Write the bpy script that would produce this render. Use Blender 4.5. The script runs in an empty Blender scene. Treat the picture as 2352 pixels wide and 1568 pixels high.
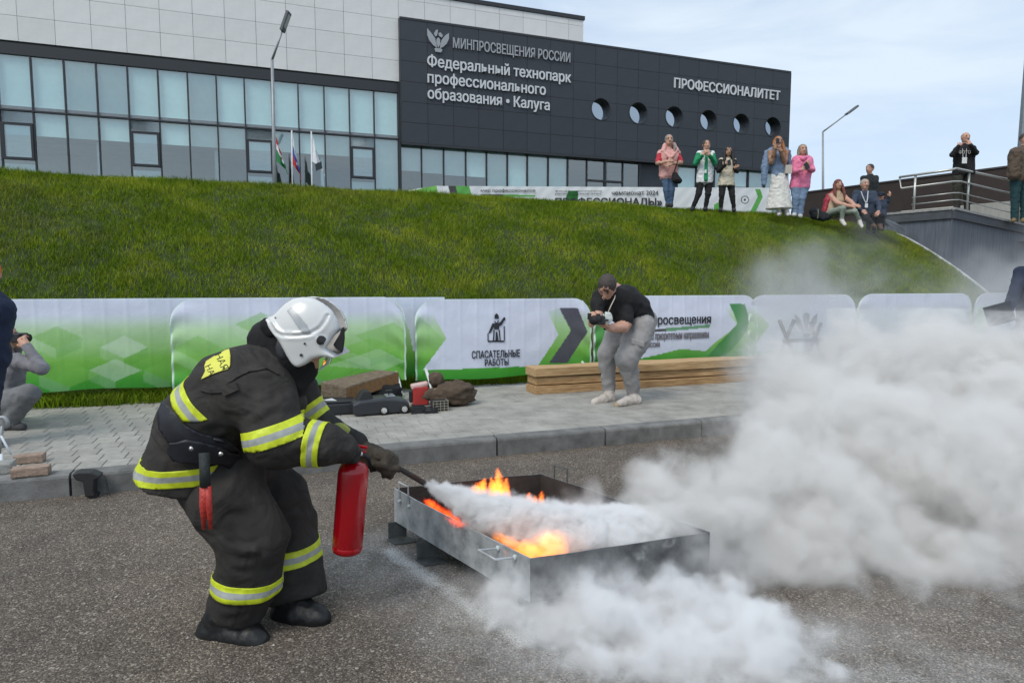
import bpy, bmesh, math, random
import numpy as np
from mathutils import Vector, Matrix, noise as mnoise
from mathutils.bvhtree import BVHTree
random.seed(7); rng = np.random.default_rng(7)
sc = bpy.context.scene
R = math.radians
# ------------------------------------------------------------------ camera
FOC, HZ, CAMH = 1500.0, 129.0, 1.4
PIT = math.atan(HZ / FOC)
cd = bpy.data.cameras.new('camera'); cam = bpy.data.objects.new('camera', cd); sc.collection.objects.link(cam); sc.camera = cam
cam.location = (0, 0, CAMH); cam.rotation_euler = (math.pi / 2 - PIT, 0, 0)
cd.sensor_width = 36; cd.lens = 36 * FOC / 2352; cd.clip_start = 0.05; cd.clip_end = 3000
# ------------------------------------------------------------------ sky and sun
SUN_EL, SUN_AZ = R(52), R(215)          # azimuth clockwise from +Y: light from behind the camera, to the left
w = bpy.data.worlds.new('World'); sc.world = w; w.use_nodes = True
nt = w.node_tree; bg = nt.nodes['Background']
sky = nt.nodes.new('ShaderNodeTexSky'); sky.sky_type = 'NISHITA'; sky.sun_disc = False
sky.sun_elevation = SUN_EL; sky.sun_rotation = SUN_AZ; sky.air_density = 1.0; sky.dust_density = 1.0; sky.ozone_density = 1.5
tc = nt.nodes.new('ShaderNodeTexCoord'); mp = nt.nodes.new('ShaderNodeMapping'); mp.inputs['Scale'].default_value = (1.0, 1.0, 4.0)
n1 = nt.nodes.new('ShaderNodeTexNoise'); n1.inputs['Scale'].default_value = 2.6; n1.inputs['Detail'].default_value = 7; n1.inputs['Roughness'].default_value = .55; n1.inputs['Distortion'].default_value = .5
cr = nt.nodes.new('ShaderNodeValToRGB'); cr.color_ramp.elements[0].position = .4; cr.color_ramp.elements[1].position = .62
cr.color_ramp.elements[0].color = (.45, .45, .45, 1); cr.color_ramp.elements[1].color = (1, 1, 1, 1)
mx = nt.nodes.new('ShaderNodeMix'); mx.data_type = 'RGBA'
haze_mix = nt.nodes.new('ShaderNodeMix'); haze_mix.data_type = 'RGBA'; haze_mix.inputs['Factor'].default_value = .55
haze_mix.inputs['B'].default_value = (3.85, 4.9, 6.3, 1)
nt.links.new(tc.outputs['Generated'], mp.inputs['Vector']); nt.links.new(mp.outputs[0], n1.inputs['Vector']); nt.links.new(n1.outputs['Fac'], cr.inputs[0])
nt.links.new(sky.outputs[0], haze_mix.inputs['A']); nt.links.new(haze_mix.outputs['Result'], mx.inputs['A'])
mx.inputs['B'].default_value = (5.2, 5.9, 6.6, 1)
sc_m = nt.nodes.new('ShaderNodeMath'); sc_m.operation = 'MULTIPLY'; sc_m.inputs[1].default_value = .85
nt.links.new(cr.outputs[0], sc_m.inputs[0]); nt.links.new(sc_m.outputs[0], mx.inputs['Factor'])
nt.links.new(mx.outputs['Result'], bg.inputs[0]); bg.inputs[1].default_value = .1
sl = bpy.data.lights.new('sun', 'SUN'); sl.energy = 1.25; sl.angle = R(26); sl.color = (1, .94, .85)
so = bpy.data.objects.new('sun', sl); sc.collection.objects.link(so)
sd = Vector((math.sin(SUN_AZ) * math.cos(SUN_EL), math.cos(SUN_AZ) * math.cos(SUN_EL), math.sin(SUN_EL)))
so.rotation_euler = sd.to_track_quat('Z', 'Y').to_euler()
sc.view_settings.view_transform = 'Standard'; sc.view_settings.look = 'None'; sc.view_settings.gamma = 1; sc.view_settings.exposure = .65
sc.cycles.volume_bounces = 6; sc.cycles.max_bounces = 10; sc.cycles.transparent_max_bounces = 12; sc.cycles.caustics_reflective = False; sc.cycles.caustics_refractive = False
sc.cycles.use_denoising = True
# ------------------------------------------------------------------ frames
TH = R(20); CU, SU = math.cos(TH), math.sin(TH)
def S(u, v, z): return (u * CU - v * SU, u * SU + v * CU, z)          # street frame: u along the kerb, v away from it
def ray(x, y):
    cx = (x - 1176) / FOC; cy = (784 - y) / FOC
    return (cx, math.cos(PIT) + cy * math.sin(PIT), -math.sin(PIT) + cy * math.cos(PIT))
def at(x, y, Y):
    r = ray(x, y); t = Y / r[1]; return Vector((r[0] * t, Y, CAMH + r[2] * t))
def on_z(x, y, z):
    r = ray(x, y); t = (z - CAMH) / r[2]; return Vector((r[0] * t, r[1] * t, z))
def on_v(x, y, v):
    r = ray(x, y); t = v / (-r[0] * SU + r[1] * CU); X, Y, Z = r[0] * t, r[1] * t, CAMH + r[2] * t
    return (X * CU + Y * SU, v, Z)
def proj(P):
    x, y, z = P[0], P[1], P[2] - CAMH
    f = y * math.cos(PIT) - z * math.sin(PIT); up = y * math.sin(PIT) + z * math.cos(PIT)
    return 1176 + FOC * x / f, 784 - FOC * up / f
# ------------------------------------------------------------------ materials
def srgb(r, g, b):
    f = lambda c: (c / 255 / 12.92) if c <= 10 else ((c / 255 + .055) / 1.055) ** 2.4
    return (f(r), f(g), f(b), 1)
def M(name, col, rough=.8, var=.12, scale=8, bump=0, bscale=60, metal=0, spec=.5, detail=6, emit=None, stretch=None, attr=None, objrand=0, col2=None):
    m = bpy.data.materials.new(name); m.use_nodes = True; t = m.node_tree; b = t.nodes['Principled BSDF']
    b.inputs['Roughness'].default_value = rough; b.inputs['Metallic'].default_value = metal; b.inputs['Specular IOR Level'].default_value = spec
    co = t.nodes.new('ShaderNodeTexCoord'); mp = t.nodes.new('ShaderNodeMapping'); t.links.new(co.outputs['Object'], mp.inputs[0])
    if stretch: mp.inputs['Scale'].default_value = stretch
    no = t.nodes.new('ShaderNodeTexNoise'); no.inputs['Scale'].default_value = scale; no.inputs['Detail'].default_value = detail; no.inputs['Roughness'].default_value = .65
    t.links.new(mp.outputs[0], no.inputs['Vector'])
    r = t.nodes.new('ShaderNodeValToRGB'); r.color_ramp.elements[0].position = .3; r.color_ramp.elements[1].position = .7
    c = col[:3]; c2 = col2[:3] if col2 else [min(1, x * (1 + var)) for x in c]; c1 = c if col2 else [x * (1 - var) for x in c]
    r.color_ramp.elements[0].color = (*c1, 1); r.color_ramp.elements[1].color = (*c2, 1)
    t.links.new(no.outputs['Fac'], r.inputs[0]); out = r.outputs[0]
    if attr:
        a = t.nodes.new('ShaderNodeAttribute'); a.attribute_name = attr
        q = t.nodes.new('ShaderNodeMix'); q.data_type = 'RGBA'; q.blend_type = 'MULTIPLY'; q.inputs['Factor'].default_value = 1
        t.links.new(out, q.inputs['A']); t.links.new(a.outputs['Color'], q.inputs['B']); out = q.outputs['Result']
    if objrand:
        oi = t.nodes.new('ShaderNodeObjectInfo'); mr = t.nodes.new('ShaderNodeMapRange'); mr.inputs['To Min'].default_value = 1 - objrand; mr.inputs['To Max'].default_value = 1 + objrand
        t.links.new(oi.outputs['Random'], mr.inputs['Value']); q = t.nodes.new('ShaderNodeVectorMath'); q.operation = 'SCALE'
        t.links.new(out, q.inputs[0]); t.links.new(mr.outputs[0], q.inputs['Scale']); out = q.outputs[0]
    t.links.new(out, b.inputs['Base Color'])
    if bump:
        n2 = t.nodes.new('ShaderNodeTexNoise'); n2.inputs['Scale'].default_value = bscale; n2.inputs['Detail'].default_value = 5
        t.links.new(mp.outputs[0], n2.inputs['Vector']); bp = t.nodes.new('ShaderNodeBump'); bp.inputs['Strength'].default_value = min(1, bump); bp.inputs['Distance'].default_value = .01 * max(1, bump)
        t.links.new(n2.outputs['Fac'], bp.inputs['Height']); t.links.new(bp.outputs[0], b.inputs['Normal'])
    if emit:
        b.inputs['Emission Color'].default_value = (*emit[0][:3], 1); b.inputs['Emission Strength'].default_value = emit[1]
    return m
mats = {}
def mt(name, *a, **k):
    if name not in mats: mats[name] = M(name, *a, **k)
    return mats[name]
# ------------------------------------------------------------------ object helpers
def tag(o, label=None, cat=None, group=None, kind=None):
    if label: o['label'] = label
    if cat: o['category'] = cat
    if group: o['group'] = group
    if kind: o['kind'] = kind
    return o
def thing(name, label, cat, loc=(0, 0, 0), rz=0, group=None):
    o = bpy.data.objects.new(name, None); sc.collection.objects.link(o); o.location = loc; o.rotation_euler = (0, 0, rz)
    o.empty_display_size = .1
    bpy.context.view_layer.update() if False else None
    o.matrix_basis = Matrix.Translation(Vector(loc)) @ Matrix.Rotation(rz, 4, 'Z')
    return tag(o, label, cat, group)
def wm(o):
    m = o.matrix_basis.copy()
    while o.parent: o = o.parent; m = o.matrix_basis @ m
    return m
def link(name, me, parent=None, loc=None, rz=None, world=True):
    o = bpy.data.objects.new(name, me); sc.collection.objects.link(o)
    if parent: o.parent = parent
    if loc is not None:
        m = Matrix.Translation(Vector(loc)) @ Matrix.Rotation(rz or 0, 4, 'Z')
        if parent and world: m = wm(parent).inverted() @ m
        o.matrix_basis = m
    return o
class MB:
    """collects polygons given in world (or street-frame) coordinates"""
    def __init__(s, frame=None): s.v = []; s.f = []; s.mi = []; s.fr = frame
    def add(s, vs, fs, mi=0):
        n = len(s.v); s.v += [tuple(s.fr(*p)) if s.fr else tuple(p) for p in vs]; s.f += [tuple(i + n for i in f) for f in fs]; s.mi += [mi] * len(fs); return s
    def box(s, a, b, mi=0):
        (x0, y0, z0), (x1, y1, z1) = a, b
        vs = [(x, y, z) for z in (z0, z1) for y in (y0, y1) for x in (x0, x1)]
        return s.add(vs, [(0, 2, 3, 1), (4, 5, 7, 6), (0, 1, 5, 4), (2, 6, 7, 3), (0, 4, 6, 2), (1, 3, 7, 5)], mi)
    def obox(s, c, ax, ay, az, mi=0):   # centre and three half-axis vectors
        c, ax, ay, az = map(Vector, (c, ax, ay, az))
        vs = [c + ax * i + ay * j + az * k for k in (-1, 1) for j in (-1, 1) for i in (-1, 1)]
        return s.add(vs, [(0, 2, 3, 1), (4, 5, 7, 6), (0, 1, 5, 4), (2, 6, 7, 3), (0, 4, 6, 2), (1, 3, 7, 5)], mi)
    def tube(s, pts, r, n=8, mi=0, cap=True, closed=False):
        pts = [Vector(s.fr(*p)) if s.fr else Vector(p) for p in pts]; fr = s.fr; s.fr = None
        rs = r if isinstance(r, (list, tuple)) else [r] * len(pts)
        rings = []; up = None
        for i, p in enumerate(pts):
            d = (pts[(i + 1) % len(pts)] - pts[i - 1]) if (closed or 0 < i < len(pts) - 1) else (pts[1] - pts[0] if i == 0 else pts[-1] - pts[-2])
            d = d.normalized() if d.length > 1e-9 else Vector((0, 0, 1))
            if up is None: up = Vector((0, 0, 1)) if abs(d.z) < .9 else Vector((1, 0, 0))
            a = d.cross(up).normalized(); b = a.cross(d).normalized(); up = b
            rings.append([p + (a * math.cos(2 * math.pi * k / n) + b * math.sin(2 * math.pi * k / n)) * rs[i] for k in range(n)])
        vs = [p for rg in rings for p in rg]; fs = []
        m = len(rings)
        for i in range(m if closed else m - 1):
            j = (i + 1) % m
            for k in range(n): fs.append((i * n + k, i * n + (k + 1) % n, j * n + (k + 1) % n, j * n + k))
        if cap and not closed: fs += [tuple(range(n))[::-1], tuple((m - 1) * n + k for k in range(n))]
        s.add(vs, fs, mi); s.fr = fr; return s
    def lathe(s, prof, c=(0, 0, 0), n=24, mi=0, mat=None):
        vs = []; fs = []
        for r_, z in prof:
            for k in range(n):
                a = 2 * math.pi * k / n; p = Vector((r_ * math.cos(a), r_ * math.sin(a), z))
                p = (mat @ p) if mat else p; vs.append(p + Vector(c))
        for i in range(len(prof) - 1):
            for k in range(n): fs.append((i * n + k, i * n + (k + 1) % n, (i + 1) * n + (k + 1) % n, (i + 1) * n + k))
        return s.add(vs, fs, mi)
    def prism(s, poly, fn, d0, d1, mi=0):   # poly of 2-d points; fn(a, b, depth) -> 3-d
        n = len(poly); vs = [fn(a, b, d0) for a, b in poly] + [fn(a, b, d1) for a, b in poly]
        fs = [tuple(range(n)), tuple(range(2 * n - 1, n - 1, -1))] + [(i, i + n, (i + 1) % n + n, (i + 1) % n) for i in range(n)]
        return s.add(vs, fs, mi)
    def mesh(s, name, ms, origin=(0, 0, 0), inv=None, smooth=False):
        me = bpy.data.meshes.new(name); o = Vector(origin)
        vs = [(inv @ Vector(p)) if inv else Vector(p) - o for p in s.v]
        me.from_pydata([tuple(p) for p in vs], [], s.f)
        for m in (ms if isinstance(ms, (list, tuple)) else [ms]): me.materials.append(m)
        if any(s.mi): me.polygons.foreach_set('material_index', s.mi)
        if smooth: me.polygons.foreach_set('use_smooth', [True] * len(s.f))
        bm = bmesh.new(); bm.from_mesh(me); bmesh.ops.recalc_face_normals(bm, faces=bm.faces); bm.to_mesh(me); bm.free()
        me.update(); return me
    def obj(s, name, ms, parent=None, smooth=False, origin=None):
        if parent: return link(name, s.mesh(name, ms, inv=wm(parent).inverted(), smooth=smooth), parent)
        o_ = Vector(origin) if origin is not None else Vector((0, 0, 0))
        o = link(name, s.mesh(name, ms, origin=o_, smooth=smooth)); o.matrix_basis = Matrix.Translation(o_); return o
def bevel(o, wd=.005, seg=2, ang=40):
    m = o.modifiers.new('bevel', 'BEVEL'); m.width = wd; m.segments = seg; m.limit_method = 'ANGLE'; m.angle_limit = R(ang)
def np_mesh(name, V, F, ms, mi=None, smooth=False):
    me = bpy.data.meshes.new(name); V = np.asarray(V, np.float32); F = np.asarray(F, np.int32); k = F.shape[1]
    me.vertices.add(len(V)); me.vertices.foreach_set('co', V.ravel()); me.loops.add(F.size); me.loops.foreach_set('vertex_index', F.ravel())
    me.polygons.add(len(F)); me.polygons.foreach_set('loop_start', np.arange(0, F.size, k, dtype=np.int32)); me.polygons.foreach_set('loop_total', np.full(len(F), k, np.int32))
    for m in (ms if isinstance(ms, (list, tuple)) else [ms]): me.materials.append(m)
    if mi is not None: me.polygons.foreach_set('material_index', np.asarray(mi, np.int32))
    if smooth: me.polygons.foreach_set('use_smooth', np.ones(len(F), bool))
    me.update(calc_edges=True); me.validate(); return me
def text_mesh(body, bold=0.0, ext=.02):
    """letters with every outline filled on its own, so that overlapping strokes of one letter stay solid"""
    from mathutils.geometry import tessellate_polygon
    c = bpy.data.curves.new('lettering', 'FONT'); c.body = body; c.size = 1; c.fill_mode = 'NONE'; c.resolution_u = 4
    o = bpy.data.objects.new('lettering', c); sc.collection.objects.link(o); bpy.context.view_layer.update()
    m0 = bpy.data.meshes.new_from_object(o.evaluated_get(bpy.context.evaluated_depsgraph_get())); bpy.data.objects.remove(o); bpy.data.curves.remove(c)
    co = [v.co.copy() for v in m0.vertices]; adj = {}
    for e in m0.edges: adj.setdefault(e.vertices[0], []).append(e.vertices[1]); adj.setdefault(e.vertices[1], []).append(e.vertices[0])
    bpy.data.meshes.remove(m0); seen = set(); loops = []
    for v0 in sorted(adj):
        if v0 in seen: continue
        lp = [v0]; seen.add(v0); cur = v0
        while True:
            nx = [q for q in adj[cur] if q not in seen]
            if not nx: break
            cur = nx[0] if len(lp) > 1 or (v0 + 1) not in nx else v0 + 1; seen.add(cur); lp.append(cur)
        if len(lp) > 2: loops.append([Vector((co[i].x, co[i].y, 0)) for i in lp])
    area = lambda L: sum(L[i - 1].x * L[i].y - L[i].x * L[i - 1].y for i in range(len(L))) / 2
    def inside(p, L):
        r = False
        for i in range(len(L)):
            a_, b_ = L[i - 1], L[i]
            if (a_.y > p.y) != (b_.y > p.y) and p.x < (b_.x - a_.x) * (p.y - a_.y) / (b_.y - a_.y) + a_.x: r = not r
        return r
    bb = [(min(p.x for p in L), max(p.x for p in L), min(p.y for p in L), max(p.y for p in L)) for L in loops]; sgn_ = [area(L) > 0 for L in loops]
    def cont(i, j): return i != j and bb[j][0] <= bb[i][0] and bb[j][1] >= bb[i][1] and bb[j][2] <= bb[i][2] and bb[j][3] >= bb[i][3] and sum(inside(p, loops[j]) for p in loops[i]) > .9 * len(loops[i])
    isout = []
    for i in range(len(loops)): isout.append(not any(cont(i, j) and sgn_[i] != sgn_[j] for j in range(len(loops))))
    outs = [L for L, k in zip(loops, isout) if k]; holes = [L for L, k in zip(loops, isout) if not k]
    own = {i: [] for i in range(len(outs))}
    for h_ in holes:
        cand = [i for i, L in enumerate(outs) if sum(inside(p, L) for p in h_) > .9 * len(h_) and (area(L) > 0) != (area(h_) > 0)]
        if cand: own[min(cand, key=lambda i: abs(area(outs[i])))].append(h_)
    V = []; F = []
    for i, L in enumerate(outs):
        grp = [L] + own[i]; flat = [p for q in grp for p in q]; n0 = len(V); n = len(flat); zf = ext + .004 * (i % 5)
        V += [(p.x, p.y, zf) for p in flat] + [(p.x, p.y, -ext) for p in flat]
        for t in tessellate_polygon(grp): F.append(tuple(n0 + k for k in t)); F.append(tuple(n0 + n + k for k in t[::-1]))
        k0 = n0
        for q in grp:
            m = len(q); F += [(k0 + k, k0 + (k + 1) % m, k0 + n + (k + 1) % m, k0 + n + k) for k in range(m)]; k0 += m
    me = bpy.data.meshes.new('lettering'); me.from_pydata(V, [], F)
    bm = bmesh.new(); bm.from_mesh(me); bmesh.ops.recalc_face_normals(bm, faces=bm.faces); bm.to_mesh(me); bm.free()
    n = len(me.vertices); a = np.zeros(n * 3); me.vertices.foreach_get('co', a); return me, a.reshape(-1, 3)
def lettering(body, fn, x0, x1, z0, z1, mat, parent, name='lettering', bold=.0, ext=.02, capbox=True, subdiv=0, fat=0):
    """fits the text to x0..x1 by z0..z1 and carries it to world with fn(x, z, depth01)"""
    me, a = text_mesh(body, 0, .5)
    if fat:      # heavier strokes: shifted copies of every letter, each a touch behind the last
        bm = bmesh.new(); bm.from_mesh(me); g0 = bm.verts[:] + bm.edges[:] + bm.faces[:]
        for k, (dx, dy) in enumerate(((fat, 0), (0, fat * .7), (fat, fat * .7))):
            r_ = bmesh.ops.duplicate(bm, geom=g0); bmesh.ops.translate(bm, verts=[v for v in r_['geom'] if isinstance(v, bmesh.types.BMVert)], vec=(dx, dy, -.03 * (k + 1)))
        bm.to_mesh(me); bm.free(); a = np.zeros(len(me.vertices) * 3); me.vertices.foreach_get('co', a); a = a.reshape(-1, 3)
    if subdiv:
        bm = bmesh.new(); bm.from_mesh(me)
        for _ in range(3):
            es = [e for e in bm.edges if e.calc_length() > subdiv]
            if not es: break
            bmesh.ops.subdivide_edges(bm, edges=es, cuts=1)
            bmesh.ops.triangulate(bm, faces=[f for f in bm.faces if len(f.verts) > 4])
        bm.to_mesh(me); bm.free(); a = np.zeros(len(me.vertices) * 3); me.vertices.foreach_get('co', a); a = a.reshape(-1, 3)
    lo, hi = a.min(0), a.max(0)
    if capbox: zl, zh = 0.0, .727
    else: zl, zh = lo[1], hi[1]
    X = x0 + (a[:, 0] - lo[0]) / max(1e-6, hi[0] - lo[0]) * (x1 - x0); Z = z0 + (a[:, 1] - zl) / (zh - zl) * (z1 - z0); D = (a[:, 2] - lo[2]) / max(1e-6, hi[2] - lo[2])
    inv = wm(parent).inverted()
    P = np.array([inv @ Vector(fn(x, z, d)) for x, z, d in zip(X, Z, D)], np.float32)
    me.vertices.foreach_set('co', P.ravel()); me.materials.clear(); me.materials.append(mat); me.update()
    return link(name, me, parent)
# ------------------------------------------------------------------ ground materials
def ground_material():
    m = bpy.data.materials.new('asphalt'); m.use_nodes = True; t = m.node_tree; b = t.nodes['Principled BSDF']; L = t.links
    co = t.nodes.new('ShaderNodeTexCoord').outputs['Object']
    def noi(s, d=5, r=.6, dist=0):
        n = t.nodes.new('ShaderNodeTexNoise'); n.inputs['Scale'].default_value = s; n.inputs['Detail'].default_value = d; n.inputs['Roughness'].default_value = r; n.inputs['Distortion'].default_value = dist; L.new(co, n.inputs['Vector']); return n.outputs['Fac']
    def ramp(f, *els):
        r = t.nodes.new('ShaderNodeValToRGB'); cr = r.color_ramp
        while len(cr.elements) < len(els): cr.elements.new(.5)
        for e, (p_, c) in zip(cr.elements, els): e.position = p_; e.color = (*c, 1)
        L.new(f, r.inputs[0]); return r.outputs[0]
    def mix(f, a, b_, mode='MIX'):
        q = t.nodes.new('ShaderNodeMix'); q.data_type = 'RGBA'; q.blend_type = mode
        for s, v in ((q.inputs['Factor'], f), (q.inputs['A'], a), (q.inputs['B'], b_)):
            if hasattr(v, 'links'): L.new(v, s)
            else: s.default_value = v if isinstance(v, (int, float)) else (*v, 1)
        return q.outputs['Result']
    def mth(op, a, b_=None, c=None):
        q = t.nodes.new('ShaderNodeMath'); q.operation = op
        for i, v in enumerate((a, b_, c)):
            if v is None: continue
            if hasattr(v, 'links'): L.new(v, q.inputs[i])
            else: q.inputs[i].default_value = v
        return q.outputs[0]
    vo = t.nodes.new('ShaderNodeTexVoronoi'); vo.inputs['Scale'].default_value = 165; L.new(co, vo.inputs['Vector'])
    vo2 = t.nodes.new('ShaderNodeTexVoronoi'); vo2.inputs['Scale'].default_value = 45; L.new(co, vo2.inputs['Vector'])
    sep = t.nodes.new('ShaderNodeSeparateColor'); L.new(vo.outputs['Color'], sep.inputs[0])
    base = ramp(sep.outputs[0], (0, (.055, .047, .04)), (.5, (.108, .094, .08)), (.85, (.18, .158, .135)), (1, (.34, .31, .27)))
    patch = mix(1.0, ramp(noi(.9, 7, .65), (.35, (.74, .73, .72)), (.65, (1.25, 1.18, 1.1))), ramp(noi(4.5, 5, .7), (.3, (.82, .8, .78)), (.55, (1.04, 1.03, 1.02))), 'MULTIPLY')
    c = mix(1.0, base, patch, 'MULTIPLY')
    sep2 = t.nodes.new('ShaderNodeSeparateColor'); L.new(vo2.outputs['Color'], sep2.inputs[0])
    peb = mth('MULTIPLY', mth('GREATER_THAN', sep2.outputs[1], .93), mth('LESS_THAN', vo2.outputs['Distance'], .33))
    c = mix(mth('MULTIPLY', peb, .75), c, (.36, .33, .28))
    # extinguisher powder lying round the tray
    sx = t.nodes.new('ShaderNodeSeparateXYZ'); L.new(co, sx.inputs[0])
    def line(ax, ay, bx, by, wd):      # distance to a segment -> falloff
        q = t.nodes.new('ShaderNodeVectorMath'); q.operation = 'SUBTRACT'; L.new(co, q.inputs[0]); q.inputs[1].default_value = (ax, ay, 0)
        d = Vector((bx - ax, by - ay, 0)); le = d.length; d.normalize()
        def dot(v):
            k = t.nodes.new('ShaderNodeVectorMath'); k.operation = 'DOT_PRODUCT'; L.new(q.outputs[0], k.inputs[0]); k.inputs[1].default_value = v; return k.outputs['Value']
        al = dot(tuple(d)); pe = dot((-d.y, d.x, 0))
        over = mth('MAXIMUM', mth('SUBTRACT', mth('ABSOLUTE', mth('SUBTRACT', al, le / 2)), le / 2), 0)
        ds = mth('SQRT', mth('ADD', mth('MULTIPLY', over, over), mth('MULTIPLY', pe, pe)))
        return mth('MAXIMUM', mth('SUBTRACT', 1, mth('DIVIDE', ds, wd)), 0)
    p1 = line(-.75, 3.35, .1, 2.35, .42); p1b = line(-.66, 3.36, .05, 2.47, .06); p2 = line(.1, 2.4, 1.6, 2.2, .5); p3 = line(1.5, 2.6, 3, 3.2, .8)
    pw = mth('ADD', mth('MULTIPLY', mth('MAXIMUM', mth('MAXIMUM', p1, p2), mth('MULTIPLY', p3, .35)), .95), mth('MULTIPLY', p1b, 2.2))
    nn = noi(5, 9, .75, .6)
    f = mth('MULTIPLY', pw, ramp_f := mth('MULTIPLY', mth('SUBTRACT', nn, .28), 2.4))
    fine = mth('MULTIPLY', mth('SUBTRACT', noi(120, 3, .6), .3), 2.2)
    f = mth('MINIMUM', mth('MAXIMUM', mth('MULTIPLY', f, fine), 0), .85)
    c = mix(f, c, (.62, .63, .62))
    L.new(c, b.inputs['Base Color']); b.inputs['Roughness'].default_value = .85; b.inputs['Specular IOR Level'].default_value = .35
    bp = t.nodes.new('ShaderNodeBump'); bp.inputs['Strength'].default_value = .8; bp.inputs['Distance'].default_value = .004
    h = mth('ADD', mth('MULTIPLY', vo.outputs['Distance'], -1), mth('MULTIPLY', vo2.outputs['Distance'], -.6)); L.new(h, bp.inputs['Height']); L.new(bp.outputs[0], b.inputs['Normal'])
    return m
asphalt = ground_material()
concrete = M('concrete', (.3, .29, .265, 1), .9, .25, 6, bump=.35, bscale=90)
kerb_m = M('kerb_concrete', (.17, .17, .165, 1), .9, .35, 7, bump=.5, bscale=120, objrand=.12)
paver_m = M('paver_concrete', (.31, .3, .27, 1), .9, .18, 14, bump=.4, bscale=110, objrand=.1)
paver2_m = M('worn_paver_concrete', (.31, .3, .27, 1), .9, .32, 3, bump=.4, bscale=80)
# ------------------------------------------------------------------ ground, kerb, pavement
VK, VG = 5.0, 7.85
g = MB(); g.add([(-400, -60, 0), (400, -60, 0), (400, 700, 0), (-400, 700, 0)], [(0, 1, 2, 3)])
tag(g.obj('asphalt_road', asphalt), 'grey brown coarse asphalt road dusted with white powder round the tray', kind='structure')
kerb = MB(S).box((-14, VK + .11, .0), (34, VK + .3, .125)).obj('kerb', concrete); tag(kerb, 'grey concrete kerb along the pavement', kind='structure')
u = -6.31
k = 0
while u < 13:
    l = 1.0; du = .008
    m = MB(); prof = [(0, 0), (0, .125), (.006, .14), (.02, .15), (.13, .15), (.13, 0)]
    m.prism(prof, lambda a, b, d: S(d, VK + a, b), u + du, u + l - du)
    m.obj('kerb_stone', kerb_m, kerb, origin=None); u += l
# pavement slab under the pavers
pav = MB(S).box((-14, VK + .13, .02), (34, VG + .4, .142)).obj('pavement', M('joint_sand', (.12, .11, .09, 1), .95)); tag(pav, 'grey block pavement between kerb and grass', kind='structure')
PU, PV = .16, .2
rows = int((VG - VK - .14) / PV) + 1
pl = []
for j in range(rows):
    v0 = VK + .138 + j * PV; off = -((j * .058) % PU)
    i = 0; uu = -13 + off
    while uu < 20:
        w_ = PU
        pl.append((uu, v0, w_)); uu += w_; i += 1
def pav_verts(mb, uu, v0, w_, gap=.002):
    dz = random.uniform(-.002, .002); z0, z1 = .1, .15 + dz; tl = random.uniform(-.0015, .0015); c = .004
    a0, a1, b0, b1 = uu + gap, uu + w_ - gap, v0 + gap * 2.5, v0 + PV - gap * 2.5
    vs = [(a0, b0, z0), (a1, b0, z0), (a1, b1, z0), (a0, b1, z0), (a0, b0, z1 - c), (a1, b0, z1 - c), (a1, b1, z1 - c), (a0, b1, z1 - c),
          (a0 + c, b0 + c, z1 + tl), (a1 - c, b0 + c, z1), (a1 - c, b1 - c, z1 - tl), (a0 + c, b1 - c, z1)]
    mb.add(vs, [(0, 1, 5, 4), (1, 2, 6, 5), (2, 3, 7, 6), (3, 0, 4, 7), (4, 5, 9, 8), (5, 6, 10, 9), (6, 7, 11, 10), (7, 4, 8, 11), (8, 9, 10, 11)])
def insight(uu, v0):
    x, y = proj(S(uu, v0, .15)); return -60 < x < 1500
near = sorted([p_ for p_ in pl if insight(p_[0], p_[1]) and S(*p_[:2], 0)[1] > 1 and proj(S(p_[0], p_[1], .15))[0] < 760], key=lambda p_: Vector(S(p_[0], p_[1], .15)).length)[:295]
nset = set(near)
rest = MB(S)
for p_ in pl:
    if p_ in nset: q = MB(S); pav_verts(q, *p_); q.obj('paver', paver_m, pav)
    else: pav_verts(rest, *p_, gap=.0012)
ro = rest.obj('pavers', paver2_m, pav); tag(ro, kind='stuff')
# ------------------------------------------------------------------ grass hill
ZC = np.array([[-40, 3.22], [-4, 3.13], [2.3, 3.11], [6, 3.08], [8, 3.05], [11.2, 3.0], [12.9, 2.92], [14.4, 2.74], [16, 2.62], [60, 2.6]])
E0, E1 = on_v(2262, 674, 9.6), on_v(2088, 547, 11.8)
def u_edge(v): return E0[0] + (np.asarray(v) - 9.6) * (E1[0] - E0[0]) / (11.8 - 9.6)
def hill(u, v):
    u = np.asarray(u, float); v = np.asarray(v, float)
    zc = np.interp(u, ZC[:, 0], ZC[:, 1]); t = np.clip((v - 8.15) / 4.3, 0, 1)
    s = 1 - (1 - t) ** 1.3; s = s * np.clip(t * 6, 0, 1) ** .3
    z = .15 + (zc - .15) * s
    z = z + .05 * np.sin(u * 1.1 + v * .7) * t * (1 - t) * 2 + .03 * np.sin(u * 2.9 - v * 2.1) * t * (1 - t) * 2
    z = np.where(v > 12.8, zc + (3.03 - zc) * np.clip((v - 12.8) / 5, 0, 1), z)
    return z
soil = M('turf', (.03, .045, .012, 1), .95, .4, 3, bump=.5, bscale=30)
vv = np.concatenate([np.linspace(7.86, 13.6, 60), [15, 18, 24, 34, 60, 140]]); NU = 170
V_, F_ = [], []
for v in vv:
    ue = float(u_edge(v)) if v < 12.2 else (float(u_edge(12.2)) + (v - 12.2) * 30)
    us = np.concatenate([[-90, -40, -20], np.linspace(-10, min(ue, 17) if v < 12.2 else 17, NU - 5), [0, 0]])
    us[-2] = us[-3] + .001 if v < 12.2 else us[-3] + (ue - 17) * .3; us[-1] = us[-2] + .001 if v < 12.2 else ue
    zz = hill(us, np.full_like(us, v))
    V_ += [S(a, v, z) for a, z in zip(us, zz)]
n_v = len(vv)
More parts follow.
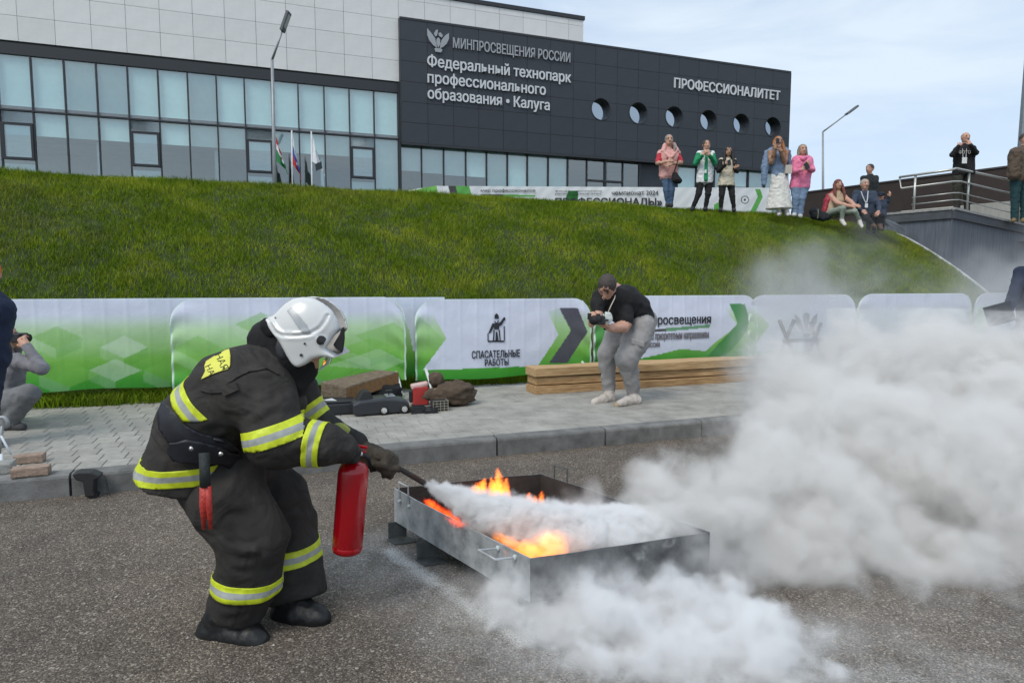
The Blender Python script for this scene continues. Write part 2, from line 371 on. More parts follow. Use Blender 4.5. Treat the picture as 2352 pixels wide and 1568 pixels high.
F_ = [(j * NU + i, j * NU + i + 1, (j + 1) * NU + i + 1, (j + 1) * NU + i) for j in range(n_v - 1) for i in range(NU - 1)]
o = link('grass_bank', np_mesh('grass_bank', V_, F_, soil, smooth=True)); tag(o, 'steep green grass bank rising behind the barriers', kind='structure')
# kerb and side wall at the right end of the bank
side_m = M('side_wall_concrete', (.2, .21, .22, 1), .9, .3, 5, bump=.3)
q = MB()
for i in range(24):
    v0 = 7.9 + i * .2; v1 = v0 + .2
    P = []
    for v in (v0, v1):
        ue = float(u_edge(v)); z = float(hill(ue, v)) + .03
        P.append([S(ue, v, -.02), S(ue + .1, v, -.02), S(ue + .1, v, z), S(ue, v, z)])
    q.add(P[0] + P[1], [(1, 2, 6, 5), (2, 3, 7, 6), (3, 0, 4, 7)] + ([(0, 1, 2, 3)] if i == 0 else []))
tag(q.obj('bank_edging', M('pale_edging', (.42, .43, .43, 1), .85, .2, 9)), 'pale concrete edging running down the end of the grass bank', 'edging')
# grass blades
grass_m = bpy.data.materials.new('grass_blade'); grass_m.use_nodes = True
def grass_nodes(m):
    t = m.node_tree; b = t.nodes['Principled BSDF']; L = t.links; co = t.nodes.new('ShaderNodeTexCoord').outputs['Object']
    a = t.nodes.new('ShaderNodeAttribute'); a.attribute_name = 'shade'
    n = t.nodes.new('ShaderNodeTexNoise'); n.inputs['Scale'].default_value = 1.1; n.inputs['Detail'].default_value = 6; n.inputs['Roughness'].default_value = .65; L.new(co, n.inputs['Vector'])
    r = t.nodes.new('ShaderNodeValToRGB'); e = r.color_ramp.elements; e[0].position = .34; e[1].position = .68
    e[0].color = (.085, .165, .006, 1); e[1].color = (.3, .36, .025, 1); x = e.new(.5); x.color = (.16, .25, .009, 1)
    L.new(n.outputs['Fac'], r.inputs[0])
    s = t.nodes.new('ShaderNodeMix'); s.data_type = 'RGBA'; L.new(a.outputs['Fac'], s.inputs['Factor']); L.new(r.outputs[0], s.inputs['A']); s.inputs['B'].default_value = (.22, .2, .06, 1)
    L.new(s.outputs['Result'], b.inputs['Base Color']); b.inputs['Roughness'].default_value = .8; b.inputs['Specular IOR Level'].default_value = .08
grass_nodes(grass_m)
def blades(name, N, ulo, uhi, vlo, vhi, hlo, hhi, wid, label, dens_v=None):
    uu = rng.uniform(ulo, uhi, N); vv = rng.uniform(vlo, vhi, N)
    nc_ = N // 28; cu = rng.uniform(ulo, uhi, nc_); cv = rng.uniform(vlo, vhi, nc_); pick = rng.integers(0, nc_, N); cl = rng.random(N) < .6
    uu = np.where(cl, cu[pick] + rng.normal(0, .04, N), uu); vv = np.clip(np.where(cl, cv[pick] + rng.normal(0, .04, N), vv), vlo, vhi)
    keep = (uu < u_edge(vv)) | (vv > 12.2); uu, vv = uu[keep], vv[keep]; N = len(uu)
    z = hill(uu, vv); big = .5 + .5 * np.sin(uu * 2.3 + 1.7 * np.sin(vv * 1.9)) * np.cos(vv * 2.7 + uu * .6)
    h = rng.uniform(hlo, hhi, N) * (.7 + .6 * big) ; an = rng.uniform(0, 2 * np.pi, N); lean = rng.normal(0, .4, (N, 2)) * h[:, None]; lean[:, 0] += .1 * h * np.sin(uu * .9 + vv); lean[:, 1] -= .15 * h
    X = uu * CU - vv * SU; Y = uu * SU + vv * CU; wd = wid * rng.uniform(.6, 1.3, N)
    b = np.stack([X, Y, z - .01], 1); d = np.stack([np.cos(an) * wd / 2, np.sin(an) * wd / 2, np.zeros(N)], 1)
    m = b + np.stack([lean[:, 0] * .35, lean[:, 1] * .35, h * .6], 1); tip = b + np.stack([lean[:, 0], lean[:, 1], h], 1)
    V = np.stack([b - d, b + d, m + d * .7, tip, m - d * .7], 1).reshape(-1, 3)
    i = np.arange(N)[:, None] * 5; tri = np.concatenate([i + [0, 1, 2], i + [0, 2, 4], i + [4, 2, 3]], 0)
    me = np_mesh(name, V, tri, grass_m)
    sh = np.clip(rng.normal(.08, .16, N), 0, 1) ; sh[rng.random(N) < .03] = .8; dry = np.clip(np.sin(uu * .7 + 1.3) * np.sin(vv * 1.1 + uu * .35) * .9 - .25 + .35 * np.sin(uu * 5 + vv * 3) * np.sin(vv * 6.3 - uu * 2), 0, .6); sh = np.clip(sh + dry * .45, 0, 1)
    at_ = me.attributes.new('shade', 'FLOAT', 'POINT'); at_.data.foreach_set('value', np.repeat(sh, 5).astype(np.float32))
    o = link(name, me); tag(o, label, kind='stuff'); return o
blades('grass', 440000, -6, 16, 8.0, 12.9, .035, .1, .009, 'green turf blades covering the bank')
blades('grass', 50000, -6, 18, 12.2, 13.4, .04, .13, .009, 'longer grass along the crest of the bank')
blades('grass', 30000, -4.5, 12, 7.75, 8.2, .08, .17, .011, 'grass strip under the barriers at the back of the pavement')
# ------------------------------------------------------------------ building
VB = 32.0
bld = thing('building', 'long modern building with white upper cladding, blue glazing and a dark lettered block', 'building', S(10, VB, 3.05), TH)
def slab(u0, u1, v0, v1, z0, z1): return MB(S).box((u0, v0, z0), (u1, v1, z1))
frame_m = M('dark_aluminium', (.022, .025, .03, 1), .45, .1, 20, spec=.5)
white_m = M('white_cladding', (.7, .7, .69, 1), .55, .05, 2, objrand=.035)
black_m = M('charcoal_cladding', (.03, .037, .046, 1), .55, .1, 2, objrand=.06)
blind_m = M('roller_blind', (.76, .86, .83, 1), .9, .05, 3, objrand=.05)
inner_m = M('office_wall', (.55, .56, .58, 1), .9, .15, 1)
sill_m = M('sill_metal', (.22, .25, .27, 1), .6)
def glass_mat(name, tint, refl, rc=(.8, .9, 1, 1)):
    m = bpy.data.materials.new(name); m.use_nodes = True; t = m.node_tree; t.nodes.remove(t.nodes['Principled BSDF'])
    tr = t.nodes.new('ShaderNodeBsdfTransparent'); tr.inputs[0].default_value = (*tint, 1)
    gl = t.nodes.new('ShaderNodeBsdfGlossy'); gl.inputs['Roughness'].default_value = .03; gl.inputs['Color'].default_value = rc
    lw = t.nodes.new('ShaderNodeLayerWeight'); lw.inputs[0].default_value = .3
    mr = t.nodes.new('ShaderNodeMapRange'); mr.inputs['To Min'].default_value = refl; mr.inputs['To Max'].default_value = min(1, refl + .6); t.links.new(lw.outputs['Fresnel'], mr.inputs['Value'])
    mx = t.nodes.new('ShaderNodeMixShader'); t.links.new(mr.outputs[0], mx.inputs[0]); t.links.new(tr.outputs[0], mx.inputs[1]); t.links.new(gl.outputs[0], mx.inputs[2])
    t.links.new(mx.outputs[0], t.nodes['Material Output'].inputs['Surface']); return m
glass_m = glass_mat('window_glass', (.78, .93, .95), .2, (.95, 1, 1, 1))
# body behind the cladding
body = MB(S)
body.box((-14, VB + .9, 11.02), (15.62, VB + 18, 15.2)); body.box((5.95, VB + .9, 8.25), (29.0, VB + 18, 13.8))
body.box((-14, VB + 9, 3.0), (29.0, VB + 9.3, 11.1)); body.box((-14, VB + .3, 2.9), (29.0, VB + 9, 3.02)); body.box((-14, VB + .35, 8.18), (5.9, VB + 9, 8.3)); body.box((28.7, VB + .3, 3.0), (29.0, VB + 9, 8.3))
body.obj('inner_wall', inner_m, bld)
slab(-14, 5.93, VB + .1, VB + .9, 10.98, 11.04).obj('soffit', frame_m, bld)
slab(-14, 15.6, VB + .06, VB + .9, 11.05, 15.1).obj('backing_wall', M('backing_dark', (.12, .12, .12, 1), .9), bld)
# white cladding: rows of panels
pw, zr = 1.2646, [11.06, 12.03, 12.98, 13.93, 14.86, 15.16]
def shared_box(w_, h_, d_, mat_):
    me = bpy.data.meshes.new('panel'); x0 = w_; vs = [(x, y, z) for z in (0, h_) for y in (0, d_) for x in (0, w_)]
    me.from_pydata(vs, [], [(0, 2, 3, 1), (4, 5, 7, 6), (0, 1, 5, 4), (2, 6, 7, 3), (0, 4, 6, 2), (1, 3, 7, 5)]); me.materials.append(mat_); return me
cache = {}
def panel(name, u0, u1, z0, z1, v0, d_, mat_, gap=.007):
    key = (name, round(u1 - u0, 3), round(z1 - z0, 3), mat_.name)
    if key not in cache: cache[key] = shared_box(u1 - u0 - gap * 2, z1 - z0 - gap * 2, d_, mat_)
    return link(name, cache[key], bld, S(u0 + gap, v0, z0 + gap), TH)
for k in range(-3, 20):
    u0 = -9.25 + pw * k
    for j in range(5):
        z0, z1 = zr[j], zr[j + 1]
        u1 = u0 + pw
        if u0 > 5.9 and z1 < 13.9: continue
        if u0 > 15.5: continue
        u1 = min(u1, 15.62)
        panel('wall_panel', u0, u1, z0, z1, VB, .06, white_m)
slab(-14, 15.68, VB - .06, VB + 3, 15.17, 15.36).obj('roof_edge', frame_m, bld)
# dark lettered block, proud of the white wall
BU0, BU1, BZ0, BZ1, BV = 5.95, 29.05, 8.2, 13.86, VB - .28
circ = [(16.56 + 2.262 * i, 10.67) for i in range(6)]; CR = .56
zs = [BZ0 + (BZ1 - BZ0) / 6 * i for i in range(7)]
ncol = 18; cw = (BU1 - BU0) / ncol
def cut_panel(u0, u1, z0, z1, cs):
    """panel with the round openings cut out of it (front face as a fine grid trimmed to the circles)"""
    g_ = .007; u0 += g_; u1 -= g_; z0 += g_; z1 -= g_; bm = bmesh.new()
    vs = [bm.verts.new((x, 0, z)) for x, z in ((u0, z0), (u1, z0), (u1, z1), (u0, z1))]; bm.faces.new(vs)
    for cx, cz in cs:
        n = 40
        for k in range(n):
            a = 2 * math.pi * k / n; p0 = Vector((cx + CR * math.cos(a), 0, cz + CR * math.sin(a))); no = Vector((math.cos(a), 0, math.sin(a)))
            ge = [f for f in bm.faces if (f.calc_center_median() - Vector((cx, 0, cz))).length < 3 * CR]
            ge = list(set(ge) | {e for f in ge for e in f.edges} | {v for f in ge for v in f.verts})
            bmesh.ops.bisect_plane(bm, geom=ge, plane_co=p0, plane_no=no)
        dead = [f for f in bm.faces if math.hypot(f.calc_center_median().x - cx, f.calc_center_median().z - cz) < CR * .99]
        bmesh.ops.delete(bm, geom=dead, context='FACES')
        bmesh.ops.dissolve_limit(bm, angle_limit=.01, verts=bm.verts, edges=bm.edges)
    r_ = bmesh.ops.extrude_face_region(bm, geom=bm.faces[:]); bmesh.ops.translate(bm, verts=[v for v in r_['geom'] if isinstance(v, bmesh.types.BMVert)], vec=(0, .06, 0))
    bmesh.ops.recalc_face_normals(bm, faces=bm.faces); me = bpy.data.meshes.new('dark_panel'); bm.to_mesh(me); bm.free(); me.materials.append(black_m)
    return link('dark_panel', me, bld, S(0, BV, 0), TH)
for i in range(ncol):
    for j in range(6):
        u0, u1, z0, z1 = BU0 + cw * i, BU0 + cw * (i + 1), zs[j], zs[j + 1]
        cs = [c for c in circ if u0 - CR < c[0] < u1 + CR and z0 - CR < c[1] < z1 + CR]
        if cs: cut_panel(u0, u1, z0, z1, cs)
        else: panel('dark_panel', u0, u1, z0, z1, BV, .06, black_m)
bk = mt('backing_black', (.012, .014, .016, 1), .8)
# backing strips that leave the portholes free
slab(BU0, BU1, BV + .061, BV + .1, BZ0, 10.0).obj('backing_wall', bk, bld); slab(BU0, BU1, BV + .061, BV + .1, 11.35, BZ1).obj('backing_wall', bk, bld)
slab(BU0, 15.9, BV + .061, BV + .1, 10.0, 11.35).obj('backing_wall', bk, bld); slab(28.6, BU1, BV + .061, BV + .1, 10.0, 11.35).obj('backing_wall', bk, bld)
slab(BU0 - .02, BU1 + .02, BV - .02, BV + 2.5, BZ1, BZ1 + .1).obj('roof_edge', frame_m, bld)
slab(BU0, BU1, BV + .0, VB + .9, BZ0 - .1, BZ0).obj('soffit', frame_m, bld)
slab(BU0 - .02, BU0, BV, VB + .02, BZ0, BZ1).obj('end_panel', black_m, bld)
slab(BU1, BU1 + .05, BV, VB + 18, 3, BZ1).obj('end_panel', black_m, bld)
porth = glass_mat('porthole_glass', (.35, .42, .46), .45)
for cx, cz in circ:
    n = 40; q = MB(S); vs = []; 
    for rr, dv in ((CR + .035, -.02), (CR - .01, -.02), (CR - .01, .45), (CR + .035, .45)):
        vs += [(cx + rr * math.cos(2 * math.pi * k / n), BV + dv, cz + rr * math.sin(2 * math.pi * k / n)) for k in range(n)]
    q.add(vs, [(i * n + k, i * n + (k + 1) % n, (i + 1) % 4 * n + (k + 1) % n, (i + 1) % 4 * n + k) for i in range(4) for k in range(n)])
    pr = q.obj('porthole', frame_m, bld, smooth=False)
    d = MB(S); d.add([(cx + (CR - .012) * math.cos(2 * math.pi * k / n), BV + .4, cz + (CR - .012) * math.sin(2 * math.pi * k / n)) for k in range(n)], [tuple(range(n))]); d.obj('pane', porth, pr)
# glazing under the white wall: bays, mullions, blinds
mw = 1.137
def bay(u0, u1, z0, z1, blind_to, v=VB + .12):
    q = MB(S); q.add([(u0, v, z0), (u1, v, z0), (u1, v, z1), (u0, v, z1)], [(0, 1, 2, 3)]); q.obj('pane', glass_m, bld)
    if blind_to is not None:
        q = MB(S).box((u0 + .04, v + .1, max(z0, blind_to)), (u1 - .04, v + .11, z1)); q.obj('blind', blind_m, bld)
def mull(u_, z0, z1, v=VB + .12, w_=.05): slab(u_ - w_ / 2, u_ + w_ / 2, v - .08, v + .03, z0, z1).obj('mullion', frame_m, bld)
us = [-8.92 + mw * k for k in range(-4, 14)]
for k, u0 in enumerate(us):
    kk = k - 4; u1 = u0 + mw if kk < 13 else 5.93
    mull(u0, 3.0, 10.55)
    u1 = min(u1, 5.93)
    bay(u0, u1, 8.42, 10.55, 8.5)
    opening = kk % 4 == 3 or kk == -1
    b = 7.45 if kk not in (12, 13) else 3.2
    if opening:
        bay(u0, u1, 3.0, 8.36, 7.45)
        a0, a1, c0, c1 = u0 + .03, u1 - .03, 6.45, 7.9
        fr = MB(S)
        for bx in (((a0, c0), (a1, c0 + .09)), ((a0, c1 - .09), (a1, c1)), ((a0, c0 + .09), (a0 + .09, c1 - .09)), ((a1 - .09, c0 + .09), (a1, c1 - .09))):
            fr.box((bx[0][0], VB + .0, bx[0][1]), (bx[1][0], VB + .11, bx[1][1]))
        wf = fr.obj('opening_window', frame_m, bld)
        q = MB(S); q.add([(a0 + .09, VB + .05, c0 + .09), (a1 - .09, VB + .05, c0 + .09), (a1 - .09, VB + .05, c1 - .09), (a0 + .09, VB + .05, c1 - .09)], [(0, 1, 2, 3)]); q.obj('pane', glass_m, wf)
        MB(S).box((u0 + .04, VB + .23, 3.1), (u1 - .04, VB + .24, 6.3)).obj('blind', blind_m, bld)
        slab(u0 + .03, u1 - .03, VB + .12, VB + .16, 7.95, 8.36).obj('spandrel', mt('spandrel_grey', (.38, .44, .46, 1), .5), bld)
    else:
        bay(u0, u1, 3.0, 8.36, b)
        if kk in (1, 5, 9): MB(S).box((u1 - .2, VB + .5, 3.1), (u1 - .06, VB + .62, 7.4)).obj('column', mt('inner_column', (.5, .58, .6, 1), .8), bld)
slab(-14, 5.93, VB + .02, VB + .16, 8.36, 8.42).obj('transom', frame_m, bld); slab(-14, 5.93, VB + .1, VB + .2, 8.43, 8.56).obj('sill', sill_m, bld)
slab(-14, 5.93, VB + .02, VB + .2, 10.55, 10.98).obj('dark_band', frame_m, bld)
slab(5.86, 5.96, VB - .1, VB + .2, 3.0, 11.0).obj('corner_post', frame_m, bld)
# glazing under the dark block
ub = [5.98 + 1.62 * i for i in range(9)]
ub = [on_v(x, 340, VB)[0] for x in (919, 969, 1020, 1071, 1119, 1167, 1213, 1261, 1306, 1350, 1391, 1433, 1472)]
for i in range(len(ub) - 1):
    u0, u1 = ub[i], ub[i + 1]; mull(u0, 3.0, 8.1)
    bl = {0: 6.95, 1: 6.9, 2: 6.85, 3: 6.85, 4: 3, 5: 3, 6: 3, 7: 3}.get(i)
    bay(u0, u1, 3.0, 8.1, bl)
    if i >= 9 and i < 11: slab(u0, u1, VB + .02, VB + .16, 6.95, 7.05).obj('transom', frame_m, bld)
mull(ub[-1], 3.0, 8.1, w_=.1)
slab(ub[-1] + .05, 21.6, VB + .2, VB + .3, 3, 8.1).obj('dark_wall', black_m, bld)
uc = [21.6, 22.9, 24.1, 25.3, 26.5, 27.7, 28.9]
for i in range(6):
    mull(uc[i], 3, 8.1, w_=.08); bay(uc[i], uc[i + 1], 3, 8.1, 3 if i % 2 == 0 else 7.2); 
    if i % 2: slab(uc[i], uc[i + 1], VB + .02, VB + .16, 6.9, 7.0).obj('transom', frame_m, bld)
# desks and people-high clutter inside, seen as pale shapes
for u_, z_ in ((-7.5, 3.9), (-5.9, 4.1), (-1.9, 4.3), (.7, 3.9), (2.2, 4.0)):
    MB(S).box((u_, VB + 1.2, 3.1), (u_ + .45, VB + 1.6, z_ + .9)).obj('locker', mt('pale_locker', (.55, .6, .62, 1), .6), bld)
# lettering on the dark block
letter_m = M('letter_white', (.62, .64, .66, 1), .5, .04); letter_g = M('letter_grey', (.34, .36, .38, 1), .5, .06)
fb = lambda a, z, d: S(a, BV - .012 - .07 * d, z)
for body_, a0, a1, z0, z1, m_ in (('МИНПРОСВЕЩЕНИЯ РОССИИ', 8.49, 14.72, 12.82, 13.29, letter_g), ('Федеральный технопарк', 7.22, 14.77, 11.82, 12.34, letter_m), ('профессионального', 7.22, 13.36, 11.06, 11.58, letter_m), ('образования • Калуга', 7.22, 13.58, 10.32, 10.84, letter_m), ('ПРОФЕССИОНАЛИТЕТ', 21.0, 28.27, 12.2, 12.72, letter_m)):
    lettering(body_, fb, a0, a1, z0, z1, m_, bld, fat=.035)
em = MB()
L_ = lambda pts: [(7.76 + a * .53, 13.03 + b * .53) for a, b in pts]
for pts in ([(-1, 1), (-.62, .62), (-.3, .25), (-.18, -.25), (-.1, -.6), (-.45, -.42), (-.8, -.05), (-1, .4)], [(1, .85), (.62, .55), (.35, .2), (.2, -.25), (.12, -.6), (.45, -.45), (.8, -.1), (1, .35)],
            [(-.35, -.72), (-.3, -.62), (.3, -.62), (.38, -.75), (.25, -.95), (-.25, -.95)], [(-.14, .2), (0, .35), (.16, .2), (.2, -.2), (0, -.58), (-.18, -.2)],
            [(-.4, .62), (-.2, .95), (-.02, 1.0), (-.05, .72), (-.12, .45), (-.26, .38)], [(.02, .7), (.2, .8), (.42, .6), (.36, .35), (.16, .42), (.06, .5)]):
    em.prism(L_(pts), lambda a, b, d: S(a, BV - d, b), .01, .08)
em.obj('eagle_emblem', letter_g, bld)
# ------------------------------------------------------------------ lamps and flags on the plateau
pole_m = M('galvanised_pole', (.3, .32, .33, 1), .5, .1, 6, metal=.4)
def lamp(x, ybase, ytop, ax, ay, Y, rb, label, hx, hy, r=1):
    b = at(x + 5, ybase, Y); b.z = 3.05; t = thing('street_lamp', label, 'street lamp', b)
    k = at(x, ytop, Y); e = at(ax, ay, Y - .1)
    MB().tube([b, b + (k - b) * .5, k], [rb, rb * .8, rb * .6], 10).obj('pole', pole_m, t, smooth=True)
    MB().tube([k, k + (e - k) * .5, e], [rb * .55, rb * .5, rb * .4], 8).obj('arm', pole_m, t, smooth=True)
    d = (e - k).normalized(); s_ = Vector((0, 1, 0)); up = d.cross(s_)
    h = MB().obox(e + d * .28, d * .32, s_ * .15, up * .05); ho = h.obj('lamp_head', mt('lamp_head_grey', (.13, .14, .15, 1), .5), t); bevel(ho, .02)
    MB().obox(e + d * .3 - up * .056, d * .22, s_ * .1, up * .006).obj('lens', mt('lamp_lens', (.5, .5, .48, 1), .3), ho)
lamp(625, 415, 138, 649, 70, 22, .075, 'tall grey street lamp standing in front of the white cladding', 0, 0)
lamp(1890, 478, 303, 1945, 262, 33, .07, 'grey street lamp with bent arm against the sky behind the spectators', 0, 0)
flagwhite = (.75, .77, .8, 1)
def flag(x, ytop, Y, cols, shape, label, flagname):
    b = at(x, 430, Y); b.z = 3.05; t = at(x, ytop, Y); o = thing('flagpole', label, 'flag', b)
    MB().tube([b, t], [.045, .03], 8).obj('pole', mt('flagpole_white', (.6, .62, .63, 1), .4), o, smooth=True)
    # hanging cloth: columns of the cloth droop from the hoist
    nu, nv = 16, 22; V = []; mi = []
    for j in range(nv + 1):
        for i in range(nu + 1):
            s_, q = i / nu, j / nv
            px = x + 1 + (shape[0] * s_ ** .8) * (0.35 + .65 * q) ; py = ytop + 6 + shape[1] * q + shape[2] * s_ * (1 - .25 * q)
            P = at(px, py, Y); P.y += .18 * math.sin(s_ * 9 + q * 3) * s_; P.x += .03 * math.sin(q * 7 + s_ * 3) * s_
            V.append(P)
    F = [(j * (nu + 1) + i, j * (nu + 1) + i + 1, (j + 1) * (nu + 1) + i + 1, (j + 1) * (nu + 1) + i) for j in range(nv) for i in range(nu)]
    mi = [min(len(cols) - 1, int((j / nv) * len(cols))) for j in range(nv) for i in range(nu)]
    q = MB(); q.add(V, F); q.mi = mi
    cl = q.obj('cloth', cols, o, smooth=True); return o, cl
fr_, fw_, fg_, fb_ = [mt(n, c, .75, .08) for n, c in (('flag_red', (.5, .03, .03, 1)), ('flag_white', flagwhite), ('flag_green', (.02, .2, .06, 1)), ('flag_blue', (.03, .07, .38, 1)))]
flag(632, 306, 27.5, [fr_, fw_, fg_, fg_], (32, 58, 44), 'flagpole with drooping red, white and green flag beside the tall lamp', 0)
flag(670, 300, 28, [fw_, fb_, fr_], (24, 70, 56), 'middle flagpole with a drooping white, blue and red flag', 0)
o, cl = flag(715, 302, 28, [fw_], (34, 62, 50), 'right flagpole with drooping white flag bearing a dark mark', 0)
MB().obox(at(732, 382, 27.7), (.13, 0, .05), (0, .01, 0), (-.02, 0, .14)).obj('mark', mt('flag_dark', (.02, .03, .04, 1), .8), cl)
# ------------------------------------------------------------------ brown wall, raised deck with railing
a = at(1843, 443, 30); b = at(2330, 384, 23.3); d = (b - a); d.z = 0; d.normalize()
a.z = b.z = (a.z + b.z) / 2; b2 = b + d * 14; nrm = Vector((-d.y, d.x, 0)); a2 = a.copy()
q = MB(); q.add([(a2.x, a2.y, 2.5), (b2.x, b2.y, 2.5), tuple(b2), tuple(a2)] + [tuple(Vector(p) + nrm * .5) for p in ((a2.x, a2.y, 2.5), (b2.x, b2.y, 2.5), b2, a2)], [(0, 1, 2, 3), (4, 5, 6, 7), (0, 4, 7, 3), (1, 5, 6, 2), (3, 2, 6, 7)])
wall = q.obj('brown_wall', M('brown_render', (.036, .026, .022, 1), .85, .2, 3, bump=.2), origin=a); tag(wall, 'long dark brown wall behind the seated spectators and the railing', 'wall')
q = MB(); q.add([tuple(p) for p in (a + Vector((0, 0, .002)) - nrm * .04, b2 + Vector((0, 0, .002)) - nrm * .04, b2 + nrm * .55, a + nrm * .55)] + [tuple(p + Vector((0, 0, .06))) for p in (a - nrm * .04, b2 - nrm * .04, b2 + nrm * .55, a + nrm * .55)], [(0, 1, 2, 3), (4, 5, 6, 7), (0, 1, 5, 4), (1, 2, 6, 5), (2, 3, 7, 6), (3, 0, 4, 7)]).obj('coping', mt('coping_dark', (.05, .045, .045, 1), .6), wall)
A, B, C = at(2022, 494, 17.0), at(2188, 480, 15.6), at(2352, 518, 18.5); Cx = C + (C - B) * 1.2
A0 = A + (A - B) * .25
deckz = 3.05
wallm = bpy.data.materials.new('streaked_concrete'); wallm = M('streaked_concrete', (.11, .125, .15, 1), .85, .3, 9, bump=.3, bscale=20, stretch=(1.6, 1.6, .12))
q = MB(); poly = [A0, B, Cx, Vector((Cx.x + 4, Cx.y + 6, 0)), Vector((A0.x + 1, A0.y + 10, 0))]
n = len(poly); q.add([(p.x, p.y, 0) for p in poly] + [(p.x, p.y, 3.0) for p in poly], [tuple(range(n)), tuple(range(n, 2 * n))] + [(i, (i + 1) % n, (i + 1) % n + n, i + n) for i in range(n)])
rw = q.obj('retaining_wall', wallm, origin=(B.x, B.y, 0)); tag(rw, 'grey streaked retaining wall carrying the raised deck at right', 'retaining wall')
def edge_beam(mb, p, q_, up0, up1, out, inn):
    d = (q_ - p); d.z = 0; d.normalize(); nn = Vector((d.y, -d.x, 0))
    P = [p + nn * out, q_ + nn * out, q_ - nn * inn, p - nn * inn]
    mb.add([tuple(x + Vector((0, 0, up0))) for x in P] + [tuple(x + Vector((0, 0, up1))) for x in P], [(0, 1, 2, 3), (4, 5, 6, 7), (0, 1, 5, 4), (1, 2, 6, 5), (2, 3, 7, 6), (3, 0, 4, 7)])
for p, q_ in ((A0, B), (B, Cx)):
    m = MB(); edge_beam(m, p, q_, -.22, -.02, .05, .5); m.obj('deck_beam', mt('beam_dark_grey', (.07, .078, .09, 1), .8, .2, 6), rw)
    m = MB(); edge_beam(m, p, q_, -.018, .035, .07, .55); m.obj('deck_edge', mt('deck_edge_pale', (.3, .3, .29, 1), .8, .3, 12), rw)
q = MB(); q.add([(p.x, p.y, 3.0) for p in poly] + [(p.x, p.y, 3.03) for p in poly], [tuple(range(n, 2 * n))]); q.obj('deck_floor', mt('deck_floor', (.3, .29, .27, 1), .9), rw)
# pale low wall behind the railing
p0, p1 = at(2200, 473, 18.2), at(2330, 461, 20.2); m = MB(); dd = (p1 - p0); dd.z = 0; dd.normalize(); nn = Vector((-dd.y, dd.x, 0))
m.add([(p0.x, p0.y, 3.0), (p1.x, p1.y, 3.0), tuple(p1), tuple(p0)] + [tuple(Vector(x) + nn * 1.5) for x in ((p0.x, p0.y, 3.0), (p1.x, p1.y, 3.0), p1, p0)], [(0, 1, 2, 3), (4, 5, 6, 7), (0, 1, 5, 4), (1, 2, 6, 5), (2, 3, 7, 6), (3, 0, 4, 7)])
tag(m.obj('parapet', M('pale_stone', (.5, .48, .42, 1), .85, .12, 5, bump=.2), origin=(p0.x, p0.y, 3)), 'pale cream low parapet behind the metal railing', 'wall')
rail_m = M('stainless_rail', (.5, .5, .47, 1), .35, .12, 20, metal=.6)
rl = thing('railing', 'weathered metal railing with three posts on the raised deck', 'railing', B)
YP = lambda x: 17.0 + (15.6 - 17.0) * (x - 2022) / (2188 - 2022) if x < 2190 else 15.6 + (18.5 - 15.6) * (x - 2190) / (2352 - 2190)
def rail(pts, r, name='rail'):
    MB().tube([at(x, y, YP(x)) for x, y in pts], r, 8).obj(name, rail_m, rl, smooth=True)
rail([(2066, 407), (2185, 390), (2196, 387), (2352, 420), (2400, 431)], .03, 'handrail')
rail([(2066, 407), (2070, 433), (2190, 417), (2207, 417), (2352, 451), (2400, 463)], .022)
rail([(2095, 454), (2190, 443), (2204, 443), (2352, 478), (2400, 490)], .013); rail([(2094, 470), (2190, 459), (2204, 459), (2352, 496), (2400, 508)], .013)
for xt, yt, yb in ((2103, 402, 490), (2226, 395, 489), (2347, 421, 518)): MB().tube([at(xt, yt, YP(xt)), at(xt - 5, yb, YP(xt))], .028, 8).obj('post', rail_m, rl, smooth=True)
# grey mast at the right edge
b = at(2350, 330, 24); b.z = 3.0; t = at(2349, 0, 24)
ms = thing('mast', 'grey lattice mast at the right edge behind the deck', 'mast', b)
MB().tube([b, Vector((b.x, b.y, 12))], [.2, .1], 6).obj('shaft', mt('mast_grey', (.2, .24, .26, 1), .6), ms)
# ------------------------------------------------------------------ crowd barriers with printed covers
def fabric_material():
    m = bpy.data.materials.new('printed_fabric'); m.use_nodes = True; t = m.node_tree; b = t.nodes['Principled BSDF']; L = t.links
    a = t.nodes.new('ShaderNodeAttribute'); a.attribute_name = 'print'; co = t.nodes.new('ShaderNodeTexCoord').outputs['Object']
    n = t.nodes.new('ShaderNodeTexNoise'); n.inputs['Scale'].default_value = 3; n.inputs['Detail'].default_value = 5; L.new(co, n.inputs['Vector'])
    mr = t.nodes.new('ShaderNodeMapRange'); mr.inputs['To Min'].default_value = .8; mr.inputs['To Max'].default_value = 1.0; L.new(n.outputs['Fac'], mr.inputs['Value'])
    s = t.nodes.new('ShaderNodeVectorMath'); s.operation = 'SCALE'; L.new(a.outputs['Color'], s.inputs[0]); L.new(mr.outputs[0], s.inputs['Scale']); L.new(s.outputs[0], b.inputs['Base Color'])
    b.inputs['Roughness'].default_value = .5; b.inputs['Specular IOR Level'].default_value = .3
    n2 = t.nodes.new('ShaderNodeTexNoise'); n2.inputs['Scale'].default_value = 7; n2.inputs['Detail'].default_value = 4; n2.inputs['Distortion'].default_value = 1.2; L.new(co, n2.inputs['Vector'])
    bp = t.nodes.new('ShaderNodeBump'); bp.inputs['Strength'].default_value = .3; bp.inputs['Distance'].default_value = .012; L.new(n2.outputs['Fac'], bp.inputs['Height']); L.new(bp.outputs[0], b.inputs['Normal'])
    return m
fabric_m = fabric_material()
def lin(c): return np.array(srgb(*c)[:3])
LAV, PALE, MIDG, DEEP, STRIP = lin((222, 228, 246)), lin((190, 222, 178)), lin((128, 192, 84)), lin((70, 160, 52)), lin((58, 146, 48))
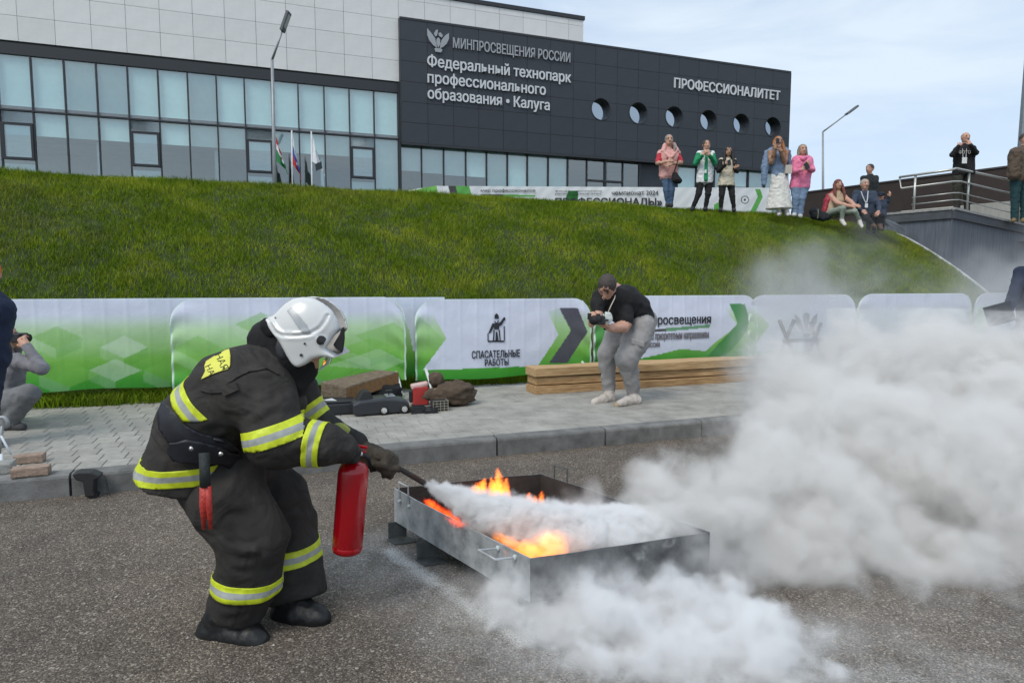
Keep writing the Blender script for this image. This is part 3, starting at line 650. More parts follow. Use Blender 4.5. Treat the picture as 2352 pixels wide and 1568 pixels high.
def in_poly(x, z, P):
    c = np.zeros(x.shape, bool); n = len(P)
    for i in range(n):
        (x0, z0), (x1, z1) = P[i], P[(i + 1) % n]
        if z0 == z1: continue
        t = ((z0 > z) != (z1 > z)) & (x < (x1 - x0) * (z - z0) / (z1 - z0) + x0); c ^= t
    return c
def grad(z, stops):
    zs_ = [s[0] for s in stops]; return np.stack([np.interp(z, zs_, [s[1][k] for s in stops]) for k in range(3)], -1)
barrier_prints = {}
metal_frame = M('barrier_tube', (.62, .66, .68, 1), .4, .1, 30, metal=.3)
def barrier(label, u0, u1, v, ztop, zbot, polys, rl=True, rr=True, texts=(), back=False, sag=.0, group='crowd barriers with printed covers', slack=.0, seed=0):
    """polys: list of (pixel polygon in photo or (u,z) list, colour or None, alpha)"""
    t = thing('crowd_barrier', label, 'barrier', S(u0, v, .15), TH, group)
    Rr = .26; W = u1 - u0
    def top(s):
        z = ztop
        if rl and s < Rr: z = ztop - (Rr - math.sqrt(max(0, Rr * Rr - (Rr - s) ** 2)))
        if rr and W - s < Rr: z = ztop - (Rr - math.sqrt(max(0, Rr * Rr - (Rr - (W - s)) ** 2)))
        return z
    rs = np.random.default_rng(seed)
    ph = rs.uniform(0, 6, 8)
    def dv(s, q):   # offset toward the viewer
        bars = 0.0
        k = (s - .14) / .205; d_ = abs(k - round(k)) * .205; bars = .0045 * max(0, 1 - d_ / .03)
        f = .010 * math.sin(s * 3.1 + ph[0]) * (1 - q) + slack * (.5 + .5 * math.sin(s * 9 + 5 * q + ph[1])) * (1 - q) ** .5 * (math.sin(q * 3.14) * .6 + .4 * (1 - q))
        e = min(s, W - s); f += .012 * max(0, 1 - e / .3) * math.sin(q * 23 + s * 12 + ph[2]) * (1 if rl or rr else 0)
        return bars * (.35 + .65 * q) + f + .006 * mnoise.noise((s * 4, q * 5, seed))
    def zb(s): return zbot + sag * math.sin(math.pi * s / W) + .01 * math.sin(s * 5 + ph[3])
    ns = max(20, int(W / .0125)); nz = 76
    V = np.zeros(((ns + 1) * (nz + 1), 3)); UZ = np.zeros(((ns + 1) * (nz + 1), 2)); i = 0
    for a in range(ns + 1):
        s = W * a / ns; zt, zl = top(s), zb(s)
        for b in range(nz + 1):
            q = b / nz; z = zl + (zt - zl) * q; V[i] = S(u0 + s, v - dv(s, q) - .025, z); UZ[i] = (u0 + s, z); i += 1
    ii = np.arange(ns)[:, None] * (nz + 1) + np.arange(nz)[None]; ii = ii.ravel(); F = np.stack([ii, ii + nz + 1, ii + nz + 2, ii + 1], 1)
    inv = wm(t).inverted(); A_ = np.array(inv); Vl = V @ A_[:3, :3].T + A_[:3, 3]
    me = np_mesh('banner_cover', Vl, F, fabric_m, smooth=True)
    q = (UZ[:, 1] - zbot) / (ztop - zbot)
    col = grad(q, [(0, STRIP), (.1, DEEP), (.33, MIDG), (.66, PALE), (.84, LAV), (1, LAV)])
    for P, c, al in polys:
        if isinstance(P[0][0], (int, float)) and P[0][0] > 30: P = [(lambda r: (r[0], r[2]))(on_v(x, y, v - .03)) for x, y in P]
        m_ = in_poly(UZ[:, 0], UZ[:, 1], P)
        cc = c if isinstance(c, np.ndarray) else (grad(q, c) if c else None)
        cm = cc[m_] if cc.ndim == 2 else cc
        col[m_] = col[m_] * (1 - al) + cm * al
    sS = UZ[:, 0] - u0; tp = np.array([top(x) for x in sS]); edge = ((tp - UZ[:, 1]) < .024) | (sS < .022) | (W - sS < .022); col[edge] = col[edge] * .25 + lin((222, 240, 236)) * .75  # pale rim paints an edge highlight into the cover colour
    hem = (q > .975); col[hem] = col[hem] * .5 + LAV * .55
    at_ = me.color_attributes.new('print', 'FLOAT_COLOR', 'POINT'); at_.data.foreach_set('color', np.concatenate([col, np.ones((len(col), 1))], 1).astype(np.float32).ravel())
    cov = link('banner_cover', me, t)
    # tube frame and feet
    pts = []
    for k in range(13): s = W * k / 12; pts.append((u0 + s, v, top(s) - .02))
    if rl: pts = [(u0 + .012, v, .4)] + [(u0 + .012 + Rr * (1 - math.cos(a)), v, ztop - .02 - Rr + Rr * math.sin(a)) for a in np.linspace(0, math.pi / 2, 7)]
    else: pts = [(u0 + .012, v, .4), (u0 + .012, v, ztop - .02)]
    if rr: pts += [(u1 - .012 - Rr * (1 - math.cos(a)), v, ztop - .02 - Rr + Rr * math.sin(a)) for a in np.linspace(math.pi / 2, 0, 7)] + [(u1 - .012, v, .4)]
    else: pts += [(u1 - .012, v, ztop - .02), (u1 - .012, v, .4)]
    MB(S).tube(pts, .017, 8, closed=True).obj('frame', metal_frame, t, smooth=True)
    q_ = MB(S)
    for k in range(1, int(W / .205)): q_.tube([(u0 + .14 + .205 * k, v, .41), (u0 + .14 + .205 * k, v, ztop - .03)], .007, 6)
    bo = q_.obj('bars', metal_frame, t, smooth=True); tag(bo, kind='stuff')
    for fu in (u0 + .12, u1 - .12):
        MB(S).tube([(fu, v, .42), (fu + .005, v - .06, .38), (fu + .012, v - .17, .3), (fu + .02, v - .28, .165)], [.017, .02, .02, .016], 8).tube([(fu, v, .42), (fu, v + .1, .36), (fu, v + .28, .165)], .017, 8).obj('foot', mt('foot_white', (.66, .7, .7, 1), .4), t, smooth=True)
    def fn(s, z, d):
        q = (z - zb(s - u0)) / max(.1, top(s - u0) - zb(s - u0)); return S(s, v - dv(s - u0, min(1, max(0, q))) - .032 - .004 * d, z)
    for tx in texts:
        body_, (xa, ya), (xb, yb), m_ = tx[:4]; k0, k1 = on_v(xa, ya, v - .03), on_v(xb, yb, v - .03)
        lettering(body_, fn, k0[0], k1[0], k1[2], k0[2], m_, cov, bold=tx[4] if len(tx) > 4 else .01, capbox=False, subdiv=.12, fat=.03)
    return t, cov, fn
ink = mt('print_ink', (.02, .022, .03, 1), .6); ink2 = mt('print_grey', (.16, .15, .17, 1), .6); inkg = mt('print_green', (.06, .3, .05, 1), .6)
def U_(x, y, v): r = on_v(x, y, v); return r[0]
W1 = lin((214, 234, 214))
def cube(cx, cy, w_, h_, v, k=1.0):   # three faces of an isometric tile, pixel centre and size
    top_ = [(cx - w_, cy), (cx, cy - h_), (cx + w_, cy), (cx, cy + h_)]
    lf = [(cx - w_, cy), (cx, cy + h_), (cx, cy + h_ * 1.9), (cx - w_, cy + h_ * .9)]
    rt = [(cx + w_, cy), (cx, cy + h_), (cx, cy + h_ * 1.9), (cx + w_, cy + h_ * .9)]
    return [(top_, MIDG * 1.0, .5 * k), (lf, W1, .16 * k), (rt, DEEP, .22 * k)]
tiles = []
for c in ((130, 775, 58, 26), (285, 797, 55, 26), (265, 850, 60, 26), (60, 835, 60, 28), (160, 860, 70, 30), (390, 850, 60, 28)): tiles += cube(*c, 7.87)
tiles[3] = (tiles[3][0], W1, .5); tiles[6] = (tiles[6][0], W1, .4)
barrier('printed barrier at far left, white to green with faceted tiles, behind the crouching photographer', -3.45, -.62, 7.9, 1.262, .31, tiles, False, False, group=None, seed=1)
barrier('rear printed barrier showing between two rounded ones, right of the white helmet', -.6, 1.98, 7.9, 1.255, .27, [([(925, 685), (1010, 685), (1010, 760), (985, 745), (950, 810), (940, 760), (925, 720)], LAV, .9)], False, False, group=None, seed=2)
t2 = []
for c in ((600, 745, 60, 28), (455, 800, 60, 30), (520, 850, 60, 28), (850, 800, 70, 24), (880, 860, 80, 30), (760, 850, 80, 30)): t2 += cube(*c, 7.57)
t2 += [([(815, 770), (905, 740), (930, 760), (930, 800), (880, 812)], MIDG, .5), ([(750, 840), (870, 800), (930, 830), (880, 850)], W1, .25)]
barrier('rounded green and white barrier directly behind the firefighter', U_(391, 740, 7.5), U_(930, 740, 7.5), 7.5, 1.268, .31, t2, True, True, sag=-.0, slack=.04, seed=3)
DK = lin((84, 82, 96))
white3 = [(985, 686), (1000, 730), (1025, 777), (971, 850), (1236, 840), (1283, 768), (1259, 720), (1252, 686)]
wf = [(0, LAV), (1, LAV)]
t_, cov3, fn3 = barrier('barrier with worker emblem and dark chevron, left of the bending photographer', U_(952, 740, 7.6), U_(1356, 740, 7.6), 7.6, 1.235, .27, [
    ([(1235, 840), (1283, 768), (1262, 715), (1285, 706), (1312, 762), (1262, 836)], MIDG, .25), (white3, LAV, .97), ([(1285, 707), (1327, 707), (1350, 761), (1303, 834), (1261, 834), (1312, 760)], DK, .97),
    ([(952, 720), (980, 740), (1020, 780), (990, 820), (955, 790)], MIDG, .35)],
    texts=[('СПАСАТЕЛЬНЫЕ', (1083, 805.5), (1194, 819), ink, .012), ('РАБОТЫ', (1113, 824.5), (1167, 838), ink, .012)], seed=4, slack=.015)
# the worker emblem: flat print
def emblem(cov, fn, v, cx, cy, w_, h_, shapes, mat_, name='emblem'):
    q = MB()
    for P in shapes:
        pts = [on_v(cx + a * w_, cy + b * h_, v - .03) for a, b in P]; n = len(pts)
        q.add([fn(p[0], p[2], 1) for p in pts] + [fn(p[0], p[2], 0) for p in pts], [tuple(range(n)), tuple(range(2 * n - 1, n - 1, -1))] + [(i, (i + 1) % n, (i + 1) % n + n, i + n) for i in range(n)])
    return q.obj(name, mat_, cov)
def bar(x0, y0, x1, y1, t=.05):
    d = math.hypot(x1 - x0, y1 - y0); nx, ny = -(y1 - y0) / d * t, (x1 - x0) / d * t; return [(x0 + nx, y0 + ny), (x1 + nx, y1 + ny), (x1 - nx, y1 - ny), (x0 - nx, y0 - ny)]
emblem(cov3, fn3, 7.6, 1140, 752, 21, 33, [
    [(-.22, -.62), (-.2, -.85), (0, -1), (.22, -.85), (.26, -.62)], bar(-.2, -.45, -.1, -.3, .05), bar(.2, -.5, .12, -.3, .05), bar(-.1, -.3, .12, -.3, .05),
    [(-.45, -.3), (-.1, -.28), (.15, -.28), (.45, -.4), (.7, -.62), (.85, -.5), (.6, -.2), (.3, -.08), (.25, .12), (-.25, .12), (-.3, -.05), (-.6, .3), (-.95, .45)],
    [(.72, -.62), (.8, -.72), (.92, -.72), (.98, -.6), (.92, -.48), (.78, -.48)], bar(-.95, .4, -.95, .95, .05), bar(-.95, .95, .85, .95, .05), bar(.85, .9, .85, -.1, .05),
    bar(-.28, .15, -.38, .92, .06), bar(.28, .15, .38, .92, .06), bar(-.02, .3, -.1, .92, .05), bar(.02, .3, .14, .92, .05), [(-.12, .9), (-.02, .5), (.12, .9)]], ink)
DG = lin((44, 140, 52))
t_, cov4, fn4 = barrier('barrier with green chevron and slogan, right of the bending photographer', U_(1362, 740, 7.6), U_(1737, 740, 7.6), 7.6, 1.262, .3, [
    ([(1400, 686), (1660, 686), (1663, 706), (1693, 747), (1620, 806), (1565, 801), (1466, 824), (1430, 830), (1395, 780)], LAV, .97),
    ([(1676, 698), (1711, 698), (1722, 731), (1715, 760), (1665, 822), (1622, 822), (1694, 742)], DG, .95), ([(1359, 745), (1385, 745), (1400, 790), (1378, 840), (1359, 840)], DG, .8),
    ([(1492, 755.5), (1530, 754), (1530, 762), (1490, 763)], lin((70, 70, 74)), .95), ([(1530, 753), (1632, 745), (1632, 752), (1530, 761)], DG, .8)],
    texts=[('просвещения', (1498, 729), (1632, 748), ink, .0), ('по приоритетным направлениям', (1490, 766), (1628, 781), ink2, .0), ('России', (1480, 783), (1513, 796), ink2, 0)], seed=5, slack=.03)
t_, cov5, fn5 = barrier('barrier with grey winged emblem, half veiled by smoke behind the sawhorse', U_(1716, 740, 7.6), U_(1962, 740, 7.6), 7.6, 1.262, .3, [
    ([(1730, 686), (1962, 686), (1962, 806), (1728, 806), (1767, 745), (1745, 722)], LAV, .95)], seed=6, slack=.03)
emblem(cov5, fn5, 7.6, 1850, 745, 26, 28, [[(-1, -.9), (-.6, -.5), (-.35, .1), (-.15, .6), (-.6, .3), (-.9, -.2)], [(1, -.9), (.6, -.6), (.3, .1), (.12, .6), (.55, .3), (.95, -.2)], [(-.3, -.8), (0, -1), (.3, -.8), (.22, -.2), (.1, .5), (-.1, .5), (-.22, -.2)], [(-.3, .7), (.3, .7), (.2, 1), (-.2, 1)]], ink2)
barrier('pale barrier standing in the smoke, second from the right', U_(1968, 740, 7.6), U_(2226, 740, 7.6), 7.6, 1.27, .3, [([(1975, 680), (2226, 680), (2226, 790), (1975, 790)], LAV, .8)], seed=7, slack=.02)
barrier('pale barrier at the far right end of the row', U_(2236, 740, 7.6), U_(2236, 740, 7.6) + 2.4, 7.6, 1.275, .3, [([(2275, 676), (2352, 676), (2352, 772), (2245, 774), (2290, 735)], LAV, .9)], seed=8, slack=.02)
# ------------------------------------------------------------------ long banner along the crest
YB_ = 17.8
bt = thing('banner', 'long white event banner with green end and black lettering behind the standing spectators', 'banner', at(1360, 500, YB_))
xl, xr = 938, 1772
def bpos(x, y, o=0): p = at(x, y, YB_ + .15 * math.sin(x * .011) - o); return p
nx_, ny_ = 900, 64; ytop = lambda x: (427 if x > 1000 else 427 + (1000 - x) * .16) + .006 * (x - 1000)
V = np.zeros(((nx_ + 1) * (ny_ + 1), 3)); PX = np.zeros(((nx_ + 1) * (ny_ + 1), 2)); i = 0
for a in range(nx_ + 1):
    x = xl + (xr - xl) * a / nx_
    for b_ in range(ny_ + 1): y = ytop(x) + (500 - ytop(x)) * b_ / ny_; V[i] = bpos(x, y, .004 * math.sin(x * .05) + .003 * math.sin(x * .21 + y * .2)); PX[i] = (x, y); i += 1
ii = (np.arange(nx_)[:, None] * (ny_ + 1) + np.arange(ny_)[None]).ravel(); F = np.stack([ii, ii + 1, ii + ny_ + 2, ii + ny_ + 1], 1)
me = np_mesh('cloth', V - np.array(bt.location), F, fabric_m, smooth=True); col = np.tile(lin((226, 230, 232)), (len(V), 1))
GR, GL = lin((98, 172, 84)), lin((120, 190, 90))
for P, c in (([(930, 445), (1002, 422), (1014, 500), (930, 500)], GL), ([(1028, 420), (1044, 420), (1053, 451), (1058, 500), (1040, 500), (1035, 451)], lin((74, 74, 74))), ([(1044, 420), (1075, 420), (1085, 452), (1090, 500), (1058, 500), (1053, 451)], GR),
             ([(1104, 446), (1156, 446.5), (1156, 452), (1104, 451)], lin((74, 74, 74))), ([(1156, 446.5), (1229, 448), (1229, 452.5), (1156, 452)], GR), ([(1306, 438), (1328, 438), (1328, 470), (1296, 470), (1300, 452)], lin((40, 110, 44))),
             ([(1734, 434), (1746, 434), (1752, 453), (1734, 490), (1721, 490), (1740.5, 452)], GR), ([(1640, 470), (1655, 462), (1660, 500), (1640, 500)], GR)):
    col[in_poly(PX[:, 0], PX[:, 1], P)] = c
a_ = np.hypot((PX[:, 0] - 1711), (PX[:, 1] - 459)); col[((a_ < 9.2) & (a_ > 7.4)) | (a_ < 2.6)] = lin((60, 62, 64))
at_ = me.color_attributes.new('print', 'FLOAT_COLOR', 'POINT'); at_.data.foreach_set('color', np.concatenate([col, np.ones((len(col), 1))], 1).astype(np.float32).ravel())
clo = link('cloth', me, bt)
fbn = lambda x, y, d: bpos(x, -y, .03 + .004 * d)
for body_, x0, x1, y0, y1, bo in (('мир профессионалов', 1104, 1230, 434, 442.5, .0), ('ПРОФЕССИОНАЛЫ»', 1275, 1521, 453.5, 473.5, .02), ('финал чемпионата', 1275, 1382, 437, 441, 0), ('региональный этап', 1275, 1380, 443.5, 448, 0), ('чемпионат 2024', 1405, 1512, 438, 448, -.01)):
    lettering(body_, fbn, x0, x1, -y1, -y0, ink, clo, capbox=False, fat=.05 if bo > 0 else .02)
for x in (1002, 1160, 1275, 1440, 1600, 1772):
    MB().tube([bpos(x, ytop(x), -.03), Vector((bpos(x, 480, -.03).x, bpos(x, 480, -.03).y, 3.05))], .016, 6).obj('post', metal_frame, bt, smooth=True)
# ------------------------------------------------------------------ things on the pavement
SW = .15
def wood(name, c1, c2, sc_=(1.2, 14, 14)): return M(name, c1, .8, 0, 3.0, bump=.35, bscale=9, stretch=sc_, col2=c2, objrand=.06)
timber_m = wood('pine_timber', (.24, .12, .045, 1), (.6, .4, .2, 1)); end_m = M('timber_end', (.25, .15, .07, 1), .9, .4, 20)
def beam(name, label, u0, u1, v0, v1, z0, z1, mat_, group=None, rz=0, tilt=0):
    t = thing(name, label, 'beam', S(u0, v0, z0), TH + rz, group)
    m = MB(); L_, D_, H_ = u1 - u0, v1 - v0, z1 - z0; n = 14; vs = []
    for i in range(n + 1):
        x = L_ * i / n; e = lambda a: mnoise.noise((x * 1.3 + a, u0 * 3 + z0 * 9, a)) * .012
        vs += [(x, e(1), e(2) * .4), (x, D_ + e(3), e(4) * .4), (x, D_ + e(5), H_ + e(6) + tilt * x), (x, e(7), H_ + e(8) + tilt * x)]
    fs = [(i * 4 + k, (i + 1) * 4 + k, (i + 1) * 4 + (k + 1) % 4, i * 4 + (k + 1) % 4) for i in range(n) for k in range(4)] + [(0, 3, 2, 1), tuple(n * 4 + k for k in range(4))]
    m.add(vs, fs); me = m.mesh(name, mat_)
    o = link('body', me, t); bevel(o, .006, 2, 50); return t
TV = 6.88
beam('timber_beam', 'bottom pine beam of the long stack beside the barriers', 2.79, 9.2, TV, TV + .3, .15, .24, timber_m, 'stacked pine beams')
beam('timber_beam', 'middle pine beam of the long stack beside the barriers', 2.81, 8.8, TV + .022, TV + .3, .252, .338, timber_m, 'stacked pine beams')
beam('timber_beam', 'top pine beam of the long stack beside the barriers', 2.78, 9.4, TV - .01, TV + .3, .352, .452, wood('pine_timber_light', (.34, .19, .075, 1), (.64, .45, .24, 1)), 'stacked pine beams')
# old beam lying behind the black cases
b0 = on_z(730, 925, SW); old = wood('old_timber', (.07, .05, .035, 1), (.22, .17, .11, 1), (6, 20, 20)); oldf = wood('old_timber_orange', (.16, .08, .03, 1), (.3, .17, .07, 1), (3, 20, 20))
ub0 = on_v(737, 915, 6.75)
t = thing('old_beam', 'weathered dark wooden beam end resting on a block behind the black cases', 'beam', S(ub0[0], 6.75, .15), TH)
fr2 = lambda a, b, c: (a, b, c)
m = MB(); m.add([(0, 0, .13), (.24, -.12, .09), (.24, -.12, .24), (0, 0, .29), (.62, .35, .2), (.82, .2, .2), (.82, .2, .33), (.62, .35, .34)], [(0, 1, 2, 3), (1, 5, 6, 2), (2, 6, 7, 3), (4, 7, 6, 5), (0, 3, 7, 4), (0, 4, 5, 1)])
o = m.obj('body', [old], None); o.parent = t; bevel(o, .012)
m = MB().add([(.245, -.125, .1), (.82, .192, .205), (.82, .192, .315), (.245, -.125, .225)], [(0, 1, 2, 3)]); o = m.obj('sawn_face', oldf, None); o.parent = t
m = MB().box((-.04, .0, 0), (.5, .3, .125)); o = m.obj('block', mt('damp_block', (.06, .05, .045, 1), .9, .3, 9), None); o.parent = t; bevel(o, .01)
case_m = mt('black_plastic', (.018, .02, .024, 1), .45, .2, 10, bump=.1); rub = mt('dark_rubber', (.012, .012, .013, 1), .75)
def oncase(x, y): return on_z(x, y, SW)
c0 = oncase(716, 958); c1 = oncase(806, 957); t = thing('tool_case', 'flat black tool case lying on the pavement left of the car shaped case', 'case', c0, TH)
m = MB().box((.0, 0, 0), (.42, .32, .115)); o = m.obj('body', case_m, None); o.parent = t; bevel(o, .02, 3)
m = MB().box((.01, .01, .117), (.41, .31, .135)); o = m.obj('lid', case_m, None); o.parent = t; bevel(o, .008, 2)
m = MB().add([(.14, .06, .14), (.24, .03, .14), (.2, .14, .15), (.12, .13, .14)], [(0, 1, 2, 3)]); o = m.obj('scrap', mt('paper_scrap', (.5, .52, .52, 1), .7), None); o.parent = t
# dark low vehicle-shaped case with two small wheels
p0 = oncase(812, 958); t = thing('toy_car', 'low dark grey car shaped case with two pale wheel discs and an open cabin', 'toy car', p0, TH + R(2)); L_ = .54
prof = [(0, .03), (0, .13), (.06, .155), (.2, .165), (.3, .17), (.4, .16), (.5, .14), (.54, .11), (.54, .03), (.5, .015), (.04, .01)]
m = MB(); n = len(prof); secs = [(0, .86), (.03, .97), (.1, 1), (.2, .99), (.25, .9)]; vs = []
for y, k in secs: vs += [(x, y, .01 + (z - .01) * k) for x, z in prof]
fs = [(i * n + a, i * n + (a + 1) % n, (i + 1) * n + (a + 1) % n, (i + 1) * n + a) for i in range(len(secs) - 1) for a in range(n)] + [tuple(range(n)), tuple((len(secs) - 1) * n + a for a in range(n))]
m.add(vs, fs); o = m.obj('body', mt('graphite_paint', (.03, .032, .038, 1), .35, .1, 10), None, smooth=False); o.parent = t; bevel(o, .012, 3, 25)
for wx in (.29, .49):
    q = Matrix.Rotation(math.pi / 2, 4, 'X'); m = MB().lathe([(.0, .012), (.036, .012), (.044, .006), (.044, -.02), (.0, -.02)], (wx, -.004, .046), 20, mat=q); o = m.obj('wheel', rub, None, smooth=True); o.parent = t
    m = MB().lathe([(.0, .016), (.026, .015), (.028, .012)], (wx, -.004, .046), 16, mat=q); r_ = m.obj('rim', mt('rim_pale', (.5, .5, .47, 1), .4, .6, 60), None); r_.parent = o
m = MB().add([(.04, .05, .15), (.2, .04, .16), (.17, .06, .23), (.1, .07, .235), (.04, .2, .15), (.2, .2, .16), (.17, .19, .23), (.1, .19, .235)], [(0, 1, 2, 3), (4, 7, 6, 5), (0, 3, 7, 4), (1, 5, 6, 2), (3, 2, 6, 7)]); o = m.obj('roof', mt('soft_top', (.008, .009, .01, 1), .7), None); o.parent = t; bevel(o, .015, 3)
m = MB().box((.33, .06, .155), (.42, .2, .175)); o = m.obj('latch', mt('latch_grey', (.2, .22, .23, 1), .5), None); o.parent = t; bevel(o, .01)
m = MB().tube([(.36, .1, .17), (.36, .1, .21)], .006, 6).box((.33, .08, .21), (.39, .12, .225)); o = m.obj('handle', case_m, None); o.parent = t
# dark bag behind
p0 = oncase(835, 930); t = thing('black_bag', 'black fabric bag slumped behind the car shaped case', 'bag', p0, TH)
def blobmesh(name, c, r, mat_, parent, seed=0, amp=.12, n=3, fr=3.5):
    bm = bmesh.new(); bmesh.ops.create_icosphere(bm, subdivisions=n, radius=1)
    for v in bm.verts:
        k = 1 + amp * mnoise.fractal(v.co * fr * .5 + Vector((seed, 0, 0)), 1.0, 2.0, 4) + amp * .6 * abs(mnoise.noise(v.co * fr * 1.7 + Vector((0, seed, 0))))
        v.co = Vector((v.co.x * r[0] * k, v.co.y * r[1] * k, max(-r[2] * .92, v.co.z * r[2] * k))) + Vector(c)
    me = bpy.data.meshes.new(name); bm.to_mesh(me); bm.free(); me.materials.append(mat_); me.polygons.foreach_set('use_smooth', [True] * len(me.polygons)); o = link(name, me, parent); return o
cloth_b = mt('black_cloth', (.01, .011, .013, 1), .9, .3, 12, bump=.4, bscale=12)
blobmesh('body', (.2, .06, .11), (.22, .13, .12), cloth_b, t, 3, .25)
m = MB().tube([(.1, .04, .2), (.16, .02, .26), (.24, .02, .26), (.3, .04, .2)], .01, 6); o = m.obj('strap', cloth_b, None, smooth=True); o.parent = t
# red canister
p0 = oncase(949, 932); t = thing('canister', 'red plastic canister with pale pink top on the pavement', 'canister', p0, TH + R(-6))
m = MB().box((0, 0, 0), (.165, .13, .2)); o = m.obj('body', mt('canister_red', (.42, .04, .035, 1), .45, .15, 8), None); o.parent = t; bevel(o, .018, 3)
m = MB().add([(-.012, .005, .165), (.165, .005, .2), (.165, .125, .2), (-.012, .125, .165), (-.02, .005, .215), (.16, .005, .245), (.16, .125, .245), (-.02, .125, .215)], [(0, 1, 2, 3), (4, 7, 6, 5), (0, 4, 5, 1), (1, 5, 6, 2), (2, 6, 7, 3), (3, 7, 4, 0)]); o = m.obj('top', mt('canister_pale', (.62, .42, .4, 1), .5, .12, 9), None); o.parent = t; bevel(o, .016, 3)
m = MB().box((-.035, .02, .03), (-.006, .1, .15)); o = m.obj('handle', case_m, None); o.parent = t; bevel(o, .008)
# brown sack
p0 = oncase(1022, 935); t = thing('sack', 'crumpled brown canvas sack with tied neck beside the red canister', 'sack', p0, TH); sack = mt('sack_brown', (.085, .06, .04, 1), .95, .35, 9, bump=.9, bscale=10)
so_ = blobmesh('body', (.1, .1, .12), (.25, .16, .125), sack, t, 11, .26, 4, 4.5)
blobmesh('neck', (-.06, .12, .27), (.075, .07, .08), sack, t, 5, .3, 3, 4)
m = MB().tube([(-.1, .05, .18), (-.02, .03, .2), (.06, .05, .19)], .012, 6); o = m.obj('cord', mt('cord_tan', (.25, .19, .1, 1), .9), None, smooth=True); o.parent = t
# dark crates
wire = mt('wire_pale', (.4, .37, .28, 1), .5)
p0 = oncase(995, 946); t = thing('wire_basket', 'small black basket with pale wire grid in front of the sack', 'basket', p0, TH)
m = MB().box((0, 0, 0), (.15, .12, .105)); o = m.obj('body', case_m, None); o.parent = t
m = MB()
for k in range(5): m.tube([(.0 + k * .0375, -.004, 0), (.0 + k * .0375, -.004, .108)], .0022, 5); m.tube([(.154, k * .03, 0), (.154, k * .03, .108)], .0022, 5)
for k in range(5): m.tube([(0, -.004, .002 + k * .026), (.154, -.004, .002 + k * .026), (.154, .12, .002 + k * .026)], .0022, 5)
o = m.obj('grid', wire, None); o.parent = t
for x, y, dx, dy, dz, rz, lb in ((946, 951, .13, .1, .075, -8, 'left of two small black slatted crates below the red canister'), (977, 951, .12, .09, .06, 6, 'right of two small black slatted crates, touching the wire basket')):
    t = thing('crate', lb, 'crate', oncase(x, y), TH + R(rz)); m = MB()
    for k in range(3): z0 = k * dz / 3; m.box((0, 0, z0 + .003), (dx, .008, z0 + dz / 3 - .004)); m.box((0, dy - .008, z0 + .003), (dx, dy, z0 + dz / 3 - .004)); m.box((0, .008, z0 + .003), (.008, dy - .008, z0 + dz / 3 - .004)); m.box((dx - .008, .008, z0 + .003), (dx, dy - .008, z0 + dz / 3 - .004))
    o = m.obj('slats', case_m, None); o.parent = t; tag(o, kind='stuff')
    m = MB().box((.008, .008, .004), (dx - .008, dy - .008, .012)); o = m.obj('base', case_m, None); o.parent = t
    for cx_ in (0, dx): m = MB().box((cx_ - .006, -.006, 0), (cx_ + .006, .006, dz)); o = m.obj('corner_post', case_m, None); o.parent = t
t = thing('wood_offcut', 'short dark wood offcut left of the crates', 'offcut', oncase(926, 948), TH + R(-4)); m = MB().box((0, 0, 0), (.11, .08, .055)); o = m.obj('body', old, None); o.parent = t; bevel(o, .005)
# bricks on the kerb at the left
brick_m = M('clay_brick', (.3, .22, .17, 1), .9, .25, 18, bump=.6, bscale=60, objrand=.05)
def brick(x, y, z, dx, dy, dz, rz, lb, mat_=brick_m):
    p = on_z(x, y, z); t = thing('brick', lb, 'brick', p, TH + R(rz)); m = MB(); 
    bm = bmesh.new(); bmesh.ops.create_cube(bm, size=1); bmesh.ops.subdivide_edges(bm, edges=bm.edges[:], cuts=5, use_grid_fill=True)
    for v in bm.verts:
        c = Vector(((v.co.x + .5) * dx, (v.co.y + .5) * dy, (v.co.z + .5) * dz)); k = mnoise.noise(c * 30 + Vector((x, y, 0))) * .004; e = sum(abs(abs(q) - .5) < .01 for q in v.co)
        c += Vector((v.co.x, v.co.y, v.co.z)) * (-k * 2 if e > 1 else k); c -= Vector((v.co.x, v.co.y, v.co.z)) * (.006 if e > 1 else 0); v.co = c
    me = bpy.data.meshes.new('body'); bm.to_mesh(me); bm.free(); me.materials.append(mat_); link('body', me, t); return t
brick(22, 1100, .15, .21, .1, .062, 3, 'front clay brick lying on the kerb at the left edge')
brick(30, 1068, .15, .175, .09, .062, 0, 'rear clay brick lying behind the other on the kerb')
brick(-25, 1092, .15, .12, .12, .075, 0, 'grey concrete block at the left edge beside the bricks', M('grey_block', (.3, .3, .28, 1), .9, .2, 14, bump=.5))
# black plastic stand against the kerb
p = on_z(175, 1139, 0); t = thing('plastic_stand', 'small black plastic stand with flared top leaning on the kerb', 'stand', (0, 0, 0))
pp = [on_v(x, y, VK - .05) for x, y in ((171, 1083), (185, 1078), (215, 1078), (236, 1086), (232, 1093), (223, 1095), (221, 1122), (223, 1133), (201, 1134), (196, 1100), (180, 1096))]
m = MB(); m.prism([(q[0], q[2]) for q in pp], lambda a, b, d: S(a, VK - d, b), .02, .12); o = m.obj('body', mt('matt_black', (.02, .02, .021, 1), .6, .2, 10), t); bevel(o, .008, 3)
q0 = [on_v(x, y, VK - .08) for x, y in ((203, 1132), (225, 1134), (225, 1140), (203, 1139))]; m = MB(); m.prism([(q[0], max(.004, q[2])) for q in q0], lambda a, b, d: S(a, VK - d, b), .02, .11); m.obj('foot', rub, t)
cb = [on_v(x, y, VK - .04) for x, y in ((228, 1085), (243, 1090), (250, 1108), (257, 1128), (262, 1137))]; MB(S).tube([(q[0], VK - .05 - .02 * i, max(.01, q[2])) for i, q in enumerate(cb)], [.003, .003, .005, .003, .003], 6).obj('cable', rub, t, smooth=True)
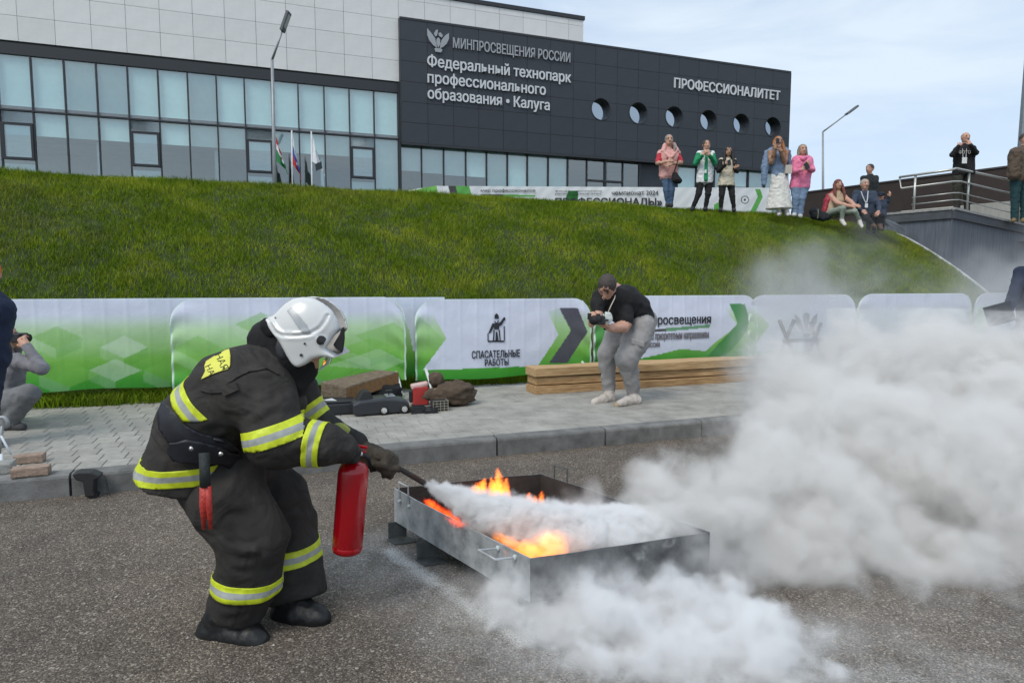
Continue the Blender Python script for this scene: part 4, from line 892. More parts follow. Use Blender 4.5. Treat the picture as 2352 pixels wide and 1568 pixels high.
# folding stool at the left edge
t = thing('folding_stool', 'grey framed folding stool with white strap cut by the left edge', 'stool', on_z(-20, 1030, .15))
YS = 4.75
MB().tube([at(-40, 958, YS), at(10, 958, YS), at(17, 966, YS), at(17, 980, YS)], .014, 8).obj('frame', pole_m, t, smooth=True)
MB().tube([at(5, 978, YS), at(2, 1010, YS), at(-2, 1042, YS)], .011, 6).obj('leg', pole_m, t, smooth=True)
MB().tube([at(2, 1000, YS - .1), at(14, 1022, YS - .1), at(26, 1043, YS - .1)], .008, 6).obj('strap', mt('strap_white', (.6, .64, .68, 1), .6), t, smooth=True)
MB().tube([at(3, 1043, YS - .15), at(4, 1105, YS - .25)], .012, 6).obj('leg', mt('strap_white', (.6, .64, .68, 1)), t, smooth=True)
# sawhorse of crossed bars in the smoke
t = thing('sawhorse', 'grey metal sawhorse of crossed bars standing in the smoke', 'sawhorse', on_z(1800, 890, .15)); YH = 7.1
gm = mt('sawhorse_grey', (.16, .16, .16, 1), .6)
for pts in (((1790, 735), (1812, 790), (1834, 848)), ((1824, 735), (1790, 815), (1755, 888)), ((1886, 742), (1866, 790), (1850, 850)), ((1862, 740), (1880, 800), (1895, 860))):
    MB().tube([at(x, y, YH + (x - 1800) * .003) for x, y in pts], .02, 8).obj('leg', gm, t, smooth=True)
MB().tube([at(1800, 783, YH), at(1890, 780, YH + .3)], .02, 8).obj('crossbar', gm, t, smooth=True)
beam('log', 'rough squared log lying in the smoke at right', 9.9, 12.4, 6.7, 7.0, .15, .4, old)
beam('plank', 'grey plank lying across the pavement in the smoke', 10.2, 12.8, 6.2, 6.45, .15, .21, old)
# ------------------------------------------------------------------ fire tray
Lc, Fc, Rc, Bc = [on_z(x, y, .285) for x, y in ((906, 1121), (1219, 1283), (1631, 1222), (1246, 1090))]
Bc = Lc + (Rc - Fc)                                     # a true parallelogram
zc_, zt_ = .1, .285
tray = thing('fire_tray', 'square galvanised steel fire tray with sooty inside on short angle legs', 'fire tray', Lc * .5 + Rc * .5 - Vector((0, 0, .285)))
steel = M('galvanised_steel', (.2, .22, .23, 1), .5, .0, 8, bump=.2, bscale=30, metal=.25, col2=(.6, .63, .64, 1), detail=12)
soot = M('soot', (.012, .011, .011, 1), .9, .0, 4, bump=.3, col2=(.06, .055, .05, 1)); steel_dk = M('scorched_steel', (.035, .036, .038, 1), .6, 0, 7, bump=.2, bscale=30, metal=.2, col2=(.2, .21, .215, 1), detail=12)
def wallplate(P, Q, mat_o, name='side_wall'):
    d = (Q - P); d.z = 0; d.normalize(); n = Vector((d.y, -d.x, 0)); ctr = (Lc + Rc) / 2
    if (P - ctr).dot(n) < 0: n = -n
    m = MB(); k = 24
    for side, off, mi in ((0, .003, 0), (1, -.003, 1)):
        vs = []
        for i in range(k + 1):
            p = P.lerp(Q, i / k); wv = .006 * mnoise.noise((p.x * 3, p.y * 3, 1)) + .003 * mnoise.noise((p.x * 11, p.y * 11, 4))
            dz = .004 * mnoise.noise((p.x * 5, p.y * 5, 9))
            vs += [tuple(Vector((p.x, p.y, zc_)) + n * (off + wv * .3)), tuple(Vector((p.x, p.y, zt_ + dz)) + n * (off + wv))]
        m.add(vs, [(2 * i, 2 * i + 2, 2 * i + 3, 2 * i + 1) for i in range(k)], mi)
    s = 2 * (k + 1)
    m.f += [(2 * i + 1, 2 * i + 3, 2 * i + 3 + s, 2 * i + 1 + s) for i in range(k)]; m.mi += [0] * k
    return m.obj(name, [mat_o, soot], tray), n, d
w1, nL, dL = wallplate(Lc, Fc, steel); w2, nF, dF = wallplate(Fc, Rc, steel_dk); w3, nB, dB = wallplate(Bc, Rc, steel_dk); w4, n4, d4 = wallplate(Lc, Bc, steel_dk)
z_ = lambda p, z: (p.x, p.y, z)
MB().add([z_(Lc, .098), z_(Fc, .098), z_(Rc, .098), z_(Bc, .098)] + [z_(Lc, .104), z_(Fc, .104), z_(Rc, .104), z_(Bc, .104)], [(0, 1, 2, 3), (4, 5, 6, 7)]).obj('floor_plate', soot, tray)
iron = mt('angle_iron', (.09, .1, .1, 1), .7, .3, 20, metal=.3)
for P, dd_ in ((Lc + dF * .01 + dL * .005, 1), (Lc + dL * .34, 1), (Fc - dL * .05 + dF * .03, 1), (Rc - dF * .1, 1), (Bc, -1), (Fc + dF * .45, 1)):
    m = MB(); p = Vector((P.x, P.y, 0)); i_ = -nL
    m.obox(p + dF * .0 + Vector((0, 0, .05)), dL * .003, dF * .05, Vector((0, 0, .047)))
    m.obox(p + dL * .05 * dd_ + Vector((0, 0, .004)), dL * .047, dF * .06, Vector((0, 0, .003))); m.obj('leg', iron, tray)
def handle(P, d, n, w_, h_, fold, name='handle', mat_=None):
    a, b = P - d * w_ / 2, P + d * w_ / 2; up = (Vector((0, 0, 1)) * math.cos(fold) + n * math.sin(fold)) * h_; lo = Vector((0, 0, -.05)) if fold < 1 else Vector((0, 0, 0))
    o = MB().tube([a + n * .012 + lo, a + n * .012, a + n * .012 + up, b + n * .012 + up, b + n * .012, b + n * .012 + lo], .0048, 8).obj(name, mat_ or steel, tray, smooth=False)
    for q in (a, b): MB().lathe([(0, -.012), (.008, -.01), (.011, 0), (.008, .01), (0, .012)], q + n * .008 + lo, 8).obj('weld', mt('weld_pale', (.5, .56, .56, 1), .6), o, smooth=True)
hp = Lc + dL * .125; handle(Vector((hp.x, hp.y, .285)), dL, nL, .105, .055, 0)
hp = Fc - dL * .155; handle(Vector((hp.x, hp.y, .262)), dL, nL, .12, .10, R(80))
hp = Bc + dB * .16; handle(Vector((hp.x, hp.y, .285)), dB, nB, .11, .07, 0, mat_=iron)
# small stones on the asphalt
stones = []; base_v = None
V = []; F = []
for i in range(1500):
    x = rng.uniform(-3.2, 3.4); y = rng.uniform(1.7, 4.9)
    if -x * SU + y * CU > VK - .05: continue
    r_ = float(rng.choice([.0025, .0035, .005, .008], p=[.5, .3, .15, .05])); n0 = len(V)
    for dx, dy, dz in ((1, 0, .2), (0, 1, .25), (-1, 0, .2), (0, -1, .3), (.1, .1, 1.1), (0, 0, -.5)): V.append((x + dx * r_ * rng.uniform(.7, 1.3), y + dy * r_ * rng.uniform(.7, 1.3), max(0, .0 + dz * r_)))
    F += [(n0 + a, n0 + b, n0 + c) for a, b, c in ((0, 1, 4), (1, 2, 4), (2, 3, 4), (3, 0, 4), (1, 0, 5), (2, 1, 5), (3, 2, 5), (0, 3, 5))]
o = link('gravel', np_mesh('gravel', V, F, mt('gravel_pale', (.42, .4, .36, 1), .9, .3, 200))); tag(o, 'loose pale grit scattered on the asphalt', kind='stuff')
# ------------------------------------------------------------------ signed-distance modelling for people and clothes
def smin(a, b, k):
    h = np.clip(.5 + .5 * (b - a) / k, 0, 1); return b + (a - b) * h - k * h * (1 - h)
class SDF:
    def __init__(s, k=.025): s.p = []; s.k = k
    def cap(s, a, b, ra, rb=None, l=0, sq=None, k=None):      # tapered capsule; sq=(axis, factor) squashes the section along axis
        s.p.append(('cap', Vector(a), Vector(b), ra, ra if rb is None else rb, l, sq, k)); return s
    def ell(s, c, r, l=0, rot=None, k=None): s.p.append(('ell', Vector(c), r, rot, None, l, None, k)); return s
    def cone(s, a, b, ra, rb, l=0, sq=None, k=None, rnd=.01): s.p.append(('cone', Vector(a), Vector(b), ra, rb, l, sq, k, rnd)); return s
    def cut(s, a, n): s.p.append(('cut', Vector(a), Vector(n).normalized())); return s
    def sub_ell(s, c, r, k=.01): s.p.append(('sub', Vector(c), r, k)); return s
    def chain(s, pts, rs, l=0, k=None):
        for i in range(len(pts) - 1): s.cap(pts[i], pts[i + 1], rs[i], rs[i + 1], l, None, k)
        return s
    def bounds(s):
        lo, hi = np.full(3, 1e9), np.full(3, -1e9)
        for q in s.p:
            if q[0] in ('cap', 'cone'):
                for c in (q[1], q[2]): r = max(q[3], q[4]) * (q[6][1] if q[6] and q[6][1] > 1 else 1) + .03; lo = np.minimum(lo, np.array(c) - r); hi = np.maximum(hi, np.array(c) + r)
            elif q[0] == 'ell': r = max(q[2]) + .02; lo = np.minimum(lo, np.array(q[1]) - r); hi = np.maximum(hi, np.array(q[1]) + r)
        return lo, hi
    @staticmethod
    def dist(q, P):
        if q[0] in ('cap', 'cone'):
            a, b = np.array(q[1]), np.array(q[2]); ba = b - a; L2 = max(1e-12, ba @ ba); pa = P - a; t = (pa @ ba) / L2
            tc_ = np.clip(t, 0, 1); D = pa - tc_[..., None] * ba
            if q[0] == 'cone': D = pa - t[..., None] * ba
            if q[6]:
                ax, f = np.array(Vector(q[6][0]).normalized()), q[6][1]; c = D @ ax; D = D + ((1 / f - 1) * c)[..., None] * ax
            d = np.sqrt((D * D).sum(-1)) - (q[3] + (q[4] - q[3]) * tc_)
            if q[0] == 'cone':
                Ln = math.sqrt(L2); e = (np.abs(t - .5) - .5) * Ln; rn = q[8]; d2 = d + rn; e2 = e + rn
                d = np.minimum(np.maximum(d2, e2), 0) + np.sqrt(np.maximum(d2, 0) ** 2 + np.maximum(e2, 0) ** 2) - rn
            return d
        c, r = np.array(q[1]), np.array(q[2], float); D = P - c
        if len(q) > 3 and q[0] == 'ell' and q[3] is not None: D = D @ np.array(q[3].to_3x3())
        k0 = np.sqrt(((D / r) ** 2).sum(-1)); k1 = np.sqrt(((D / (r * r)) ** 2).sum(-1)) + 1e-9; return k0 * (k0 - 1) / k1
    def eval(s, P, labels=False):
        F = np.full(P.shape[:-1], 1e3); lab = np.zeros(P.shape[:-1], int); best = np.full(P.shape[:-1], 1e3)
        for q in s.p:
            if q[0] == 'cut': F = np.maximum(F, (P - np.array(q[1])) @ np.array(q[2])); continue
            if q[0] == 'sub': F = -smin(-F, s.dist(('ell',) + q[1:3] + (None,), P), q[3]); continue
            d = s.dist(q, P); kk = q[7] if q[7] is not None else s.k
            F = smin(F, d, kk) if kk > 1e-5 else np.minimum(F, d)
            if labels: m = d < best; best[m] = d[m]; lab[m] = q[5]
        return (F, lab) if labels else F
    def mesh(s, name, mats_, parent=None, h=.014, smooth_it=1, disp=None, want=None):
        lo, hi = s.bounds(); lo -= h * 2; n = np.ceil((hi - lo) / h).astype(int) + 3
        ax = [lo[i] + np.arange(n[i]) * h for i in range(3)]
        F = np.empty(n)
        for x0 in range(0, n[0], 24):
            P = np.stack(np.meshgrid(ax[0][x0:x0 + 24], ax[1], ax[2], indexing='ij'), -1); F[x0:x0 + 24] = s.eval(P)
        F[F == 0] = 1e-6; I = F < 0
        nc = n - 1; acc = np.zeros((*nc, 3)); cnt = np.zeros(nc)
        gi = np.indices(n).transpose(1, 2, 3, 0).astype(float)
        for a in range(3):
            s0 = [slice(None)] * 3; s1 = [slice(None)] * 3; s0[a] = slice(0, -1); s1[a] = slice(1, None)
            F0, F1 = F[tuple(s0)], F[tuple(s1)]; cr_ = (F0 < 0) != (F1 < 0); t = np.where(cr_, F0 / np.where(cr_, F0 - F1, 1), 0)
            pt = gi[tuple(s0)].copy(); pt[..., a] += t; o1, o2 = [x for x in range(3) if x != a]
            for i in (0, 1):
                for j in (0, 1):   # neighbour cells
                    src = [slice(None)] * 3; dst = [slice(None)] * 3
                    src[o1] = slice(0, -1) if i == 0 else slice(1, None); src[o2] = slice(0, -1) if j == 0 else slice(1, None)
                    c_ = cr_[tuple(src)]; acc += np.where(c_[..., None], pt[tuple(src)], 0); cnt += c_
        act = cnt > 0; idx = -np.ones(nc, int); idx[act] = np.arange(act.sum()); V = lo + (acc[act] / cnt[act][:, None]) * h
        Q = []
        for a in range(3):
            o1, o2 = [(1, 2), (2, 0), (0, 1)][a]
            s0 = [slice(None)] * 3; s1 = [slice(None)] * 3; s0[a] = slice(0, -1); s1[a] = slice(1, None)
            for s_ in (s0, s1): s_[o1] = slice(1, -1); s_[o2] = slice(1, -1)
            i0, i1 = I[tuple(s0)], I[tuple(s1)]; w_ = np.argwhere(i0 != i1)
            if not len(w_): continue
            fl = i0[tuple(w_.T)]; c = w_.copy(); c[:, o1] += 1; c[:, o2] += 1
            def cell(d1, d2): k = c.copy(); k[:, o1] += d1; k[:, o2] += d2; return idx[tuple(k.T)]
            q = np.stack([cell(-1, -1), cell(0, -1), cell(0, 0), cell(-1, 0)], 1); q[~fl] = q[~fl][:, ::-1]; Q.append(q)
        Q = np.concatenate(Q); Q = Q[(Q >= 0).all(1)]
        for _ in range(smooth_it):
            sm = np.zeros_like(V); ct = np.zeros(len(V))
            for a, b in ((0, 1), (1, 2), (2, 3), (3, 0)):
                np.add.at(sm, Q[:, a], V[Q[:, b]]); np.add.at(ct, Q[:, a], 1); np.add.at(sm, Q[:, b], V[Q[:, a]]); np.add.at(ct, Q[:, b], 1)
            V = V * .5 + .5 * sm / np.maximum(ct, 1)[:, None]
        if disp: V = disp(V, Q)
        fc = V[Q].mean(1); lab = s.eval(fc, True)[1]
        if want: return V, Q, lab
        if parent is not None: A_ = np.array(wm(parent).inverted()); V = V @ A_[:3, :3].T + A_[:3, 3]
        me = np_mesh(name, V, Q, mats_, lab if isinstance(mats_, (list, tuple)) and len(mats_) > 1 else None, smooth=True)
        return link(name, me, parent)
def vnormals(V, Q):
    n = np.cross(V[Q[:, 2]] - V[Q[:, 0]], V[Q[:, 3]] - V[Q[:, 1]]); N = np.zeros_like(V)
    for k in range(4): np.add.at(N, Q[:, k], n)
    return N / (np.linalg.norm(N, axis=1)[:, None] + 1e-12)
def wrinkle(amp, fr=9, seed=0, stretch=(1, 1, 1)):
    def f(V, Q):
        N = vnormals(V, Q); d = np.empty(len(V)); st = stretch
        for i, p in enumerate(V):
            a = mnoise.noise((p[0] * fr * st[0] + seed, p[1] * fr * st[1], p[2] * fr * st[2])); b = mnoise.noise((p[0] * fr * 2.1 * st[0], p[1] * fr * 2.1 * st[1] + seed, p[2] * fr * 2.1 * st[2]))
            d[i] = (1 - 2.6 * abs(a)) * .7 + (.5 - 1.5 * abs(b)) * .35
        return V + N * (d * amp)[:, None]
    return f
def vec(*a): return Vector(a)
skin_m = M('skin', (.5, .28, .2, 1), .55, .08, 20); skin2 = M('skin_tan', (.36, .2, .13, 1), .55, .08, 20); eye_m = mt('eye_dark', (.02, .015, .012, 1), .3); lip_m = mt('lips', (.3, .1, .09, 1), .5)
def hand(sd, wrist, d, up, sc_=1.0, curl=.5, l=0):
    """palm, four bent fingers and a thumb; d points from wrist to fingertips, up is the back-of-hand normal"""
    d = Vector(d).normalized(); up = Vector(up); up = (up - d * up.dot(d)).normalized(); sx = d.cross(up); k = sc_
    w_ = Vector(wrist); sd.cap(w_, w_ + d * .03 * k, .026 * k, .03 * k, l, k=.012)
    pc = w_ + d * .065 * k; sd.cap(w_ + d * .03 * k + sx * .014 * k, w_ + d * .085 * k + sx * .022 * k, .017 * k, .016 * k, l, k=.01); sd.cap(w_ + d * .03 * k - sx * .014 * k, w_ + d * .085 * k - sx * .022 * k, .017 * k, .016 * k, l, k=.01)
    for i, (o, ln) in enumerate(((-.03, .062), (-.011, .074), (.01, .07), (.03, .056))):
        p = w_ + d * .09 * k + sx * o * k; a1 = curl * .9; a2 = curl * 2.1
        q1 = p + (d * math.cos(a1) - up * math.sin(a1)) * ln * .5 * k; q2 = q1 + (d * math.cos(a2) - up * math.sin(a2)) * ln * .5 * k
        sd.cap(p, q1, .0105 * k, .0095 * k, l, k=.004); sd.cap(q1, q2, .0095 * k, .008 * k, l, k=.003)
    p = w_ + d * .03 * k - sx * .026 * k; q1 = p + (d * .6 - sx * .75 - up * .3 * curl).normalized() * .04 * k; q2 = q1 + (d * .9 - sx * .2 - up * .7 * curl).normalized() * .032 * k
    sd.cap(p, q1, .013 * k, .0115 * k, l, k=.006); sd.cap(q1, q2, .0115 * k, .009 * k, l, k=.003)
def head(sd, c, fwd, up=(0, 0, 1), s=1.0, l=0, jaw=1.0):
    f = Vector(fwd).normalized(); u_ = Vector(up); u_ = (u_ - f * u_.dot(f)).normalized(); r_ = f.cross(u_); c = Vector(c)
    rot = Matrix((r_, f, u_)).transposed().to_4x4()
    sd.ell(c + u_ * .02 * s, (.075 * s, .094 * s, .09 * s), l, rot, k=.02); sd.ell(c - u_ * .045 * s + f * .022 * s, (.057 * s * jaw, .068 * s, .068 * s), l, rot, k=.03)
    sd.cap(c + f * .09 * s + u_ * .012 * s, c + f * .107 * s - u_ * .022 * s, .009 * s, .014 * s, l, k=.012)
    for e in (-1, 1): sd.ell(c + r_ * e * .077 * s - f * .005 * s - u_ * .005 * s, (.01 * s, .02 * s, .03 * s), l, rot, k=.006)
    return f, u_, r_
def face_bits(parent, c, f, u_, r_, s=1.0, glasses=False):
    for e in (-1, 1):
        q = MB(); p = c + f * .087 * s + r_ * e * .031 * s + u_ * .018 * s
        q.lathe([(0, -.006 * s), (.007 * s, -.004 * s), (.01 * s, 0), (.007 * s, .004 * s), (0, .006 * s)], p - f * .003 * s, 8); q.obj('eye', eye_m, parent, smooth=True)
        q = MB(); p2 = c + f * .09 * s + r_ * e * .032 * s + u_ * .04 * s; q.obox(p2, r_ * .015 * s, f * .005 * s, u_ * .0028 * s); q.obj('eyebrow', mt('brow', (.06, .04, .03, 1), .9), parent)
    q = MB(); q.obox(c + f * .088 * s - u_ * .05 * s, r_ * .018 * s, f * .005 * s, u_ * .004 * s); o = q.obj('mouth', lip_m, parent); bevel(o, .003)
def hair_mesh(parent, c, f, u_, r_, s, mat_, style='short', h=.013, ends=()):
    sd = SDF(.012); rot = Matrix((r_, f, u_)).transposed().to_4x4()
    sd.ell(c + u_ * .03 * s - f * .012 * s, (.087 * s, .1 * s, .095 * s), 0, rot)
    if style in ('long', 'bob'):
        L_ = .3 if style == 'long' else .13
        for e in (-1, 1): sd.cap(c + r_ * e * .068 * s - f * .01 * s + u_ * .02 * s, c + r_ * e * .085 * s - u_ * L_ * s * .8 + f * .01 * s, .032 * s, .025 * s)
        if style == 'long':
            for e in (-1, 1): sd.cap(c + r_ * e * .082 * s, c + r_ * e * .105 * s - u_ * .2 * s + f * .09 * s, .036 * s, .03 * s); sd.cap(c + r_ * e * .105 * s - u_ * .2 * s + f * .09 * s, c + r_ * e * .1 * s - u_ * .33 * s + f * .12 * s, .03 * s, .02 * s)
        sd.cap(c - f * .06 * s, c - f * .07 * s - u_ * L_ * s, .075 * s, .05 * s); sd.cap(c - f * .05 * s + r_ * .04 * s, c - f * .05 * s + r_ * .06 * s - u_ * L_ * s, .05 * s, .03 * s); sd.cap(c - f * .05 * s - r_ * .04 * s, c - f * .05 * s - r_ * .06 * s - u_ * L_ * s, .05 * s, .03 * s)
    for a, b, ra, rb in ends: sd.cap(a, b, ra, rb)
    sd.p.append(('sub', c + f * .075 * s - u_ * .035 * s, (.066 * s, .07 * s, .085 * s) if True else 0, .008)) if abs(f.y) > .6 else sd.p.append(('sub', c + f * .08 * s - u_ * .035 * s, (.07 * s, .068 * s, .085 * s), .008))
    if style == 'short': sd.cut(c - u_ * .045 * s, -u_ - f * -.35)
    return sd.mesh('hair', mat_, parent, h=h, smooth_it=1, disp=wrinkle(.004, 40, 3))
def cloth(name, c, rough=.85, bump=.5, sc_=28): return mt(name, (*c, 1), rough, .18, 9, bump, sc_)
def frame3(a, b):
    d = (Vector(b) - Vector(a)).normalized(); return d
# generic dressed person given joint positions in world space
def person(label, J, cols, hairstyle='short', hairmat=None, skin=None, s=1.0, look=(0, -1, 0), headup=(0, 0, 1), group=None, sleeve='long', trousers=.0, h=.014, skirt=None, wr=.012, top_fat=1.0, hands=True, face=True, base=None, headshape=1.0, hand_up=None, curl=.6):
    """J: head, neck, chest, waist, hips, shoulders sl/sr, elbows el/er, wrists wl/wr, hands tip hl/hr, hips jl/jr, knees kl/kr, ankles al/ar, toes tl/tr. cols: top, bottom, shoe, sleeve(optional)"""
    skin = skin or skin_m; base = base or ((J['al'] + J['ar']) / 2 if 'al' in J else J['hips']); t = thing('person', label, 'person', base, group=group)
    msl = [skin, cols['top'], cols['bottom'], cols['shoe'], cols.get('sleeve', cols['top']), cols.get('inner', cols['top'])]
    sd = SDF(.022 * s); lr = Vector((J['sr'] - J['sl'])); lrn = lr.normalized()
    c = J['head']; f, u_, r_ = head(sd, c, look, headup, s * headshape)
    sd.cap(J['neck'], c - u_ * .06 * s, .052 * s, .048 * s, 0)
    g = top_fat
    sd.cap(J['sl'], J['sr'], .062 * s * g, .062 * s * g, 1, k=.03 * s)
    for e, m_ in ((-1, J['sl']), (1, J['sr'])):
        up_ = J['chest'] + lrn * e * .075 * s * g; lo_ = J['waist'] + lrn * e * .06 * s * g; hp = J['hips'] + lrn * e * .065 * s * g
        sd.cap(up_, lo_, .105 * s * g, .095 * s * g, 1, k=.03 * s); sd.cap(lo_, hp, .095 * s * g, .1 * s * g, 1, k=.03 * s)
    sd.cap(J['neck'] - (J['neck'] - J['chest']) * .2, J['chest'], .07 * s, .1 * s * g, 1, k=.03 * s)
    if skirt: 
        sd.cone(J['hips'] + Vector((0, 0, .04)), skirt[0], .15 * s, skirt[1], 2, sq=((0, 1, 0), .75), k=.02)
    if 'kl' in J:
        for a in 'lr':
            hj, kn, an, to = J['j' + a], J['k' + a], J['a' + a], J['t' + a]; bl = 2
            tr = trousers
            sd.cap(hj, kn, .088 * s * (1 + tr * .3), (.062 + tr * .02) * s, bl, k=.02); sd.cap(kn, an, (.06 + tr * .02) * s, (.042 + tr * .025) * s, bl, k=.015)
            sd.cap(an - Vector((0, 0, .01)), an + (to - an) * .1 - Vector((0, 0, .03)), .042 * s, .045 * s, 3, k=.01); sd.cap(an + (to - an) * .1 - Vector((0, 0, .03)), to, .044 * s, .034 * s, 3, k=.012)
    for a in 'lr':
        if 'e' + a not in J: continue
        sh, el, wr_ = J['s' + a], J['e' + a], J['w' + a]; sl_ = 4
        if sleeve == 'long': sd.cap(sh, el, .062 * s, .05 * s, sl_, k=.02); sd.cap(el, wr_, .05 * s, .036 * s, sl_, k=.015)
        else:
            mid = sh.lerp(el, .8); sd.cap(sh, mid, .064 * s, .058 * s, sl_, k=.02); sd.cap(mid, el, .045 * s, .042 * s, 0, k=.004); sd.cap(el, wr_, .042 * s, .028 * s, 0, k=.012)
        if hands: hand(sd, wr_, (J['h' + a] - wr_), hand_up or Vector((0, -1, .4)), s, curl)
    o = sd.mesh('body', msl, t, h=h, disp=wrinkle(wr * .6, 11, 2) if wr else None)
    if face: face_bits(t, c, f, u_, r_, s * headshape)
    if hairmat: hair_mesh(t, c, f, u_, r_, s * headshape, hairmat, hairstyle)
    return t, (c, f, u_, r_)
# ------------------------------------------------------------------ spectators on the crest
def K(ox, oy, k, Y0): return lambda x, y, dy=0.0: at(ox + k * x, oy + k * y, Y0 + dy)
hb = lambda n, c: mt(n, (*c, 1), .7, .35, 40, .5, 60)
hair_grey, hair_black, hair_red, hair_blond, hair_dark = hb('hair_grey', (.22, .21, .2)), hb('hair_black', (.012, .011, .012)), hb('hair_auburn', (.3, .11, .035)), hb('hair_ash', (.25, .21, .16)), hb('hair_dark', (.05, .04, .035))
pk = K(1470, 275.6, .1953, 14.6)
jeans = cloth('denim', (.06, .11, .19)); jeans2 = cloth('denim_light', (.16, .23, .34)); blackc = cloth('black_fabric', (.008, .008, .009)); whites = cloth('white_shoe', (.55, .53, .5)); darkshoe = cloth('dark_shoe', (.03, .03, .03))
G = 'spectators standing on the crest'
def std(px, head, hw, sh, el, wr_, hd, chest, waist, hips, knees, ankles, dyl=-.0, dyr=-.0, dyh=-.28, toe=(-8, 8)):
    J = {}
    J['head'] = px(*head, -.03); J['neck'] = px(head[0], (head[1] + sh[0][1]) / 2 + 25)
    for i, a in enumerate('lr'):
        J['s' + a] = px(*sh[i]); J['e' + a] = px(*el[i], -.1); J['w' + a] = px(*wr_[i], dyh); J['h' + a] = px(*hd[i], dyh - .03)
        J['j' + a] = px(hips[0] + (-1, 1)[i] * hips[2], hips[1]); J['k' + a] = px(*knees[i], -.05); J['a' + a] = px(*ankles[i]); J['t' + a] = px(ankles[i][0] + toe[i], ankles[i][1] + 22, -.14)
    J['chest'] = px(*chest); J['waist'] = px(*waist); J['hips'] = px(hips[0], hips[1]); return J
# 1 grey-haired person in a pink quilted vest
J = std(pk, (340, 240), 0, ((245, 395), (435, 395)), ((205, 510), (480, 500)), ((320, 490), (375, 515)), ((390, 470), (330, 525)), (340, 430), (335, 560), (335, 650, 42), ((310, 830), (372, 830)), ((325, 985), (362, 985)))
pinkq = cloth('pink_quilt', (.62, .33, .3), bump=.9, sc_=12)
t, hd_ = person('grey haired person in pale pink quilted vest, arms crossed over red sleeves', J, {'top': pinkq, 'bottom': jeans, 'shoe': darkshoe, 'sleeve': cloth('red_knit', (.45, .03, .05))}, 'short', hair_grey, s=1.02, group=G, sleeve='short', top_fat=1.22, wr=.02)
SDF(.02).chain([pk(400, 290, -.05), pk(415, 330, -.1), pk(405, 365, -.13)], [.03, .028, .015]).mesh('ponytail', hair_grey, t, h=.01)
sd = SDF(.02).chain([pk(270, 370, -.06), pk(300, 300, .04), pk(390, 295, .06), pk(430, 360, -.06), pk(370, 440, -.16)], [.05, .055, .055, .05, .03]).chain([pk(270, 370, -.06), pk(355, 445, -.16)], [.05, .03]); sd.mesh('collar', pinkq, t, h=.012, disp=wrinkle(.008, 20, 4))
bg_ = thing('handbag', 'black shoulder bag hanging at the side of the person in the pink vest', 'bag', pk(425, 740))
sd = SDF(.03).cap(pk(410, 640, -.2), pk(430, 700, -.2), .055, .08).cap(pk(410, 700, -.2), pk(460, 715, -.2), .07, .06); sd.mesh('body', blackc, bg_, h=.014, disp=wrinkle(.01, 14, 1))
MB().tube([pk(400, 620, -.2), pk(430, 520, -.24), pk(455, 430, -.16)], .012, 6).obj('strap', blackc, bg_, smooth=True)
# 2 green and white jacket
J = std(pk, (783, 300), 0, ((700, 400), (845, 400)), ((655, 510), (875, 500)), ((735, 420), (820, 420)), ((765, 370), (800, 370)), (775, 440), (775, 600), (760, 720, 48), ((690, 870), (800, 870)), ((620, 1030), (770, 1030)), toe=(-18, -10))
green = cloth('green_sport', (.01, .24, .1)); whitec = cloth('white_nylon', (.68, .7, .71), bump=.8, sc_=14)
t, hd_ = person('person in green and white sports jacket and black trousers, hands raised to the mouth', J, {'top': whitec, 'bottom': blackc, 'shoe': darkshoe, 'sleeve': green}, 'short', hair_dark, group=G, wr=.018, top_fat=1.05)
sd = SDF(.02); sd.cone(pk(765, 470, -.02), pk(757, 742, -.02), .145, .175, 0, sq=((0, 1, 0), .68)); sd.mesh('jacket_front', whitec, t, h=.014, disp=wrinkle(.014, 12, 5))
sd = SDF(.01).cap(pk(780, 430, -.12), pk(773, 700, -.135), .03, .045); sd.mesh('shirt', green, t, h=.012); sd = SDF(.02).chain([pk(655, 515, -.1), pk(690, 420, -.02)], [.055, .07]).chain([pk(880, 510, -.1), pk(850, 420, -.02)], [.055, .07]).chain([pk(735, 385, -.04), pk(780, 400, -.09), pk(830, 385, -.04)], [.03, .04, .03]); sd.mesh('sleeve_panels', green, t, h=.013, disp=wrinkle(.01, 14, 7))
MB().obox(pk(770, 605, -.19), (.022, 0, 0), (0, .004, 0), (0, 0, .035)).obj('badge', mt('badge_white', (.7, .72, .72, 1), .5), t)
# 3 dark haired person in cream top
J = std(pk, (1035, 375), 0, ((960, 480), (1100, 480)), ((925, 600), (1140, 600)), ((1000, 530), (1110, 570)), ((1040, 495), (1120, 560)), (1030, 520), (1025, 650), (1020, 740, 45), ((960, 890), (1085, 890)), ((950, 1040), (1105, 1040)))
cream = cloth('cream_cotton', (.6, .54, .42)); 
t, hd_ = person('person with long black hair in cream top and black trousers', J, {'top': cream, 'bottom': blackc, 'shoe': darkshoe, 'sleeve': blackc}, 'long', hair_black, skin=skin2, s=.93, group=G, wr=.018, top_fat=1.0)
sd = SDF(.02); sd.cone(pk(1020, 600, -.02), pk(1015, 775, -.02), .14, .185, 0, sq=((0, 1, 0), .7)); sd.mesh('hem', cream, t, h=.014, disp=wrinkle(.016, 14, 5))
ph = thing('phone', 'phone held at the chest by the person with long black hair', 'phone', pk(1050, 505, -.36)); o = MB().obox(pk(1050, 502, -.36), (.034, 0, .01), (0, .004, 0), (-.01, 0, .06)).obj('body', case_m, ph); bevel(o, .003)
